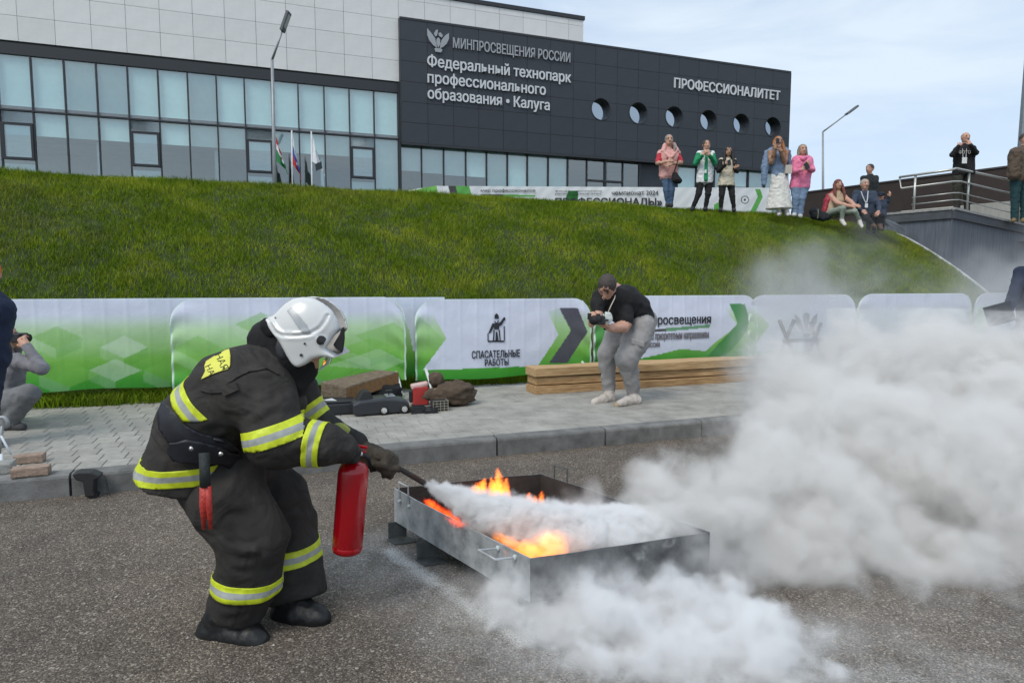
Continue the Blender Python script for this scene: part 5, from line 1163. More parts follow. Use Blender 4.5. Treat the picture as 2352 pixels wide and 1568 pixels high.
# 4 orange haired person in denim jacket and long white skirt
J = std(pk, (1625, 260), 0, ((1535, 370), (1715, 370)), ((1545, 500), (1700, 500)), ((1590, 330), (1655, 360)), ((1610, 270), (1640, 300)), (1625, 430), (1625, 560), (1640, 660, 50), ((1590, 880), (1700, 880)), ((1640, 1090), (1730, 1090)))
wskirt = cloth('white_linen', (.66, .65, .61), bump=.8, sc_=16)
t, hd_ = person('person with long orange hair in denim jacket and long white skirt', J, {'top': jeans2, 'bottom': wskirt, 'shoe': whites, 'sleeve': skin2}, 'long', hair_red, skin=skin2, s=1.03, group=G, skirt=(pk(1635, 1045, 0), .28), wr=.022)
sd = SDF(.03); sd.cap(pk(1490, 390, .05), pk(1470, 560, .02), .06, .075).cap(pk(1470, 560, .02), pk(1455, 750, 0), .075, .05).cap(pk(1740, 380, .05), pk(1760, 600, .05), .06, .05); sd.cap(pk(1550, 360, .06), pk(1700, 360, .06), .07, .07); sd.mesh('denim_jacket', jeans2, t, h=.014, disp=wrinkle(.014, 12, 5))
MB().obox(pk(1745, 580, -.15), (.07, 0, 0), (0, .03, 0), (0, 0, .09)).obj('pouch', mt('pouch_cream', (.5, .46, .4, 1), .8), t)
ph = thing('phone', 'phone held in front of the face by the orange haired person', 'phone', pk(1620, 240, -.32)); o = MB().obox(pk(1620, 245, -.33), (.036, 0, 0), (0, .004, 0), (0, 0, .05)).obj('body', case_m, ph); bevel(o, .003)
# 5 pink hoodie
J = std(pk, (1912, 355), 0, ((1830, 470), (1985, 470)), ((1815, 610), (2030, 590)), ((1890, 590), (1950, 560)), ((1930, 575), (1960, 540)), (1905, 510), (1895, 650), (1880, 770, 50), ((1835, 920), (1900, 920)), ((1815, 1095), (1880, 1110)))
pinkh = cloth('pink_hoodie', (.72, .2, .34)); 
t, hd_ = person('person in bright pink hoodie and pale jeans reading a phone', J, {'top': pinkh, 'bottom': jeans2, 'shoe': whites}, 'bob', hair_blond, s=1.04, group=G, top_fat=1.25, wr=.018, trousers=.8)
SDF(.02).chain([pk(1850, 440, -.02), pk(1880, 430, .08), pk(1945, 430, .08), pk(1975, 440, -.02), pk(1915, 455, -.13), pk(1850, 440, -.02)], [.045] * 6).mesh('hood', pinkh, t, h=.012, disp=wrinkle(.008, 18, 2))
ph = thing('phone', 'dark phone held at the waist by the person in the pink hoodie', 'phone', pk(1965, 545, -.36)); o = MB().obox(pk(1962, 540, -.37), (.035, 0, .03), (0, .005, 0), (-.04, 0, .06)).obj('body', case_m, ph); bevel(o, .003)
# seated group at the end of the crest
ps = K(1837.5, 275.6, .21875, 14.9)
def sit(label, head_, sh, el, wr_, hd, chest, waist, hips, kn, an, to, cols, hair, style, look=(0, -1, 0), skin=None, kn_dy=-.5, an_dy=-.45, s=1.0, sleeve='long', fat=1.05, **kw):
    J = {'head': ps(*head_), 'neck': ps(head_[0], head_[1] + 75, .02), 'chest': ps(*chest), 'waist': ps(*waist), 'hips': ps(*hips)}
    for i, a in enumerate('lr'):
        J['s' + a] = ps(*sh[i]); J['e' + a] = ps(*el[i], -.22); J['w' + a] = ps(*wr_[i], -.45); J['h' + a] = ps(*hd[i], -.5); J['j' + a] = ps(hips[0] + (-30, 30)[i], hips[1]); J['k' + a] = ps(*kn[i], kn_dy); J['a' + a] = ps(*an[i], an_dy); J['t' + a] = ps(*to[i], an_dy - .12)
    return person(label, J, cols, style, hair, skin, s, look, group='spectators seated at the end of the crest', sleeve=sleeve, top_fat=fat, base=ps(hips[0], hips[1] + 20), **kw)
redj = cloth('red_satin', (.3, .012, .03), rough=.5); olive = cloth('sage_trousers', (.24, .28, .23))
t, _ = sit('person with long auburn hair seated on the grass in red jacket and sage trousers', (400, 680), ((330, 800), (450, 800)), ((390, 870), (530, 860)), ((520, 905), (570, 895)), ((570, 910), (600, 900)), (385, 850), (350, 930), (330, 985), ((450, 930), (570, 960)), ((440, 1040), (625, 1050)), ((470, 1100), (650, 1120)), {'top': cloth('sand_top', (.42, .33, .22)), 'bottom': olive, 'shoe': whites, 'sleeve': skin_m}, hb('hair_auburn_dark', (.14, .045, .03)), 'long', s=1.0, wr=.014)
sd = SDF(.03).chain([ps(350, 770, .02), ps(290, 850, .03), ps(255, 960, .0)], [.06, .075, .06]).cap(ps(300, 800, .08), ps(420, 790, .08), .06, .05); sd.mesh('jacket', redj, t, h=.014, disp=wrinkle(.014, 12, 3))
navy = cloth('navy_robe', (.03, .045, .075)); 
t, _ = sit('person in loose dark blue jacket with white lanyard seated on the crest', (680, 680), ((590, 780), (770, 790)), ((560, 880), (830, 900)), ((640, 950), (830, 960)), ((680, 970), (810, 985)), (680, 850), (690, 950), (730, 1000), ((690, 1020), (850, 1010)), ((760, 1090), (840, 1090)), ((790, 1120), (850, 1140)), {'top': navy, 'bottom': cloth('black_trousers', (.012, .012, .016)), 'shoe': cloth('brown_shoe', (.09, .05, .035))}, hb('hair_light_grey', (.35, .3, .25)), 'short', fat=1.35, s=1.05, wr=.02)
for pts in ([(640, 750), (670, 830), (690, 870)], [(715, 745), (708, 830), (700, 870)]): MB().tube([ps(x, y, -.2) for x, y in pts], .011, 6).obj('lanyard', mt('lanyard_white', (.68, .69, .72, 1), .7), t)
MB().obox(ps(697, 898, -.24), (.032, 0, 0), (0, .004, 0), (0, 0, .045)).obj('badge', mt('badge_white'), t) if 'badge_white' in mats else None
J = {'head': ps(733, 515, .5), 'neck': ps(735, 575, .5), 'chest': ps(740, 650, .5), 'waist': ps(745, 760, .5), 'hips': ps(745, 860, .5), 'sl': ps(665, 610, .5), 'sr': ps(795, 610, .5), 'el': ps(650, 730, .5), 'er': ps(805, 740, .5), 'wl': ps(660, 830, .45), 'wr': ps(790, 830, .45), 'hl': ps(665, 870, .45), 'hr': ps(785, 870, .45)}
for a, x in (('l', 715), ('r', 780)): J['j' + a] = ps(x, 880, .5); J['k' + a] = ps(x, 1030, .45); J['a' + a] = ps(x, 1160, .5); J['t' + a] = ps(x - 5, 1180, .35)
person('person in black jacket standing behind the seated pair with head turned left', J, {'top': cloth('black_shell', (.015, .02, .022)), 'bottom': blackc, 'shoe': darkshoe}, 'short', hair_dark, look=(-.8, -.5, 0), s=.95)
J = {'head': ps(850, 800, .25), 'neck': ps(855, 845, .25), 'chest': ps(850, 900, .25), 'waist': ps(845, 960, .25), 'hips': ps(845, 1010, .2), 'sl': ps(815, 870, .25), 'sr': ps(895, 860, .25), 'el': ps(810, 930, .2), 'er': ps(925, 850, .2), 'wl': ps(820, 980, .1), 'wr': ps(935, 805, .15), 'hl': ps(825, 1000, .05), 'hr': ps(945, 775, .12)}
for a, x in (('l', 830), ('r', 865)): J['j' + a] = ps(x, 1020, .2); J['k' + a] = ps(x, 1070, 0); J['a' + a] = ps(x, 1130, .1); J['t' + a] = ps(x, 1150, -.02)
t, hh = person('child in black cap leaning out with one hand raised beside the seated person', J, {'top': navy, 'bottom': blackc, 'shoe': darkshoe}, 'short', hair_black, s=.82, look=(-.5, -.8, -.2))
c, f, u_, r_ = hh; sd = SDF(.01).ell(c + u_ * .04, (.085, .09, .06)).cap(c + u_ * .02 + f * .08 + r_ * .03, c + u_ * .02 + f * .12 - r_ * .03, .02, .02); sd.mesh('cap', cloth('navy_cap', (.01, .015, .03)), t, h=.012)
# backpack on the crest, then the dark fill below the deck
b = thing('backpack', 'dark backpack lying on the grass left of the seated red jacket', 'bag', ps(200, 1030)); SDF(.03).cap(ps(140, 960, 0), ps(290, 1020, -.1), .09, .07).cap(ps(150, 1000, 0), ps(250, 1030, -.1), .09, .07).mesh('body', cloth('dark_nylon', (.012, .016, .02), bump=.9), b, h=.014, disp=wrinkle(.01, 14, 1))
MB().tube([ps(190, 935, -.15), ps(192, 980, -.2), ps(185, 1035, -.2)], .008, 6).obj('strap', mt('cord_olive', (.2, .2, .13, 1), .9), b)
b = thing('dark_gap_fill', 'dark fill standing in for the dark gap below the deck at the bank edge', 'case', ps(1010, 1110)); m = MB(); P0, P1, P2, P3 = ps(905, 1060, .2), ps(1090, 1130, .0), ps(1120, 1190, -.2), ps(950, 1120, -.1)  # dark block added in place of the dark gap under the deck
m.add([tuple(P0), tuple(P1), tuple(P2), tuple(P3)] + [tuple(p + Vector((0, .3, .15))) for p in (P0, P1, P2, P3)], [(0, 1, 2, 3), (4, 7, 6, 5), (0, 4, 5, 1), (1, 5, 6, 2), (2, 6, 7, 3), (3, 7, 4, 0)]); o = m.obj('body', case_m, b); bevel(o, .03, 3)
# person on the deck
pd = K(1837.5, 275.6, .21875, 16.4)
J = {'head': pd(1735, 190), 'neck': pd(1735, 255), 'chest': pd(1725, 350), 'waist': pd(1720, 450), 'hips': pd(1715, 545), 'sl': pd(1650, 315), 'sr': pd(1805, 305), 'el': pd(1600, 365, -.2), 'er': pd(1850, 345, -.2), 'wl': pd(1665, 275, -.3), 'wr': pd(1790, 265, -.3), 'hl': pd(1700, 235, -.25), 'hr': pd(1770, 215, -.25)}
for a, x in (('l', 1655), ('r', 1760)): J['j' + a] = pd(x, 600); J['k' + a] = pd(x - 5, 770); J['a' + a] = pd(x - 8, 940); J['t' + a] = pd(x - 10, 975, -.15)
blk = cloth('black_sweatshirt', (.007, .007, .008))
t, hh = person('bald person in black sweatshirt with white badge on the deck behind the railing', J, {'top': blk, 'bottom': cloth('dark_olive_trousers', (.035, .035, .025)), 'shoe': darkshoe}, 'short', None, s=1.12, top_fat=1.3, wr=.02, trousers=.6)
sd = SDF(.02).cone(pd(1722, 420), pd(1718, 578), .24, .265, 0, sq=((0, 1, 0), .62)); sd.mesh('hem', blk, t, h=.016, disp=wrinkle(.012, 10, 5))
MB().obox(pd(1727, 425, -.24), (.058, 0, 0), (0, .005, 0), (0, 0, .072)).obj('badge', mt('badge_white', (.7, .72, .72, 1), .5), t)
for x0, x1 in ((1705, 1712), (1750, 1742)): MB().tube([pd(x0, 300, -.21), pd(x1, 395, -.24)], .006, 6).obj('lanyard', mt('lanyard_white'), t)
fnp = lambda x, y, d: pd(x, -y, -.235 - .01 * d)
lettering('ФОТО', fnp, 1668, 1792, -356, -318, mt('print_cream', (.6, .57, .5, 1), .7), t, bold=.02, capbox=False)
MB().tube([pd(1690, 190, -.1), pd(1783, 190, -.1)], .004, 5).obj('glasses', case_m, t)
# person at the right edge of the deck, mostly out of frame
pe = K(1828, 275.6, .21875, 17.4); brownc = cloth('brown_canvas', (.09, .065, .045)); teal = cloth('dark_teal', (.01, .045, .05))
J = {'head': pe(2400, 200), 'neck': pe(2400, 270), 'chest': pe(2390, 380), 'waist': pe(2385, 480), 'hips': pe(2380, 600), 'sl': pe(2310, 330), 'sr': pe(2480, 330), 'el': pe(2275, 450, -.05), 'er': pe(2510, 450), 'wl': pe(2280, 560, -.1), 'wr': pe(2500, 560), 'hl': pe(2285, 600, -.1), 'hr': pe(2500, 600)}
for a, x in (('l', 2310), ('r', 2410)): J['j' + a] = pe(x, 640); J['k' + a] = pe(x - 10, 840); J['a' + a] = pe(x - 15, 1030); J['t' + a] = pe(x - 30, 1060, -.12)
t, hh = person('person in bulky brown coat and teal trousers cut by the right edge on the deck', J, {'top': brownc, 'bottom': teal, 'shoe': cloth('tan_shoe', (.2, .14, .06))}, 'short', hair_dark, s=1.15, top_fat=1.5, wr=.02, trousers=1)
SDF(.03).cap(pe(2300, 350, -.1), pe(2290, 570, -.1), .14, .15).mesh('coat_back', brownc, t, h=.016, disp=wrinkle(.02, 8, 5))
# person in the smoke at the right edge
pq = K(-6, 0, 1, 7.3)
J = {'head': pq(2400, 560), 'neck': pq(2396, 595), 'chest': pq(2385, 650), 'waist': pq(2382, 710), 'hips': pq(2382, 755), 'sl': pq(2352, 625), 'sr': pq(2425, 625), 'el': pq(2330, 690, -.1), 'er': pq(2440, 690), 'wl': pq(2318, 722, -.3), 'wr': pq(2400, 730, -.3), 'hl': pq(2305, 715, -.32), 'hr': pq(2380, 735, -.3)}
for a, x in (('l', 2360), ('r', 2400)): J['j' + a] = pq(x, 765); J['k' + a] = pq(x - 5, 840, -.05); J['a' + a] = pq(x - 5, 895 + 10); J['t' + a] = pq(x - 25, 918, -.1)
t, hh = person('person in dark blue overalls at the right edge holding a dark board in the smoke', J, {'top': cloth('dark_blue_work', (.012, .022, .05)), 'bottom': cloth('dark_blue_work', (.012, .022, .05)), 'shoe': darkshoe}, 'short', hair_dark, s=1.08, wr=.018, trousers=1, look=(-1, -.2, -.2))
bo = thing('board', 'dark flat board held in the smoke at the right edge', 'board', pq(2295, 740, -.35)); m = MB(); m.prism([(2263, 707), (2326, 690), (2340, 735), (2277, 752)], lambda a, b, d: tuple(pq(a, b, -.36 + d)), 0, .02); m.obj('body', mt('board_grey', (.05, .055, .065, 1), .6), bo)
# ------------------------------------------------------------------ people at the left edge
pl_ = K(-24, 0, 1, 5.0); orange = hb('orange_fur', (.75, .13, .02)); navyw = cloth('navy_overalls', (.008, .016, .045)); greyp = cloth('grey_patch', (.16, .17, .19))
J = {'head': pl_(-10, 630), 'neck': pl_(-25, 668), 'chest': pl_(-15, 715), 'waist': pl_(-18, 775), 'hips': pl_(-20, 820), 'sl': pl_(-55, 690), 'sr': pl_(8, 690), 'el': pl_(-70, 760), 'er': pl_(18, 735, .0), 'wl': pl_(-60, 820), 'wr': pl_(-2, 790, -.1), 'hl': pl_(-55, 850), 'hr': pl_(-12, 815, -.14)}
for a, x, y in (('l', -45, 0), ('r', -8, 0)): J['j' + a] = pl_(x, 835); J['k' + a] = pl_(x, 915); J['a' + a] = pl_(x - 2, 1000); J['t' + a] = pl_(x + 24, 1014, -.04)
t, hh = person('person in navy overalls with orange hair standing at the left edge', J, {'top': navyw, 'bottom': navyw, 'shoe': cloth('burgundy_boot', (.03, .012, .014))}, 'short', orange, s=1.12, top_fat=1.1, wr=.02, trousers=1.0, look=(.6, -.8, -.3), hands=False)
SDF(.01).cap(pl_(17, 728, -.01), pl_(20, 745, -.01), .062, .062).mesh('grey_cuff', greyp, t, h=.01)
pc_ = K(0, 0, 1, 5.75); grey = cloth('grey_jersey', (.2, .2, .22)); greyt = cloth('grey_trousers', (.17, .175, .185))
J = {'head': pc_(12, 775, -.02), 'neck': pc_(8, 812), 'chest': pc_(20, 850), 'waist': pc_(18, 890), 'hips': pc_(8, 925), 'sl': pc_(-5, 825, .15), 'sr': pc_(40, 828, -.12), 'el': pc_(30, 870, .3), 'er': pc_(96, 846, -.2), 'wl': pc_(40, 800, .12), 'wr': pc_(62, 797, -.15), 'hl': pc_(50, 770, .1), 'hr': pc_(45, 770, -.13),
     'jl': pc_(0, 925, .12), 'jr': pc_(10, 928, -.12), 'kl': pc_(30, 950, .25), 'kr': pc_(68, 903, -.2), 'al': pc_(-10, 975, .1), 'ar': pc_(20, 970, -.15), 'tl': pc_(15, 985, .15), 'tr': pc_(52, 981, -.17)}
t, hh = person('person crouching in grey jersey and trousers photographing with a black camera at far left', J, {'top': grey, 'bottom': greyt, 'shoe': cloth('slate_shoe', (.06, .06, .065))}, 'short', hair_dark, s=1.0, look=(1, -.25, .05), wr=.016, trousers=.9, h=.012, curl=.9)
cm = thing('camera', 'black camera held to the face of the crouching person', 'camera', pc_(48, 775)); o = MB().obox(pc_(44, 775, -.02), (.045, 0, 0), (0, .06, 0), (0, 0, .04)).obj('camera_body', case_m, cm); bevel(o, .012, 3)
MB().tube([pc_(52, 775, -.02), pc_(66, 776, -.03)], [.034, .037], 16).obj('lens', rub, cm, smooth=True)
# ------------------------------------------------------------------ bending photographer
pp_ = K(1316.9, 612.5, .2149, 6.95)
tee = cloth('black_tee', (.006, .006, .007), bump=.5, sc_=10); gtr = cloth('light_grey_cargo', (.29, .28, .275), bump=.9, sc_=12); wsh = cloth('worn_white_shoe', (.5, .45, .4), bump=.9, sc_=20)
ph_t = thing('person', 'person in black tee and light grey trousers bending forward over a camera', 'person', on_z(1417, 928, SW))
sd = SDF(.025)
hc = pp_(362, 215, -.3); f, u_, r_ = head(sd, hc, (-.34, -.52, -.8), (-.2, -.7, .68), 1.05)
sd.cap(pp_(450, 235, -.12), hc + Vector((.02, .02, -.02)), .062, .055, 0)
# torso: back arching from the neck to the hips
for e in (-1, 1):
    o_ = Vector((.02 * e, .09 * e, 0)); sd.chain([pp_(430, 320, -.1) + o_, pp_(560, 350, 0) + o_, pp_(680, 450, .08) + o_, pp_(730, 520, .1) + o_], [.115, .148, .14, .122], 1)
sd.cap(pp_(300, 340, -.22), pp_(520, 300, 0), .085, .1, 1); sd.cap(pp_(420, 420, -.15), pp_(560, 480, .02), .12, .13, 1); sd.cap(pp_(480, 520, -.12), pp_(640, 540, 0), .08, .08, 1)
# arms
sd.chain([pp_(285, 320, -.22), pp_(258, 400, -.3), pp_(262, 470, -.34)], [.075, .065, .058], 1); sd.chain([pp_(265, 470, -.34), pp_(262, 560, -.42)], [.045, .042], 0, k=.006); sd.chain([pp_(262, 560, -.42), pp_(205, 600, -.52)], [.042, .03], 0)
sd.chain([pp_(520, 380, -.12), pp_(545, 480, -.18), pp_(560, 570, -.24)], [.09, .085, .075], 1); sd.chain([pp_(558, 600, -.25), pp_(535, 640, -.28), pp_(400, 655, -.42)], [.062, .06, .036], 0, k=.008)
hand(sd, pp_(395, 655, -.42), pp_(280, 610, -.52) - pp_(395, 655, -.42), (0, -.3, -1), 1.05, .7); hand(sd, pp_(195, 615, -.5), pp_(180, 540, -.55) - pp_(195, 615, -.5), (-1, -.3, 0), 1.0, .8)
# trousers
sd.cap(pp_(640, 590, 0), pp_(780, 570, .1), .1, .115, 2, k=.03)
sd.chain([pp_(600, 640, .16), pp_(470, 740, .1), pp_(365, 930, .05), pp_(360, 1060, .08), pp_(380, 1290, .1)], [.13, .125, .1, .082, .066], 2, k=.03)
sd.chain([pp_(730, 640, -.04), pp_(660, 800, -.1), pp_(570, 980, -.16), pp_(600, 1120, -.1), pp_(640, 1320, -.06)], [.145, .14, .115, .09, .07], 2, k=.03)
sd.chain([pp_(382, 1345, .08), pp_(385, 1385, .08)], [.05, .055], 3, k=.01).chain([pp_(395, 1410, .08), pp_(320, 1420, -.0), pp_(225, 1450, -.1)], [.058, .052, .036], 3, k=.015)
sd.chain([pp_(645, 1370, -.08), pp_(650, 1400, -.08)], [.05, .055], 3, k=.01).chain([pp_(670, 1430, -.08), pp_(590, 1435, -.16), pp_(500, 1460, -.26)], [.058, .052, .036], 3, k=.015)
ob = sd.mesh('body', [skin_m, tee, gtr, wsh], ph_t, h=.0105, disp=wrinkle(.011, 9, 3))
hair_mesh(ph_t, hc, f, u_, r_, 1.06, hair_dark, 'short', h=.009)
face_bits(ph_t, hc, f, u_, r_, 1.05)
m = MB().obox(pp_(690, 815, -.25), (.07, .0, -.02), (0, .012, 0), (.0, 0, .03)); o = m.obj('pocket_flap', gtr, ph_t); bevel(o, .012)
for pts in ([(225, 1475), (470, 1470)], [(450, 1490), (720, 1483)]): 
    yy = 0 if pts[0][0] < 300 else -.16
    MB().tube([pp_(pts[0][0], pts[0][1] - 10, yy - .1), pp_((pts[0][0] + pts[1][0]) / 2, pts[0][1] - 8, yy), pp_(pts[1][0] - 20, pts[1][1] - 12, yy + .08)], [.028, .04, .042], 10).obj('sole', mt('sole_tan', (.42, .32, .18, 1), .8), ph_t, smooth=True)
MB().tube([pp_(458, 240, -.2), pp_(440, 340, -.36), pp_(400, 420, -.42), pp_(372, 485, -.46)], .006, 6).obj('neck_strap', mt('strap_cream', (.45, .4, .33, 1), .8), ph_t, smooth=True)
MB().tube([pp_(357, 625, -.41), pp_(362, 665, -.4)], .036, 14).obj('watch', rub, ph_t)
ca = thing('camera', 'black camera with large lens in the hands of the bending person', 'camera', pp_(240, 565, -.55))
o = MB().obox(pp_(265, 570, -.52), (.06, .02, 0), (-.01, .035, 0), (0, 0, .045)).obj('camera_body', case_m, ca); bevel(o, .012, 3)
MB().tube([pp_(262, 565, -.54), pp_(225, 570, -.62), pp_(215, 572, -.64)], [.042, .044, .046], 18).obj('lens', rub, ca, smooth=True); MB().obox(pp_(262, 515, -.52), (.022, 0, 0), (0, .02, 0), (0, 0, .012)).obj('viewfinder', case_m, ca)
MB().obox(pp_(172, 530, -.55), (.018, 0, 0), (0, .02, 0), (0, 0, .03)).obj('grip', case_m, ca)
bd = thing('badge', 'crumpled clear plastic badge hanging from the neck of the bending person', 'badge', pp_(370, 550, -.5)); o = blobmesh('body', pp_(370, 545, -.5) - Vector(bd.location), (.04, .015, .06), mt('clear_plastic', (.55, .6, .57, 1), .25, .15, 10), bd, 2, .3); MB().obox(pp_(348, 573, -.53), (.026, 0, .003), (0, .008, 0), (0, 0, .009)).obj('clip', case_m, bd)
# ------------------------------------------------------------------ firefighter
fx = lambda x, y, Y: at(306.25 + .5469 * x, 643.1 + .5469 * y, Y)         # working coordinates on the figure
YN, YM, YF = 2.52, 2.66, 2.82
ff = thing('person', 'firefighter in dark suit with yellow bands and white helmet leaning over the fire tray', 'firefighter', on_z(560, 1460, 0))
def suit(name, c1, c2, bump=.9):
    m = M(name, (*c1, 1), .8, 0, 5, col2=(*c2, 1), detail=8, spec=.3); t = m.node_tree; b = t.nodes['Principled BSDF']; L = t.links
    co = t.nodes.new('ShaderNodeTexCoord').outputs['Object']
    n = t.nodes.new('ShaderNodeTexNoise'); n.inputs['Scale'].default_value = 6; n.inputs['Detail'].default_value = 2.5; n.inputs['Distortion'].default_value = 1.2; L.new(co, n.inputs['Vector'])
    n2 = t.nodes.new('ShaderNodeTexNoise'); n2.inputs['Scale'].default_value = 350; L.new(co, n2.inputs['Vector'])
    r = t.nodes.new('ShaderNodeMath'); r.operation = 'MULTIPLY_ADD'; r.inputs[1].default_value = .03; L.new(n2.outputs['Fac'], r.inputs[0]); L.new(n.outputs['Fac'], r.inputs[2])
    bp = t.nodes.new('ShaderNodeBump'); bp.inputs['Strength'].default_value = bump; bp.inputs['Distance'].default_value = .03; L.new(r.outputs[0], bp.inputs['Height']); L.new(bp.outputs[0], b.inputs['Normal']); return m
turn = suit('turnout_cloth', (.02, .0185, .0175), (.044, .04, .036)); leather = M('black_leather', (.008, .009, .014, 1), .5, .2, 12, bump=.3, bscale=15); under = M('black_hood', (.006, .006, .007, 1), .9, .2, 10, bump=.5, bscale=20)
def folds(V, Q, F, amp):
    """adds cloth creases: each fold (a, b, width, height) is a soft ridge along a segment"""
    N = vnormals(V, Q); D = np.zeros(len(V))
    for a, b, wd, ht in F:
        a, b = np.array(a), np.array(b); ba = b - a; t = np.clip(((V - a) @ ba) / (ba @ ba), 0, 1); d = np.linalg.norm(V - (a + t[:, None] * ba), axis=1)
        D += ht * np.exp(-(d / wd) ** 2) * np.sin(np.pi * np.clip(t, .02, .98)) ** .5 - ht * .55 * np.exp(-((d - wd * 1.9) / (wd * .8)) ** 2) * np.sin(np.pi * np.clip(t, .02, .98))
    return V + N * (D * amp)[:, None]
def crease(seed, amp, fr, extra=()):
    w1 = wrinkle(amp, fr, seed); w2 = wrinkle(amp * .22, fr * 2.3, seed + 3)
    return lambda V, Q: w2(w1(folds(V, Q, extra, 1), Q), Q)
# jacket
sd = SDF(.04); W_ = Vector((0, 1, 0))
pel, mid, che, nck = fx(290, 720, YM), fx(330, 590, YM), fx(470, 450, YM), fx(590, 330, YM)
for e in (-1, 1):
    o_ = W_ * .085 * e
    sd.cap(pel + o_, mid + o_, .165, .16, 0); sd.cap(mid + o_, che + o_, .16, .165, 0); sd.cap(che + o_, nck + o_ * .4, .16, .085, 0)
sd.cap(fx(480, 470, YM - .13), fx(500, 470, YM + .13), .13, .13, 0)
sd.cap(fx(430, 560, YM), fx(600, 640, YM), .15, .1, 0)        # loose front
sd.cap(fx(620, 420, YM), fx(670, 520, YM), .07, .06, 0)
# skirt of the jacket, flared to the rear and cut level at the hem
sd.cone(fx(335, 600, YM), fx(248, 850, YM), .145, .212, 0, sq=((0, 1, 0), 1.1), k=.04, rnd=.003)
sd.cap(fx(180, 640, YM), fx(75, 765, YM + .02), .07, .03, 0, k=.05)
# near arm
sN = fx(545, 460, YN + .01); eN = fx(600, 665, YN - .07); wN = fx(880, 708, YN + .01)
sd.cap(sN, eN, .118, .108, 0, k=.045); sd.cap(eN, fx(800, 690, YN - .03), .108, .078, 0, k=.03); sd.cap(fx(800, 690, YN - .03), wN, .078, .058, 0, k=.02)
# far arm
sF = fx(680, 470, YF + .02); eF = fx(745, 600, YF + .08); wF = fx(930, 690, YF + .04)
sd.cap(fx(600, 440, YF - .02), sF, .12, .09, 0); sd.cap(sF, eF, .09, .085, 0); sd.cap(eF, wF, .08, .055, 0)
sd.cut(fx(238, 836, YM), fx(238, 860, YM) - fx(245, 800, YM))
near = [(fx(430, 400, YN), fx(560, 380, YN - .1), .02, .012), (fx(390, 450, YN - .05), fx(560, 510, YN - .12), .016, .014), (fx(500, 560, YN - .15), fx(640, 520, YN - .1), .016, .01), (fx(460, 620, YN - .1), fx(560, 560, YN - .15), .016, .01),
        (fx(620, 400, YN - .1), fx(640, 520, YN - .1), .018, .012), (fx(210, 560, YN), fx(330, 590, YN - .05), .02, .018), (fx(230, 600, YN), fx(400, 640, YN - .08), .016, .014), (fx(640, 730, YN - .15), fx(760, 640, YN - .1), .016, .010), (fx(800, 740, YN - .1), fx(850, 640, YN - .05), .014, .008), (fx(880, 740, YN), fx(870, 660, YN), .014, .007), (fx(370, 430, YN - .02), fx(600, 390, YN - .08), .012, .01)]
jk = sd.mesh('jacket', turn, ff, h=.0085, smooth_it=2, disp=crease(4, .0072, 7.5, near))
# trousers
sd = SDF(.03)
sd.cap(fx(310, 780, YM - .08), fx(310, 780, YM + .08), .13, .13, 0); sd.cap(fx(420, 800, YM - .06), fx(450, 820, YM + .06), .13, .12, 0)
kN = fx(500, 1060, YN + .0); aN = fx(425, 1425, YN + .03); kF = fx(640, 1000, YF - .0); aF = fx(700, 1375, YF + .04)
sd.cap(fx(315, 830, YN + .07), fx(400, 930, YN + .02), .13, .138, 0); sd.cap(fx(400, 930, YN + .02), kN, .138, .132, 0)
sd.cone(kN, fx(484, 1290, YN + .01), .125, .118, 0, k=.05); sd.cone(fx(486, 1240, YN + .01), fx(430, 1392, YN + .03), .122, .112, 0, k=.03, rnd=.02)
sd.cap(fx(470, 830, YF - .02), fx(600, 930, YF), .15, .14, 0, k=.03); sd.cap(fx(600, 930, YF), kF, .14, .12, 0); sd.cone(kF, fx(684, 1335, YF - .1), .125, .128, 0, k=.03, rnd=.012)
nf = [(fx(400, 1075, YN - .12), fx(560, 1060, YN - .15), .02, .007), (fx(390, 1120, YN - .12), fx(560, 1150, YN - .15), .02, .007), (fx(400, 1180, YN - .12), fx(520, 1195, YN - .12), .02, .006), (fx(330, 900, YN - .1), fx(600, 1000, YN - .12), .024, .009), (fx(360, 1030, YN - .1), fx(600, 1010, YN - .12), .02, .006),
      (fx(300, 1330, YN - .1), fx(480, 1350, YN - .12), .02, .007), (fx(320, 1390, YN - .1), fx(540, 1400, YN - .12), .02, .007), (fx(480, 880, YN - .1), fx(580, 960, YN - .12), .016, .01), (fx(500, 1230, YN - .13), fx(520, 1100, YN - .14), .012, .007), (fx(640, 1000, YF - .1), fx(730, 960, YF - .1), .016, .01), (fx(650, 1200, YF - .1), fx(760, 1160, YF - .1), .014, .007)]
tr = sd.mesh('trousers', turn, ff, h=.0085, smooth_it=2, disp=crease(9, .0078, 7, nf))
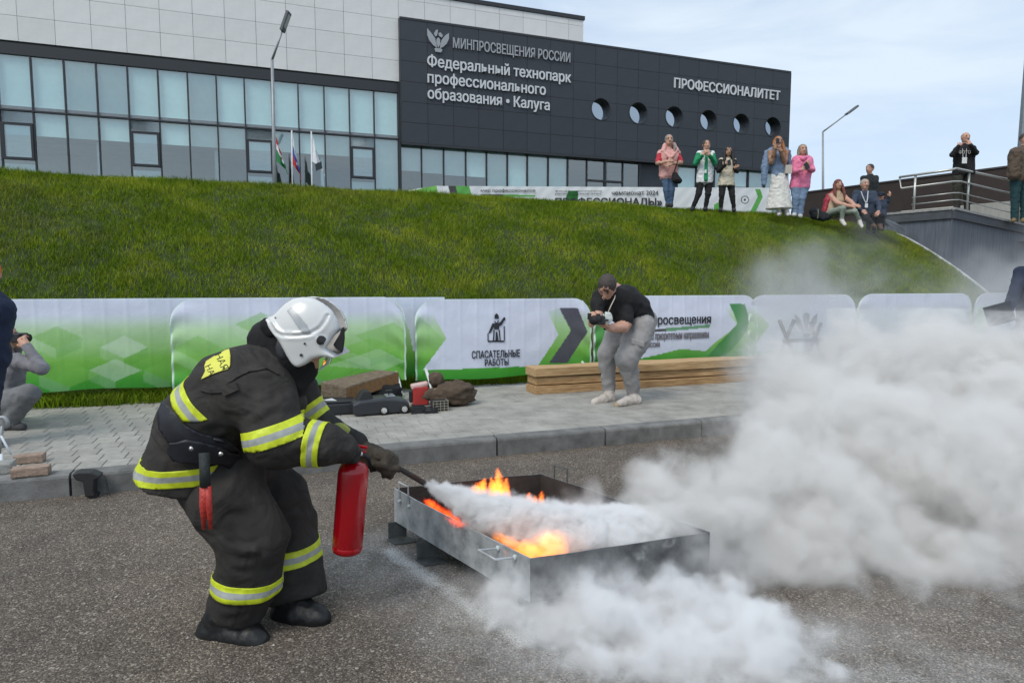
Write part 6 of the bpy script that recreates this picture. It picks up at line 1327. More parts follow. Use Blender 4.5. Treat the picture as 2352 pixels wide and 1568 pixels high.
# boots
boot = M('black_boot', (.006, .0065, .007, 1), .5, .3, 14, bump=.5, bscale=25)
def bootm(pts, rs, sole):
    sd = SDF(.02); sd.chain(pts, rs, 0); b = sd.mesh('boot', boot, ff, h=.007, disp=wrinkle(.003, 25, 2))
    m = MB(); m.tube([p for p in sole[0]], sole[1], 12); o = m.obj('sole', rub, b, smooth=True); return b
bootm([fx(390, 1400, YN + .03), fx(350, 1465, YN + .03), fx(330, 1492, YN + .03), fx(425, 1482, YN), fx(495, 1500, YN - .03), fx(527, 1512, YN - .04)], [.078, .068, .058, .06, .052, .042], ([fx(292, 1522, YN + .04), fx(380, 1530, YN + .02), fx(500, 1541, YN - .04), fx(552, 1534, YN - .06)], [.033, .034, .034, .02]))
YB2 = YF - .17
bootm([fx(668, 1330, YB2 + .05), fx(640, 1395, YB2 + .03), fx(700, 1395, YB2), fx(760, 1412, YB2 - .02), fx(792, 1420, YB2 - .03)], [.08, .058, .06, .05, .038], ([fx(608, 1428, YB2 + .02), fx(700, 1440, YB2), fx(790, 1448, YB2 - .03), fx(815, 1442, YB2 - .03)], [.024, .028, .028, .016]))
for k in range(4):
    MB().tube([fx(425 + 12 * k, 1470 + 6 * k, YN - .055), fx(445 + 12 * k, 1455 + 7 * k, YN - .05), fx(462 + 10 * k, 1465 + 7 * k, YN - .045)], .0035, 6).obj('lace', rub, ff, smooth=True)
# body under the clothes: head, neck and hands inside the gloves are one figure
sd = SDF(.02); hcn = fx(690, 285, YM); fdir = Vector((.82, -.1, -.55)).normalized()
head(sd, hcn, fdir, (.5, 0, .8), 1.0); sd.cap(fx(610, 330, YM), hcn, .06, .055, 0); sd.chain([fx(590, 350, YM), fx(480, 460, YM), fx(330, 640, YM)], [.1, .13, .12], 0); sd.mesh('body', skin_m, ff, h=.012)
# hood and collar
sd = SDF(.03); sd.cap(fx(600, 270, YM), fx(660, 320, YM), .09, .1, 0); sd.cap(fx(655, 310, YM), fx(715, 375, YM), .1, .055, 0); sd.cap(fx(640, 340, YM), fx(665, 430, YM), .1, .075, 0); sd.cap(fx(585, 260, YM), fx(620, 330, YM), .095, .09, 0)
sd.mesh('hood', under, ff, h=.008, disp=wrinkle(.006, 14, 4))
sd = SDF(.015); sd.cap(fx(578, 220, YM - .04), fx(635, 320, YM - .08), .045, .035, 0); sd.cap(fx(600, 200, YM - .03), fx(650, 290, YM - .09), .03, .025, 0); sd.cap(fx(545, 200, YM), fx(590, 240, YM - .05), .03, .03, 0); sd.mesh('neck_flap', leather, ff, h=.008)
# helmet
hx = lambda x, y, Y=YM: at(367.5 + .3203 * x, 661.5 + .3203 * y, Y)
prof = [(762, 215), (830, 200), (880, 165), (935, 110), (990, 72), (1060, 60), (1140, 70), (1210, 108), (1262, 155), (1300, 215), (1322, 285), (1318, 300), (1290, 330), (1255, 385), (1240, 410), (1275, 440), (1308, 466), (1311, 484), (1270, 474), (1215, 470), (1160, 484), (1110, 520), (1070, 541), (1042, 541), (1012, 515), (985, 470), (960, 425), (930, 375), (890, 325), (840, 275), (795, 238)]
white_h = M('helmet_white', (.66, .67, .66, 1), .22, .03, 3, spec=.6)
class Helm(SDF):
    def bounds(s): P = [np.array(hx(x, y)) for x, y in prof]; lo, hi = np.min(P, 0), np.max(P, 0); lo[1] -= .16; hi[1] += .16; return lo, hi
    def eval(s, P, labels=False):
        c = np.array(hx(1075, 305)); r = np.array((.172, .142, .172)); D = P - c
        # profile in the plane of the picture's side view
        pts = np.array([[hx(x, y)[0], hx(x, y)[2]] for x, y in prof]); px, pz = P[..., 0], P[..., 2]
        d = np.full(px.shape, 1e9); sgn = np.ones(px.shape); n = len(pts)
        for i in range(n):
            a, b = pts[i], pts[(i + 1) % n]; e = b - a; wx, wz = px - a[0], pz - a[1]; t = np.clip((wx * e[0] + wz * e[1]) / (e @ e), 0, 1); d = np.minimum(d, (wx - e[0] * t) ** 2 + (wz - e[1] * t) ** 2)
            c1 = pz >= a[1]; c2 = pz < b[1]; c3 = e[0] * wz > e[1] * wx; sgn = np.where((c1 & c2 & c3) | (~c1 & ~c2 & ~c3), -sgn, sgn)
        d2 = sgn * np.sqrt(d)
        k0 = np.sqrt(((D / r) ** 2).sum(-1)); k1 = np.sqrt(((D / (r * r)) ** 2).sum(-1)) + 1e-9; el = k0 * (k0 - 1) / k1
        cy = np.abs(P[..., 1] - c[1]); brim = cy - (.085 + .05 * np.clip((P[..., 0] - hx(762, 215)[0]) / .12, 0, 1))     # lateral limit where the dome is wider
        low = P[..., 2] - np.interp(px, [hx(762, 0)[0], hx(850, 0)[0], hx(960, 0)[0], hx(1150, 0)[0], hx(1330, 0)[0]], [hx(0, 190)[2], hx(0, 225)[2], hx(0, 330)[2], hx(0, 330)[2], hx(0, 400)[2]]); el = smin(el, np.maximum(brim, low), .03); k = .018; F = -smin(-el, -d2, k)
        # groove that sets the crown off from the side shell
        g = [hx(x, y) for x, y in ((850, 225), (905, 300), (960, 322), (1080, 322), (1150, 310), (1210, 272), (1240, 225), (1250, 190))]
        dd = np.full(px.shape, 1e9)
        for a, b in zip(g[:-1], g[1:]):
            e = np.array((b[0] - a[0], b[2] - a[2])); wx, wz = px - a[0], pz - a[2]; t = np.clip((wx * e[0] + wz * e[1]) / (e @ e), 0, 1); dd = np.minimum(dd, (wx - e[0] * t) ** 2 + (wz - e[1] * t) ** 2)
        F = F + .005 * np.exp(-dd / .006 ** 2) - .003 * np.exp(-(np.sqrt(dd) - .012) ** 2 / .005 ** 2)
        ridge = np.exp(-((P[..., 1] - c[1]) / .014) ** 2) * .005 * np.clip((P[..., 2] - c[2]) / .05, 0, 1); F = F - ridge
        inner = np.sqrt(((D / (r - .022)) ** 2).sum(-1)); F = np.where((inner < 1) & (cy < .1), np.maximum(F, (1 - inner) * .1), F)
        return (F, np.zeros(F.shape, int)) if labels else F
hm = Helm(); hel = hm.mesh('helmet', white_h, ff, h=.0045, smooth_it=4)
camv = Vector((0, 0, CAMH))
def bvh_of(o):
    bm = bmesh.new(); bm.from_mesh(o.data); bmesh.ops.transform(bm, matrix=wm(o), verts=bm.verts); t = BVHTree.FromBMesh(bm); bm.free(); return t
def hitp(tree, P, off):    # first surface point on the near side of the figure, along the sideways (Y) axis
    d = Vector(P) - camv; d.normalize(); h_ = tree.ray_cast(camv, d)
    return None if h_[0] is None else (h_[0] + h_[1] * (off if h_[1].dot(d) < 0 else -off))
def patch(name, poly, mapf, tree, mat_, parent, off=.0025, thick=.0, res=.006, Y=YM):
    bm = bmesh.new(); xs = [p[0] for p in poly]; ys = [p[1] for p in poly]
    f = bm.faces.new([bm.verts.new((x, y, 0)) for x, y in poly]); st = max(max(xs) - min(xs), max(ys) - min(ys)) / 26
    for ax_, lo, hi in ((0, min(xs), max(xs)), (1, min(ys), max(ys))):
        q = lo + st
        while q < hi: bmesh.ops.bisect_plane(bm, geom=bm.faces[:] + bm.edges[:] + bm.verts[:], plane_co=(q, 0, 0) if ax_ == 0 else (0, q, 0), plane_no=(1, 0, 0) if ax_ == 0 else (0, 1, 0)); q += st
    last = None; inv = wm(parent).inverted(); dead = []
    for v in bm.verts:
        P = hitp(tree, mapf(v.co.x, v.co.y, Y), off)
        if P is None: dead.append(v); continue
        v.co = inv @ P
    bmesh.ops.delete(bm, geom=dead, context='VERTS')
    me = bpy.data.meshes.new(name); bm.to_mesh(me); bm.free(); me.materials.append(mat_); me.polygons.foreach_set('use_smooth', [True] * len(me.polygons)); o = link(name, me, parent)
    s_ = o.modifiers.new('solid', 'SOLIDIFY'); s_.thickness = max(.0015, thick); s_.offset = -1; return o
ht = bvh_of(hel)
silver = M('reflective_silver', (.4, .42, .43, 1), .35, .12, 30, metal=.2); yel = M('reflective_yellow', (.62, .72, .03, 1), .5, .1, 30); 
patch('reflective_stripe', [(915, 165), (945, 142), (1000, 200), (1050, 262), (1080, 318), (1020, 322), (985, 270), (950, 215)], hx, ht, silver, hel)
kn = lambda x, y, r: [(x + r * math.cos(a), y + r * math.sin(a)) for a in np.linspace(0, 2 * math.pi, 22)[:-1]]
patch('knob', kn(1152, 375, 28), hx, ht, mt('black_knob', (.01, .01, .01, 1), .4), hel, off=.006, thick=.006)
patch('screw', kn(1039, 397, 8), hx, ht, mt('screw_grey', (.08, .08, .08, 1), .4, metal=.5), hel); patch('screw', kn(1014, 479, 11), hx, ht, mt('screw_grey'), hel); patch('screw', kn(831, 213, 5), hx, ht, mt('screw_grey'), hel)
m = MB(); ypl = YM - .092; tri = [(1300, 285), (1318, 275), (1324, 300), (1326, 360), (1316, 440), (1306, 466), (1275, 440), (1240, 408), (1262, 372), (1290, 325)]
m.prism(tri, lambda x, y, d: tuple(hx(x, y, YM + d)), -.085, .085); o = m.obj('front_vent', mt('black_knob'), hel); bevel(o, .008, 3)
sd = SDF(.01); sd.cap(hx(745, 290, YM - .05), hx(745, 290, YM + .05), .02, .02, 0); sd.cap(hx(770, 265, YM - .08), hx(800, 310, YM - .08), .03, .03, 0); sd.cap(hx(770, 265, YM + .08), hx(770, 265, YM - .08), .024, .024, 0); sd.mesh('rear_liner', under, hel, h=.007)
vis = glass_mat('visor_plastic', (.86, .88, .86), .12); vis_poly = [(1090, 530), (1120, 505), (1160, 487), (1215, 474), (1250, 474), (1235, 505), (1200, 550), (1150, 585), (1115, 600), (1100, 575)]
m = MB(); pv = []; nn_ = 9
for j in range(nn_ + 1):
    a = -1.15 + 2.3 * j / nn_; yo = math.sin(a) * .11; fo = math.cos(a)
    for x, y in ((1140, 500), (1200, 478), (1248, 474)): pass
    top_ = hx(1140 + 105 * fo, 505 - 30 * fo, YM + yo); bot = hx(1100 + 60 * fo, 605 - 20 * fo, YM + yo * .95); pv += [tuple(top_), tuple(top_.lerp(bot, .5) + Vector((.012 * fo, 0, -.004))), tuple(bot)]
m.add(pv, [(3 * j + k, 3 * j + 3 + k, 3 * j + 4 + k, 3 * j + 1 + k) for j in range(nn_) for k in (0, 1)]); m.obj('visor', vis, hel, smooth=True)
# reflective bands: slabs cut out of the cloth and lifted off it
band_m = bpy.data.materials.new('reflective_band'); band_m.use_nodes = True
def band_nodes():
    t = band_m.node_tree; b = t.nodes['Principled BSDF']; L = t.links; a = t.nodes.new('ShaderNodeAttribute'); a.attribute_name = 'across'
    r = t.nodes.new('ShaderNodeValToRGB'); r.color_ramp.interpolation = 'CONSTANT'; e = r.color_ramp.elements; e[0].position = 0; e[0].color = (.62, .72, .025, 1); e[1].position = .33; e[1].color = (.36, .38, .36, 1); x = e.new(.67); x.color = (.62, .72, .025, 1)
    L.new(a.outputs['Fac'], r.inputs[0]); co = t.nodes.new('ShaderNodeTexCoord').outputs['Object']; n = t.nodes.new('ShaderNodeTexNoise'); n.inputs['Scale'].default_value = 40; n.inputs['Detail'].default_value = 6; L.new(co, n.inputs['Vector'])
    mr = t.nodes.new('ShaderNodeMapRange'); mr.inputs['To Min'].default_value = .6; mr.inputs['To Max'].default_value = 1.25; L.new(n.outputs['Fac'], mr.inputs['Value']); s = t.nodes.new('ShaderNodeVectorMath'); s.operation = 'SCALE'; L.new(r.outputs[0], s.inputs[0]); L.new(mr.outputs[0], s.inputs['Scale']); L.new(s.outputs[0], b.inputs['Base Color'])
    b.inputs['Roughness'].default_value = .45; bp = t.nodes.new('ShaderNodeBump'); bp.inputs['Strength'].default_value = .4; bp.inputs['Distance'].default_value = .004; L.new(n.outputs['Fac'], bp.inputs['Height']); L.new(bp.outputs[0], b.inputs['Normal'])
band_nodes()
def band(src, c, ax_, wd, rad, keep=None, off=.004, parent=None):
    c = Vector(c); ax_ = Vector(ax_).normalized(); bm = bmesh.new(); bm.from_mesh(src.data); bmesh.ops.transform(bm, matrix=wm(src), verts=bm.verts)
    dead = [f for f in bm.faces if abs((f.calc_center_median() - c).dot(ax_)) > wd / 2 + .02 or (f.calc_center_median() - c - ax_ * (f.calc_center_median() - c).dot(ax_)).length > rad or (keep and not keep(f.calc_center_median()))]
    bmesh.ops.delete(bm, geom=dead, context='FACES')
    for s_ in (-1, 1): bmesh.ops.bisect_plane(bm, geom=bm.faces[:] + bm.edges[:] + bm.verts[:], plane_co=c + ax_ * s_ * wd / 2, plane_no=ax_ * s_, clear_outer=True)
    bm.normal_update()
    inv = wm(parent or src).inverted(); ac = []
    for v in bm.verts: v.co = v.co + v.normal * off
    ac = [((v.co - c).dot(ax_)) / wd + .5 for v in bm.verts]
    bmesh.ops.transform(bm, matrix=inv, verts=bm.verts); me = bpy.data.meshes.new('reflective_band'); bm.to_mesh(me); bm.free(); me.materials.append(band_m); me.polygons.foreach_set('use_smooth', [True] * len(me.polygons))
    a = me.attributes.new('across', 'FLOAT', 'POINT'); a.data.foreach_set('value', np.clip(np.array(ac, np.float32), 0, 1)); o = link('reflective_band', me, parent or src)
    s_ = o.modifiers.new('solid', 'SOLIDIFY'); s_.thickness = .003; s_.offset = -1; return o
ax2 = lambda p, q: (q - p)
band(jk, fx(585, 640, YN - .05), fx(700, 800, YN) - fx(655, 665, YN), .075, .2, keep=lambda p: p.y < YM + .02 and proj(p)[0] > 306.25 + .5469 * 455 and proj(p)[0] < 306.25 + .5469 * 715 and proj(p)[1] < 643.1 + .5469 * 720)
band(jk, fx(768, 695, YN - .04), fx(900, 712, YN) - fx(768, 690, YN), .058, .14, keep=lambda p: p.y < YM)
band(jk, fx(745, 560, YF + .05), fx(820, 640, YF) - fx(740, 540, YF), .07, .16, keep=lambda p: p.y > YM + .02)
band(jk, fx(318, 472, YM), fx(470, 320, YM) - fx(318, 472, YM), .072, .5, keep=lambda p: proj(p)[0] < 306.25 + .5469 * 402 and proj(p)[1] < 643.1 + .5469 * 590)
band(jk, fx(235, 768, YM), fx(240, 900, YM) - fx(228, 768, YM), .07, .6, keep=lambda p: proj(p)[0] < 306.25 + .5469 * 470)
band(tr, fx(486, 1264, YN + .01), fx(478, 1330, YN) - fx(490, 1200, YN), .066, .3, keep=lambda p: p.y < YM + .01 and proj(p)[0] < 306.25 + .5469 * 630)
band(tr, fx(685, 1122, YF - .02), fx(700, 1300, YF) - fx(672, 1060, YF), .066, .3, keep=lambda p: p.y > YN + .1 and proj(p)[0] > 306.25 + .5469 * (618 if p.y < YM + .02 else 560))
jt = bvh_of(jk)
c3 = lambda x, y, Y=YM: at(367.5 + .3203 * x, 661.5 + .3203 * y, Y)
pch = patch('name_patch', [(302, 655), (330, 600), (325, 560), (335, 530), (400, 490), (470, 452), (500, 443), (506, 480), (505, 560), (490, 585), (440, 600), (380, 620)], c3, jt, M('patch_yellow', (.66, .66, .09, 1), .6, .06, 20), jk, off=.004)
def curved_text(body, p0, p1, hgt, tree, mapf, parent, mat_, off=.0065, Y=YM, slant=(0, -1)):
    me, a = text_mesh(body, .03, .0); a = a.copy(); lo, hi = a.min(0), a.max(0); d = np.array(p1) - np.array(p0); P = []
    inv = wm(parent).inverted(); ok = True; last = Vector((0, 0, 0))
    for x, y, _ in a:
        t_ = (x - lo[0]) / (hi[0] - lo[0]); k = (y - lo[1]) / (hi[1] - lo[1]); X = p0[0] + d[0] * t_ + slant[0] * k * hgt; Y_ = p0[1] + d[1] * t_ + slant[1] * k * hgt
        h_ = hitp(tree, mapf(X, Y_, Y), off); h_ = h_ or last; last = h_; P.append(inv @ h_)
    me.vertices.foreach_set('co', np.array(P, np.float32).ravel()); me.materials.clear(); me.materials.append(mat_); me.update(); return link('lettering', me, parent)
curved_text('НАЯ', (398, 490), (452, 598), 50, jt, c3, jk, mt('patch_ink', (.02, .05, .05, 1), .7), slant=(.9, -.42))
curved_text('НА', (330, 570), (362, 632), 44, jt, c3, jk, mt('patch_ink'), slant=(.9, -.42))
# seams and pocket flap
def strip(name, pts, wd, off=.0035, thick=.004, m_=None, tree=None, par=None):
    L1, L2 = [], []
    for i, (x, y) in enumerate(pts):
        a, b = pts[max(0, i - 1)], pts[min(len(pts) - 1, i + 1)]; dx, dy = b[0] - a[0], b[1] - a[1]; n = math.hypot(dx, dy); L1.append((x - dy / n * wd, y + dx / n * wd)); L2.append((x + dy / n * wd, y - dx / n * wd))
    return patch(name, L1 + L2[::-1], fx, tree or jt, m_ or turn, par or jk, off=off, thick=thick)
strip('seam', [(285, 462), (330, 472), (372, 470), (392, 440), (430, 410), (490, 382), (560, 372), (612, 398)], 4, off=.006)
patch('pocket_flap', [(372, 452), (430, 428), (446, 462), (385, 488)], fx, jt, turn, jk, off=.007, thick=.005)
# belt pouch, tool and buckle
pouch = patch('belt', [(148, 520), (178, 540), (222, 600), (300, 640), (380, 650), (432, 690), (440, 740), (425, 790), (396, 790), (365, 755), (240, 735), (180, 690), (132, 620), (130, 570)], fx, jt, leather, ff, off=.016, thick=.016)
patch('belt_flap', [(178, 668), (235, 660), (300, 668), (370, 690), (425, 700), (442, 735), (432, 778), (405, 798), (375, 785), (352, 756), (330, 746), (270, 744), (225, 752), (190, 745), (170, 715)], fx, jt, leather, pouch, off=.034, thick=.012)
for x, y in ((243, 707), (367, 729)): MB().lathe([(0, .006), (.007, .004), (.009, 0), (0, -.002)], fx(x, y, YN - .245), 12, mat=Matrix.Rotation(math.pi / 2, 4, 'X')).obj('snap', mt('chrome', (.5, .5, .5, 1), .25, metal=.9), pouch, smooth=True)
tool = thing('rescue_tool', 'short pry tool with red forked end and dark grip hanging from the firefighter belt', 'tool', fx(300, 900, YN - .2))
MB().tube([fx(298, 725, YN - .2), fx(300, 800, YN - .21), fx(302, 865, YN - .21)], [.019, .018, .019], 12).obj('grip', mt('tool_grip', (.02, .026, .026, 1), .7, .3, 30, .6, 60), tool, smooth=True)
redp = M('chipped_red_paint', (.28, .012, .012, 1), .5, 0, 60, col2=(.55, .06, .04, 1), bump=.4, bscale=80)
m = MB(); m.tube([fx(294, 863, YN - .21), fx(292, 950, YN - .21), fx(296, 1045, YN - .21)], [.013, .012, .006], 10); m.tube([fx(312, 863, YN - .21), fx(318, 950, YN - .21), fx(324, 1046, YN - .21)], [.013, .012, .006], 10); m.tube([fx(302, 860, YN - .21), fx(304, 1000, YN - .21)], [.016, .008], 8); m.obj('fork', redp, tool, smooth=True)
m = MB(); m.tube([fx(500, 730, YN - .12), fx(515, 745, YN - .14), fx(535, 750, YN - .14)], .007, 8); m.tube([fx(520, 742, YN - .14), fx(550, 765, YN - .13)], .005, 8); m.tube([fx(500, 728, YN - .12), fx(508, 752, YN - .14)], .004, 6); m.obj('carabiner', mt('chrome', (.5, .5, .5, 1), .25, metal=.9), ff, smooth=True)
MB().tube([fx(648, 440, YN + .03), fx(652, 465, YN + .02), fx(660, 480, YN + .02)], .005, 8).obj('zip_pull', mt('chrome'), ff, smooth=True)
# gloves
glove_m = M('muddy_glove', (.03, .024, .018, 1), .95, 0, 14, col2=(.085, .068, .05, 1), bump=.9, bscale=30)
sd = SDF(.015); hF = fx(1000, 745, YF + .02)
sd.cap(fx(925, 700, YF + .04), fx(1010, 745, YF + .02), .052, .046, 0); sd.cap(fx(1000, 740, YF + .02), fx(1070, 760, YF), .05, .045, 0)
for i, (dx, dy, dY) in enumerate(((1050, 730, -.035), (1068, 742, -.012), (1078, 756, .012), (1080, 772, .034))):
    sd.cap(fx(dx - 25, dy + 10, YF + dY * .8), fx(dx + 15, dy + 8, YF + dY - .02), .021, .019, 0, k=.006); sd.cap(fx(dx + 15, dy + 8, YF + dY - .02), fx(dx + 2, dy + 45, YF + dY - .05), .019, .017, 0, k=.005); sd.cap(fx(dx + 2, dy + 45, YF + dY - .05), fx(dx - 25, dy + 50, YF + dY - .04), .017, .015, 0, k=.005)
sd.cap(fx(1015, 770, YF - .04), fx(1060, 795, YF - .06), .02, .018, 0, k=.008); sd.cap(fx(1060, 795, YF - .06), fx(1110, 790, YF - .05), .018, .014, 0, k=.006)
sd.mesh('glove', glove_m, ff, h=.006, disp=wrinkle(.005, 28, 2))
SDF(.01).cap(fx(865, 645, YF + .03), fx(890, 672, YF + .03), .05, .05).mesh('cuff', M('cuff_yellow', (.3, .33, .06, 1), .7, .4, 20), ff, h=.008)
sd = SDF(.014); sd.cap(fx(875, 712, YN + .02), fx(905, 722, YN + .06), .05, .045, 0)
for i, dY in enumerate((-.03, -.01, .012, .034)): sd.cap(fx(905, 712, YM - .1 + dY), fx(935, 722, YM - .1 + dY), .02, .018, 0, k=.006); sd.cap(fx(935, 722, YM - .1 + dY), fx(930, 752, YM - .1 + dY), .018, .016, 0, k=.005)
sd.mesh('glove', M('dark_glove', (.02, .02, .018, 1), .9, .3, 14, bump=.6, bscale=30), ff, h=.006, disp=wrinkle(.004, 25, 6))
# extinguisher
YE = YM - .05
ext = thing('fire_extinguisher', 'red cylindrical fire extinguisher held by the valve, hose leading to the right', 'fire extinguisher', fx(896, 1145, YE))
pb, pt = fx(897, 1143, YE), fx(927, 762, YE); axs = (pt - pb); LN = axs.length; rotm = axs.to_track_quat('Z', 'Y').to_matrix().to_4x4(); rr = .0615
prof_e = [(0, 0), (rr * .72, .0), (rr * .93, .008), (rr, .022), (rr * 1.0, .03), (rr * .985, .032), (rr * .985, .036), (rr, .038), (rr, LN * .9), (rr * .93, LN * .945), (rr * .7, LN * .985), (rr * .35, LN * 1.005), (.018, LN * 1.01), (.018, LN * 1.04)]
redm = M('extinguisher_red', (.34, .002, .008, 1), .2, .06, 3, spec=.6)
MB().lathe(prof_e, pb, 48, mat=rotm).obj('cylinder', redm, ext, smooth=True)
MB().lathe([(.0, 0), (.019, .0), (.019, .028), (.013, .032), (.013, .05), (0, .05)], pb + axs.normalized() * (LN * 1.03), 16, mat=rotm).obj('valve', mt('valve_metal', (.45, .45, .43, 1), .3, metal=.7), ext, smooth=False)
p = pb + axs.normalized() * (LN * 1.03 + .045); xx = Vector((1, 0, 0))
m = MB(); m.obox(p + Vector((.0, 0, .012)), Vector((.05, 0, -.01)), (0, .009, 0), (0, 0, .004)); m.obox(p + Vector((.01, 0, -.004)), Vector((.035, 0, -.012)), (0, .009, 0), (0, 0, .003)); m.obj('lever', redm, ext)
MB().lathe([(0, 0), (.008, 0), (.009, .012), (0, .016)], p + Vector((.02, -.02, -.018)), 12, mat=Matrix.Rotation(math.pi / 2, 4, 'Y')).obj('gauge', mt('badge_white'), ext)
noz = fx(1222, 852, 3.02)
MB().tube([p + Vector((.015, .0, -.02)), fx(985, 745, YM + .05), fx(1000, 800, YF - .04), fx(1060, 785, YF), fx(1120, 800, YF + .02)], .0085, 10).obj('hose', rub, ext, smooth=True)
MB().tube([fx(1085, 775, YF), fx(1130, 798, YF + .06), noz], [.011, .012, .0135], 12).obj('nozzle', mt('nozzle_black', (.012, .012, .012, 1), .5), ext, smooth=True)
# ------------------------------------------------------------------ smoke, powder jet and flames as volumes
def vol_material(name, col, anis=0.0, emis=None):
    m = bpy.data.materials.new(name); m.use_nodes = True; n = m.node_tree; n.nodes.remove(n.nodes['Principled BSDF'])
    pv = n.nodes.new('ShaderNodeVolumePrincipled'); pv.inputs['Color'].default_value = (*col, 1); pv.inputs['Density'].default_value = 1; pv.inputs['Anisotropy'].default_value = anis
    n.links.new(pv.outputs[0], n.nodes['Material Output'].inputs['Volume'])
    if emis:
        pv.inputs['Density'].default_value = emis[2]; a = n.nodes.new('ShaderNodeAttribute'); a.attribute_name = 'density'
        r = n.nodes.new('ShaderNodeValToRGB'); e = r.color_ramp.elements; e[0].position = 0; e[0].color = (0, 0, 0, 1); e[1].position = 1; e[1].color = (*emis[1], 1)
        x = e.new(.12); x.color = (*emis[0], 1); n.links.new(a.outputs['Fac'], r.inputs[0]); n.links.new(r.outputs[0], pv.inputs['Emission Color']); q = n.nodes.new('ShaderNodeMath'); q.operation = 'MULTIPLY'; q.inputs[1].default_value = emis[3]
        n.links.new(a.outputs['Fac'], q.inputs[0]); n.links.new(q.outputs[0], pv.inputs['Emission Strength'])
    return m
class VG_:
    def __init__(s, name): s.T = bpy.data.node_groups.new(name, 'GeometryNodeTree'); s.T.interface.new_socket('Geometry', in_out='OUTPUT', socket_type='NodeSocketGeometry'); s.pos = s.n('GeometryNodeInputPosition').outputs[0]
    def n(s, t, **k):
        x = s.T.nodes.new(t)
        for a, b in k.items(): setattr(x, a, b)
        return x
    def put(s, i, v):
        if isinstance(v, bpy.types.NodeSocket): s.T.links.new(v, i)
        else: i.default_value = v
    def M(s, op, *a):
        x = s.n('ShaderNodeMath', operation=op)
        for i, v in enumerate(a): s.put(x.inputs[i], v)
        return x.outputs[0]
    def V(s, op, *a):
        x = s.n('ShaderNodeVectorMath', operation=op)
        for i, v in enumerate(a):
            if v is not None: s.put(x.inputs[i], v)
        return x.outputs['Value'] if op == 'LENGTH' else x.outputs[0]
    def noise(s, vec, scale, detail=4, rough=.6, dist=0):
        x = s.n('ShaderNodeTexNoise'); x.inputs['Scale'].default_value = scale; x.inputs['Detail'].default_value = detail; x.inputs['Roughness'].default_value = rough; x.inputs['Distortion'].default_value = dist; s.T.links.new(vec, x.inputs['Vector']); return x
def volume(name, label, blobs, mat_, D, vox, a1=1.6, s1=2.2, a2=.8, s2=6, sharp=2.6, smooth=.15, floor=.0, stretch=(1, 1, 1), bias=0, pad=.1, det=5, warp=.12):
    """blobs: (centre, radii, weight). The density falls from 1 in the middle of the blobs to 0 outside, broken up by noise."""
    g = VG_(name); lo = np.full(3, 1e9); hi = np.full(3, -1e9)
    wn = g.noise(g.pos, 1.7 * s1, 2); wv = g.V('SCALE', g.V('SUBTRACT', wn.outputs['Color'], (.5, .5, .5)), None); wv.node.inputs['Scale'].default_value = warp
    P = g.V('ADD', g.pos, wv)
    f = None
    for c, r, w_ in blobs:
        if len(r) == 5:      # cone: centre is the start, r = (end xyz, r0, r1)
            e = Vector(r[:3]) - Vector(c); Ln = e.length; e.normalize(); rm = max(r[3], r[4])
            lo = np.minimum(lo, np.minimum(np.array(c), r[:3]) - rm * 1.2); hi = np.maximum(hi, np.maximum(np.array(c), r[:3]) + rm * 1.2)
            q = g.V('SUBTRACT', P, tuple(c)); dt = g.n('ShaderNodeVectorMath', operation='DOT_PRODUCT'); g.put(dt.inputs[0], q); dt.inputs[1].default_value = tuple(e)
            tt = g.M('MINIMUM', g.M('MAXIMUM', g.M('DIVIDE', dt.outputs['Value'], Ln), 0), 1); sc1 = g.n('ShaderNodeVectorMath', operation='SCALE'); sc1.inputs[0].default_value = tuple(e * Ln); g.put(sc1.inputs['Scale'], tt)
            x = g.M('MULTIPLY', g.M('SUBTRACT', 1, g.M('DIVIDE', g.V('LENGTH', g.V('SUBTRACT', q, sc1.outputs[0])), g.M('ADD', r[3], g.M('MULTIPLY', tt, r[4] - r[3])))), w_)
            f = x if f is None else g.M('SMOOTH_MAX', f, x, smooth); continue
        lo = np.minimum(lo, np.array(c) - np.array(r) * (1 + pad) - pad); hi = np.maximum(hi, np.array(c) + np.array(r) * (1 + pad) + pad)
        x = g.M('MULTIPLY', g.M('SUBTRACT', 1, g.V('LENGTH', g.V('DIVIDE', g.V('SUBTRACT', P, tuple(c)), tuple(r)))), w_)
        f = x if f is None else g.M('SMOOTH_MAX', f, x, smooth)
    sp = g.V('MULTIPLY', P, stretch)
    n1 = g.noise(sp, s1, det, .66); n2 = g.noise(sp, s2, 3, .6)
    d = g.M('ADD', f, g.M('MULTIPLY', g.M('SUBTRACT', n1.outputs[0], .5), a1)); d = g.M('SUBTRACT', d, g.M('MULTIPLY', g.M('ABSOLUTE', g.M('SUBTRACT', n2.outputs[0], .5)), a2)); d = g.M('ADD', d, bias)
    d = g.M('MINIMUM', g.M('MAXIMUM', g.M('MULTIPLY', d, sharp), 0), 1); d = g.M('MULTIPLY', g.M('MULTIPLY', d, d), D)
    lo[2] = max(lo[2], floor + .005); vc = g.n('GeometryNodeVolumeCube'); g.put(vc.inputs['Density'], d); vc.inputs['Min'].default_value = lo; vc.inputs['Max'].default_value = hi
    for i, a in enumerate('XYZ'): vc.inputs['Resolution ' + a].default_value = max(8, int((hi[i] - lo[i]) / vox))
    sm = g.n('GeometryNodeSetMaterial'); sm.inputs['Material'].default_value = mat_; g.put(sm.inputs[0], vc.outputs[0]); o = g.n('NodeGroupOutput'); g.put(o.inputs[0], sm.outputs[0])
    v = bpy.data.volumes.new(name); v.materials.append(mat_); ob = bpy.data.objects.new(name, v); sc.collection.objects.link(ob); md = ob.modifiers.new('density', 'NODES'); md.node_group = g.T
    tag(ob, label, kind='stuff'); return ob
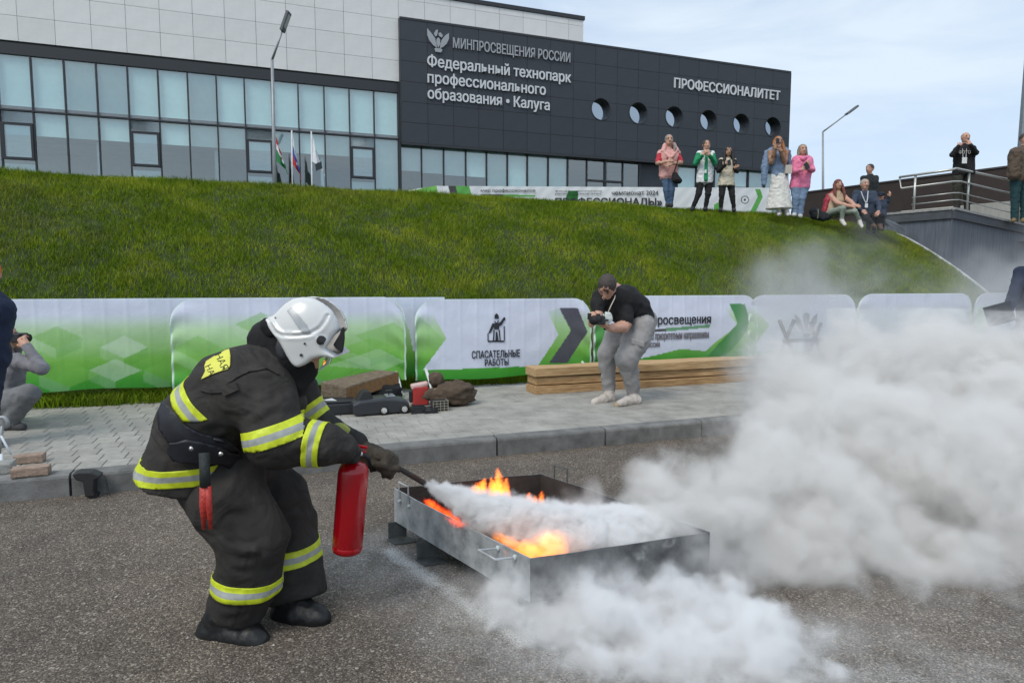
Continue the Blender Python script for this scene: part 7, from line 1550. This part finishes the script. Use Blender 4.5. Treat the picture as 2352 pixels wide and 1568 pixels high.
def BL(x, y, Y, rx, rz, ry, w_=1): k = Y / 1500; return (at(x, y, Y), (rx * k, ry, rz * k), w_)
def CN(x0, y0, Y0, x1, y1, Y1, r0, r1, w_=1): return (at(x0, y0, Y0), (*at(x1, y1, Y1), r0 * Y0 / 1500, r1 * Y1 / 1500), w_)
beige = vol_material('beige_smoke', (.93, .918, .9)); white_s = vol_material('white_powder', (.995, .995, .995)); veil_m = vol_material('thin_smoke', (.78, .79, .8))
volume('smoke', 'thick beige grey smoke rolling right from the fire tray', [
    BL(1450, 1200, 3.1, 140, 60, .3, .95), BL(1630, 1160, 3.3, 160, 90, .35), BL(1800, 1120, 3.6, 210, 145, .5), BL(1980, 1050, 4.1, 240, 150, .6), BL(2150, 1100, 4.1, 300, 190, .7), BL(2320, 1000, 4.9, 280, 165, .8),
    BL(1850, 1240, 3.2, 210, 110, .35), BL(2060, 1275, 3.2, 230, 98, .4), BL(2380, 1200, 3.7, 280, 150, .6), BL(1900, 930, 4.8, 170, 110, .5, .55), BL(2200, 860, 5.4, 240, 110, .6, .5), BL(2560, 1060, 4.4, 260, 220, .8)],
    beige, 12, .0135, a1=2.7, s1=2.2, a2=1.0, s2=7, sharp=1.6, bias=.3, det=9, warp=.45)
volume('thin_smoke', 'thin grey veil of smoke drifting over the barriers and the bank', [
    BL(1880, 680, 7.4, 240, 150, .9, .75), BL(1960, 810, 6.8, 330, 150, 1.0), BL(2150, 800, 7.0, 290, 180, 1.0), BL(2330, 640, 8.6, 200, 150, .7, .6), BL(2050, 890, 6.0, 400, 120, .9), BL(1790, 880, 6.0, 140, 110, .7, .8), BL(2420, 900, 6.8, 240, 130, .8)],
    veil_m, 4.2, .045, a1=2.2, s1=1.0, a2=.6, s2=4, sharp=.9, bias=.12, warp=.6, det=7)
volume('powder_jet', 'white jet of extinguishing powder fanning out of the nozzle over the tray', [CN(976, 1109, 3.02, 1120, 1180, 2.98, 8, 46), CN(1120, 1180, 2.98, 1310, 1228, 2.96, 46, 62), BL(1430, 1215, 3.0, 110, 44, .2), BL(1340, 1218, 2.98, 100, 42, .18)],
    white_s, 80, .0075, a1=1.3, s1=11, a2=.9, s2=30, sharp=2.2, bias=.34, warp=.07, det=8)
volume('powder_cloud', 'bright white low cloud of powder spreading over the asphalt before the tray', [
    BL(1170, 1400, 2.62, 90, 42, .14, .9), BL(1290, 1430, 2.56, 130, 66, .2), BL(1440, 1435, 2.52, 150, 90, .22), BL(1590, 1440, 2.5, 170, 100, .25), BL(1710, 1480, 2.42, 170, 90, .25), BL(1500, 1530, 2.3, 270, 85, .2), BL(1760, 1560, 2.25, 210, 75, .2), BL(1690, 1370, 2.7, 60, 42, .14), BL(1290, 1345, 2.66, 120, 44, .1, .75), BL(1480, 1360, 2.62, 140, 50, .1, .7)],
    white_s, 21, .0085, a1=2.6, s1=4.4, a2=1.0, s2=16, sharp=1.5, bias=.3, warp=.25, det=9)
volume('dust', 'thin white dust hanging low round the near side of the tray', [BL(1120, 1350, 2.76, 110, 70, .12), BL(1330, 1335, 2.58, 260, 70, .1), BL(1640, 1290, 2.84, 190, 95, .15), BL(1900, 1470, 2.5, 200, 50, .2, .6), BL(1400, 1200, 3.1, 170, 50, .3, .9), BL(1010, 1270, 3.3, 90, 26, .1, .6)],
    white_s, 4.5, .014, a1=1.8, s1=5, a2=1, s2=14, sharp=1.3, bias=.1, warp=.12, det=6)
fire_o = vol_material('flame_orange', (.3, .1, .03), emis=((1, .07, .01), (1, .26, .03), .04, 34.0)); fire_y = vol_material('flame_yellow', (.6, .3, .05), emis=((1, .13, .01), (1, .31, .025), .05, 10.0))
tg = lambda x, y0, y1, Y, r, l=0: CN(x, y0, Y, x + l, y1, Y, r, r * .25)
volume('flames', 'orange tongues of flame along the far rim of the tray', [tg(1146, 1136, 1080, 3.52, 16, -2), tg(1134, 1138, 1098, 3.5, 14, -6), tg(1158, 1138, 1100, 3.52, 13, 5), tg(1106, 1124, 1100, 3.5, 13, 8), tg(1090, 1128, 1110, 3.48, 11, 6), tg(1160, 1150, 1128, 3.5, 8), tg(1214, 1160, 1132, 3.35, 12, 2), tg(1226, 1160, 1140, 3.35, 10, 4), tg(1243, 1152, 1130, 3.35, 8, 1), tg(1202, 1162, 1146, 3.35, 10)],
    fire_o, 1.0, .0045, a1=1.8, s1=34, a2=1.2, s2=70, sharp=2.6, stretch=(1, 1, .3), bias=.55, warp=.035, pad=.02, smooth=.1, det=3)
volume('embers', 'red glow of burning fuel along the near inside wall of the tray', [CN(982, 1152, 3.33, 1062, 1205, 2.97, 10, 11), tg(1005, 1165, 1148, 3.24, 8), tg(1030, 1180, 1162, 3.12, 8)], vol_material('flame_red', (.3, .05, .02), emis=((1, .025, .004), (1, .11, .01), .2, 22.0)), 1.0, .0045, a1=2.6, s1=28, a2=2, s2=70, sharp=1.8, stretch=(1, 1, .5), bias=.16, warp=.04, pad=.02, det=3)
volume('fireball', 'bright yellow orange fireball at the near corner of the tray', [BL(1264, 1252, 2.76, 36, 26, .05), BL(1225, 1264, 2.74, 50, 16, .06), CN(1140, 1232, 2.86, 1225, 1272, 2.68, 9, 16), BL(1215, 1276, 2.66, 18, 9, .03)], fire_y, 1.0, .0045, a1=2.6, s1=26, a2=1.2, s2=60, sharp=2.4, bias=.5, warp=.04, pad=.05, det=4)
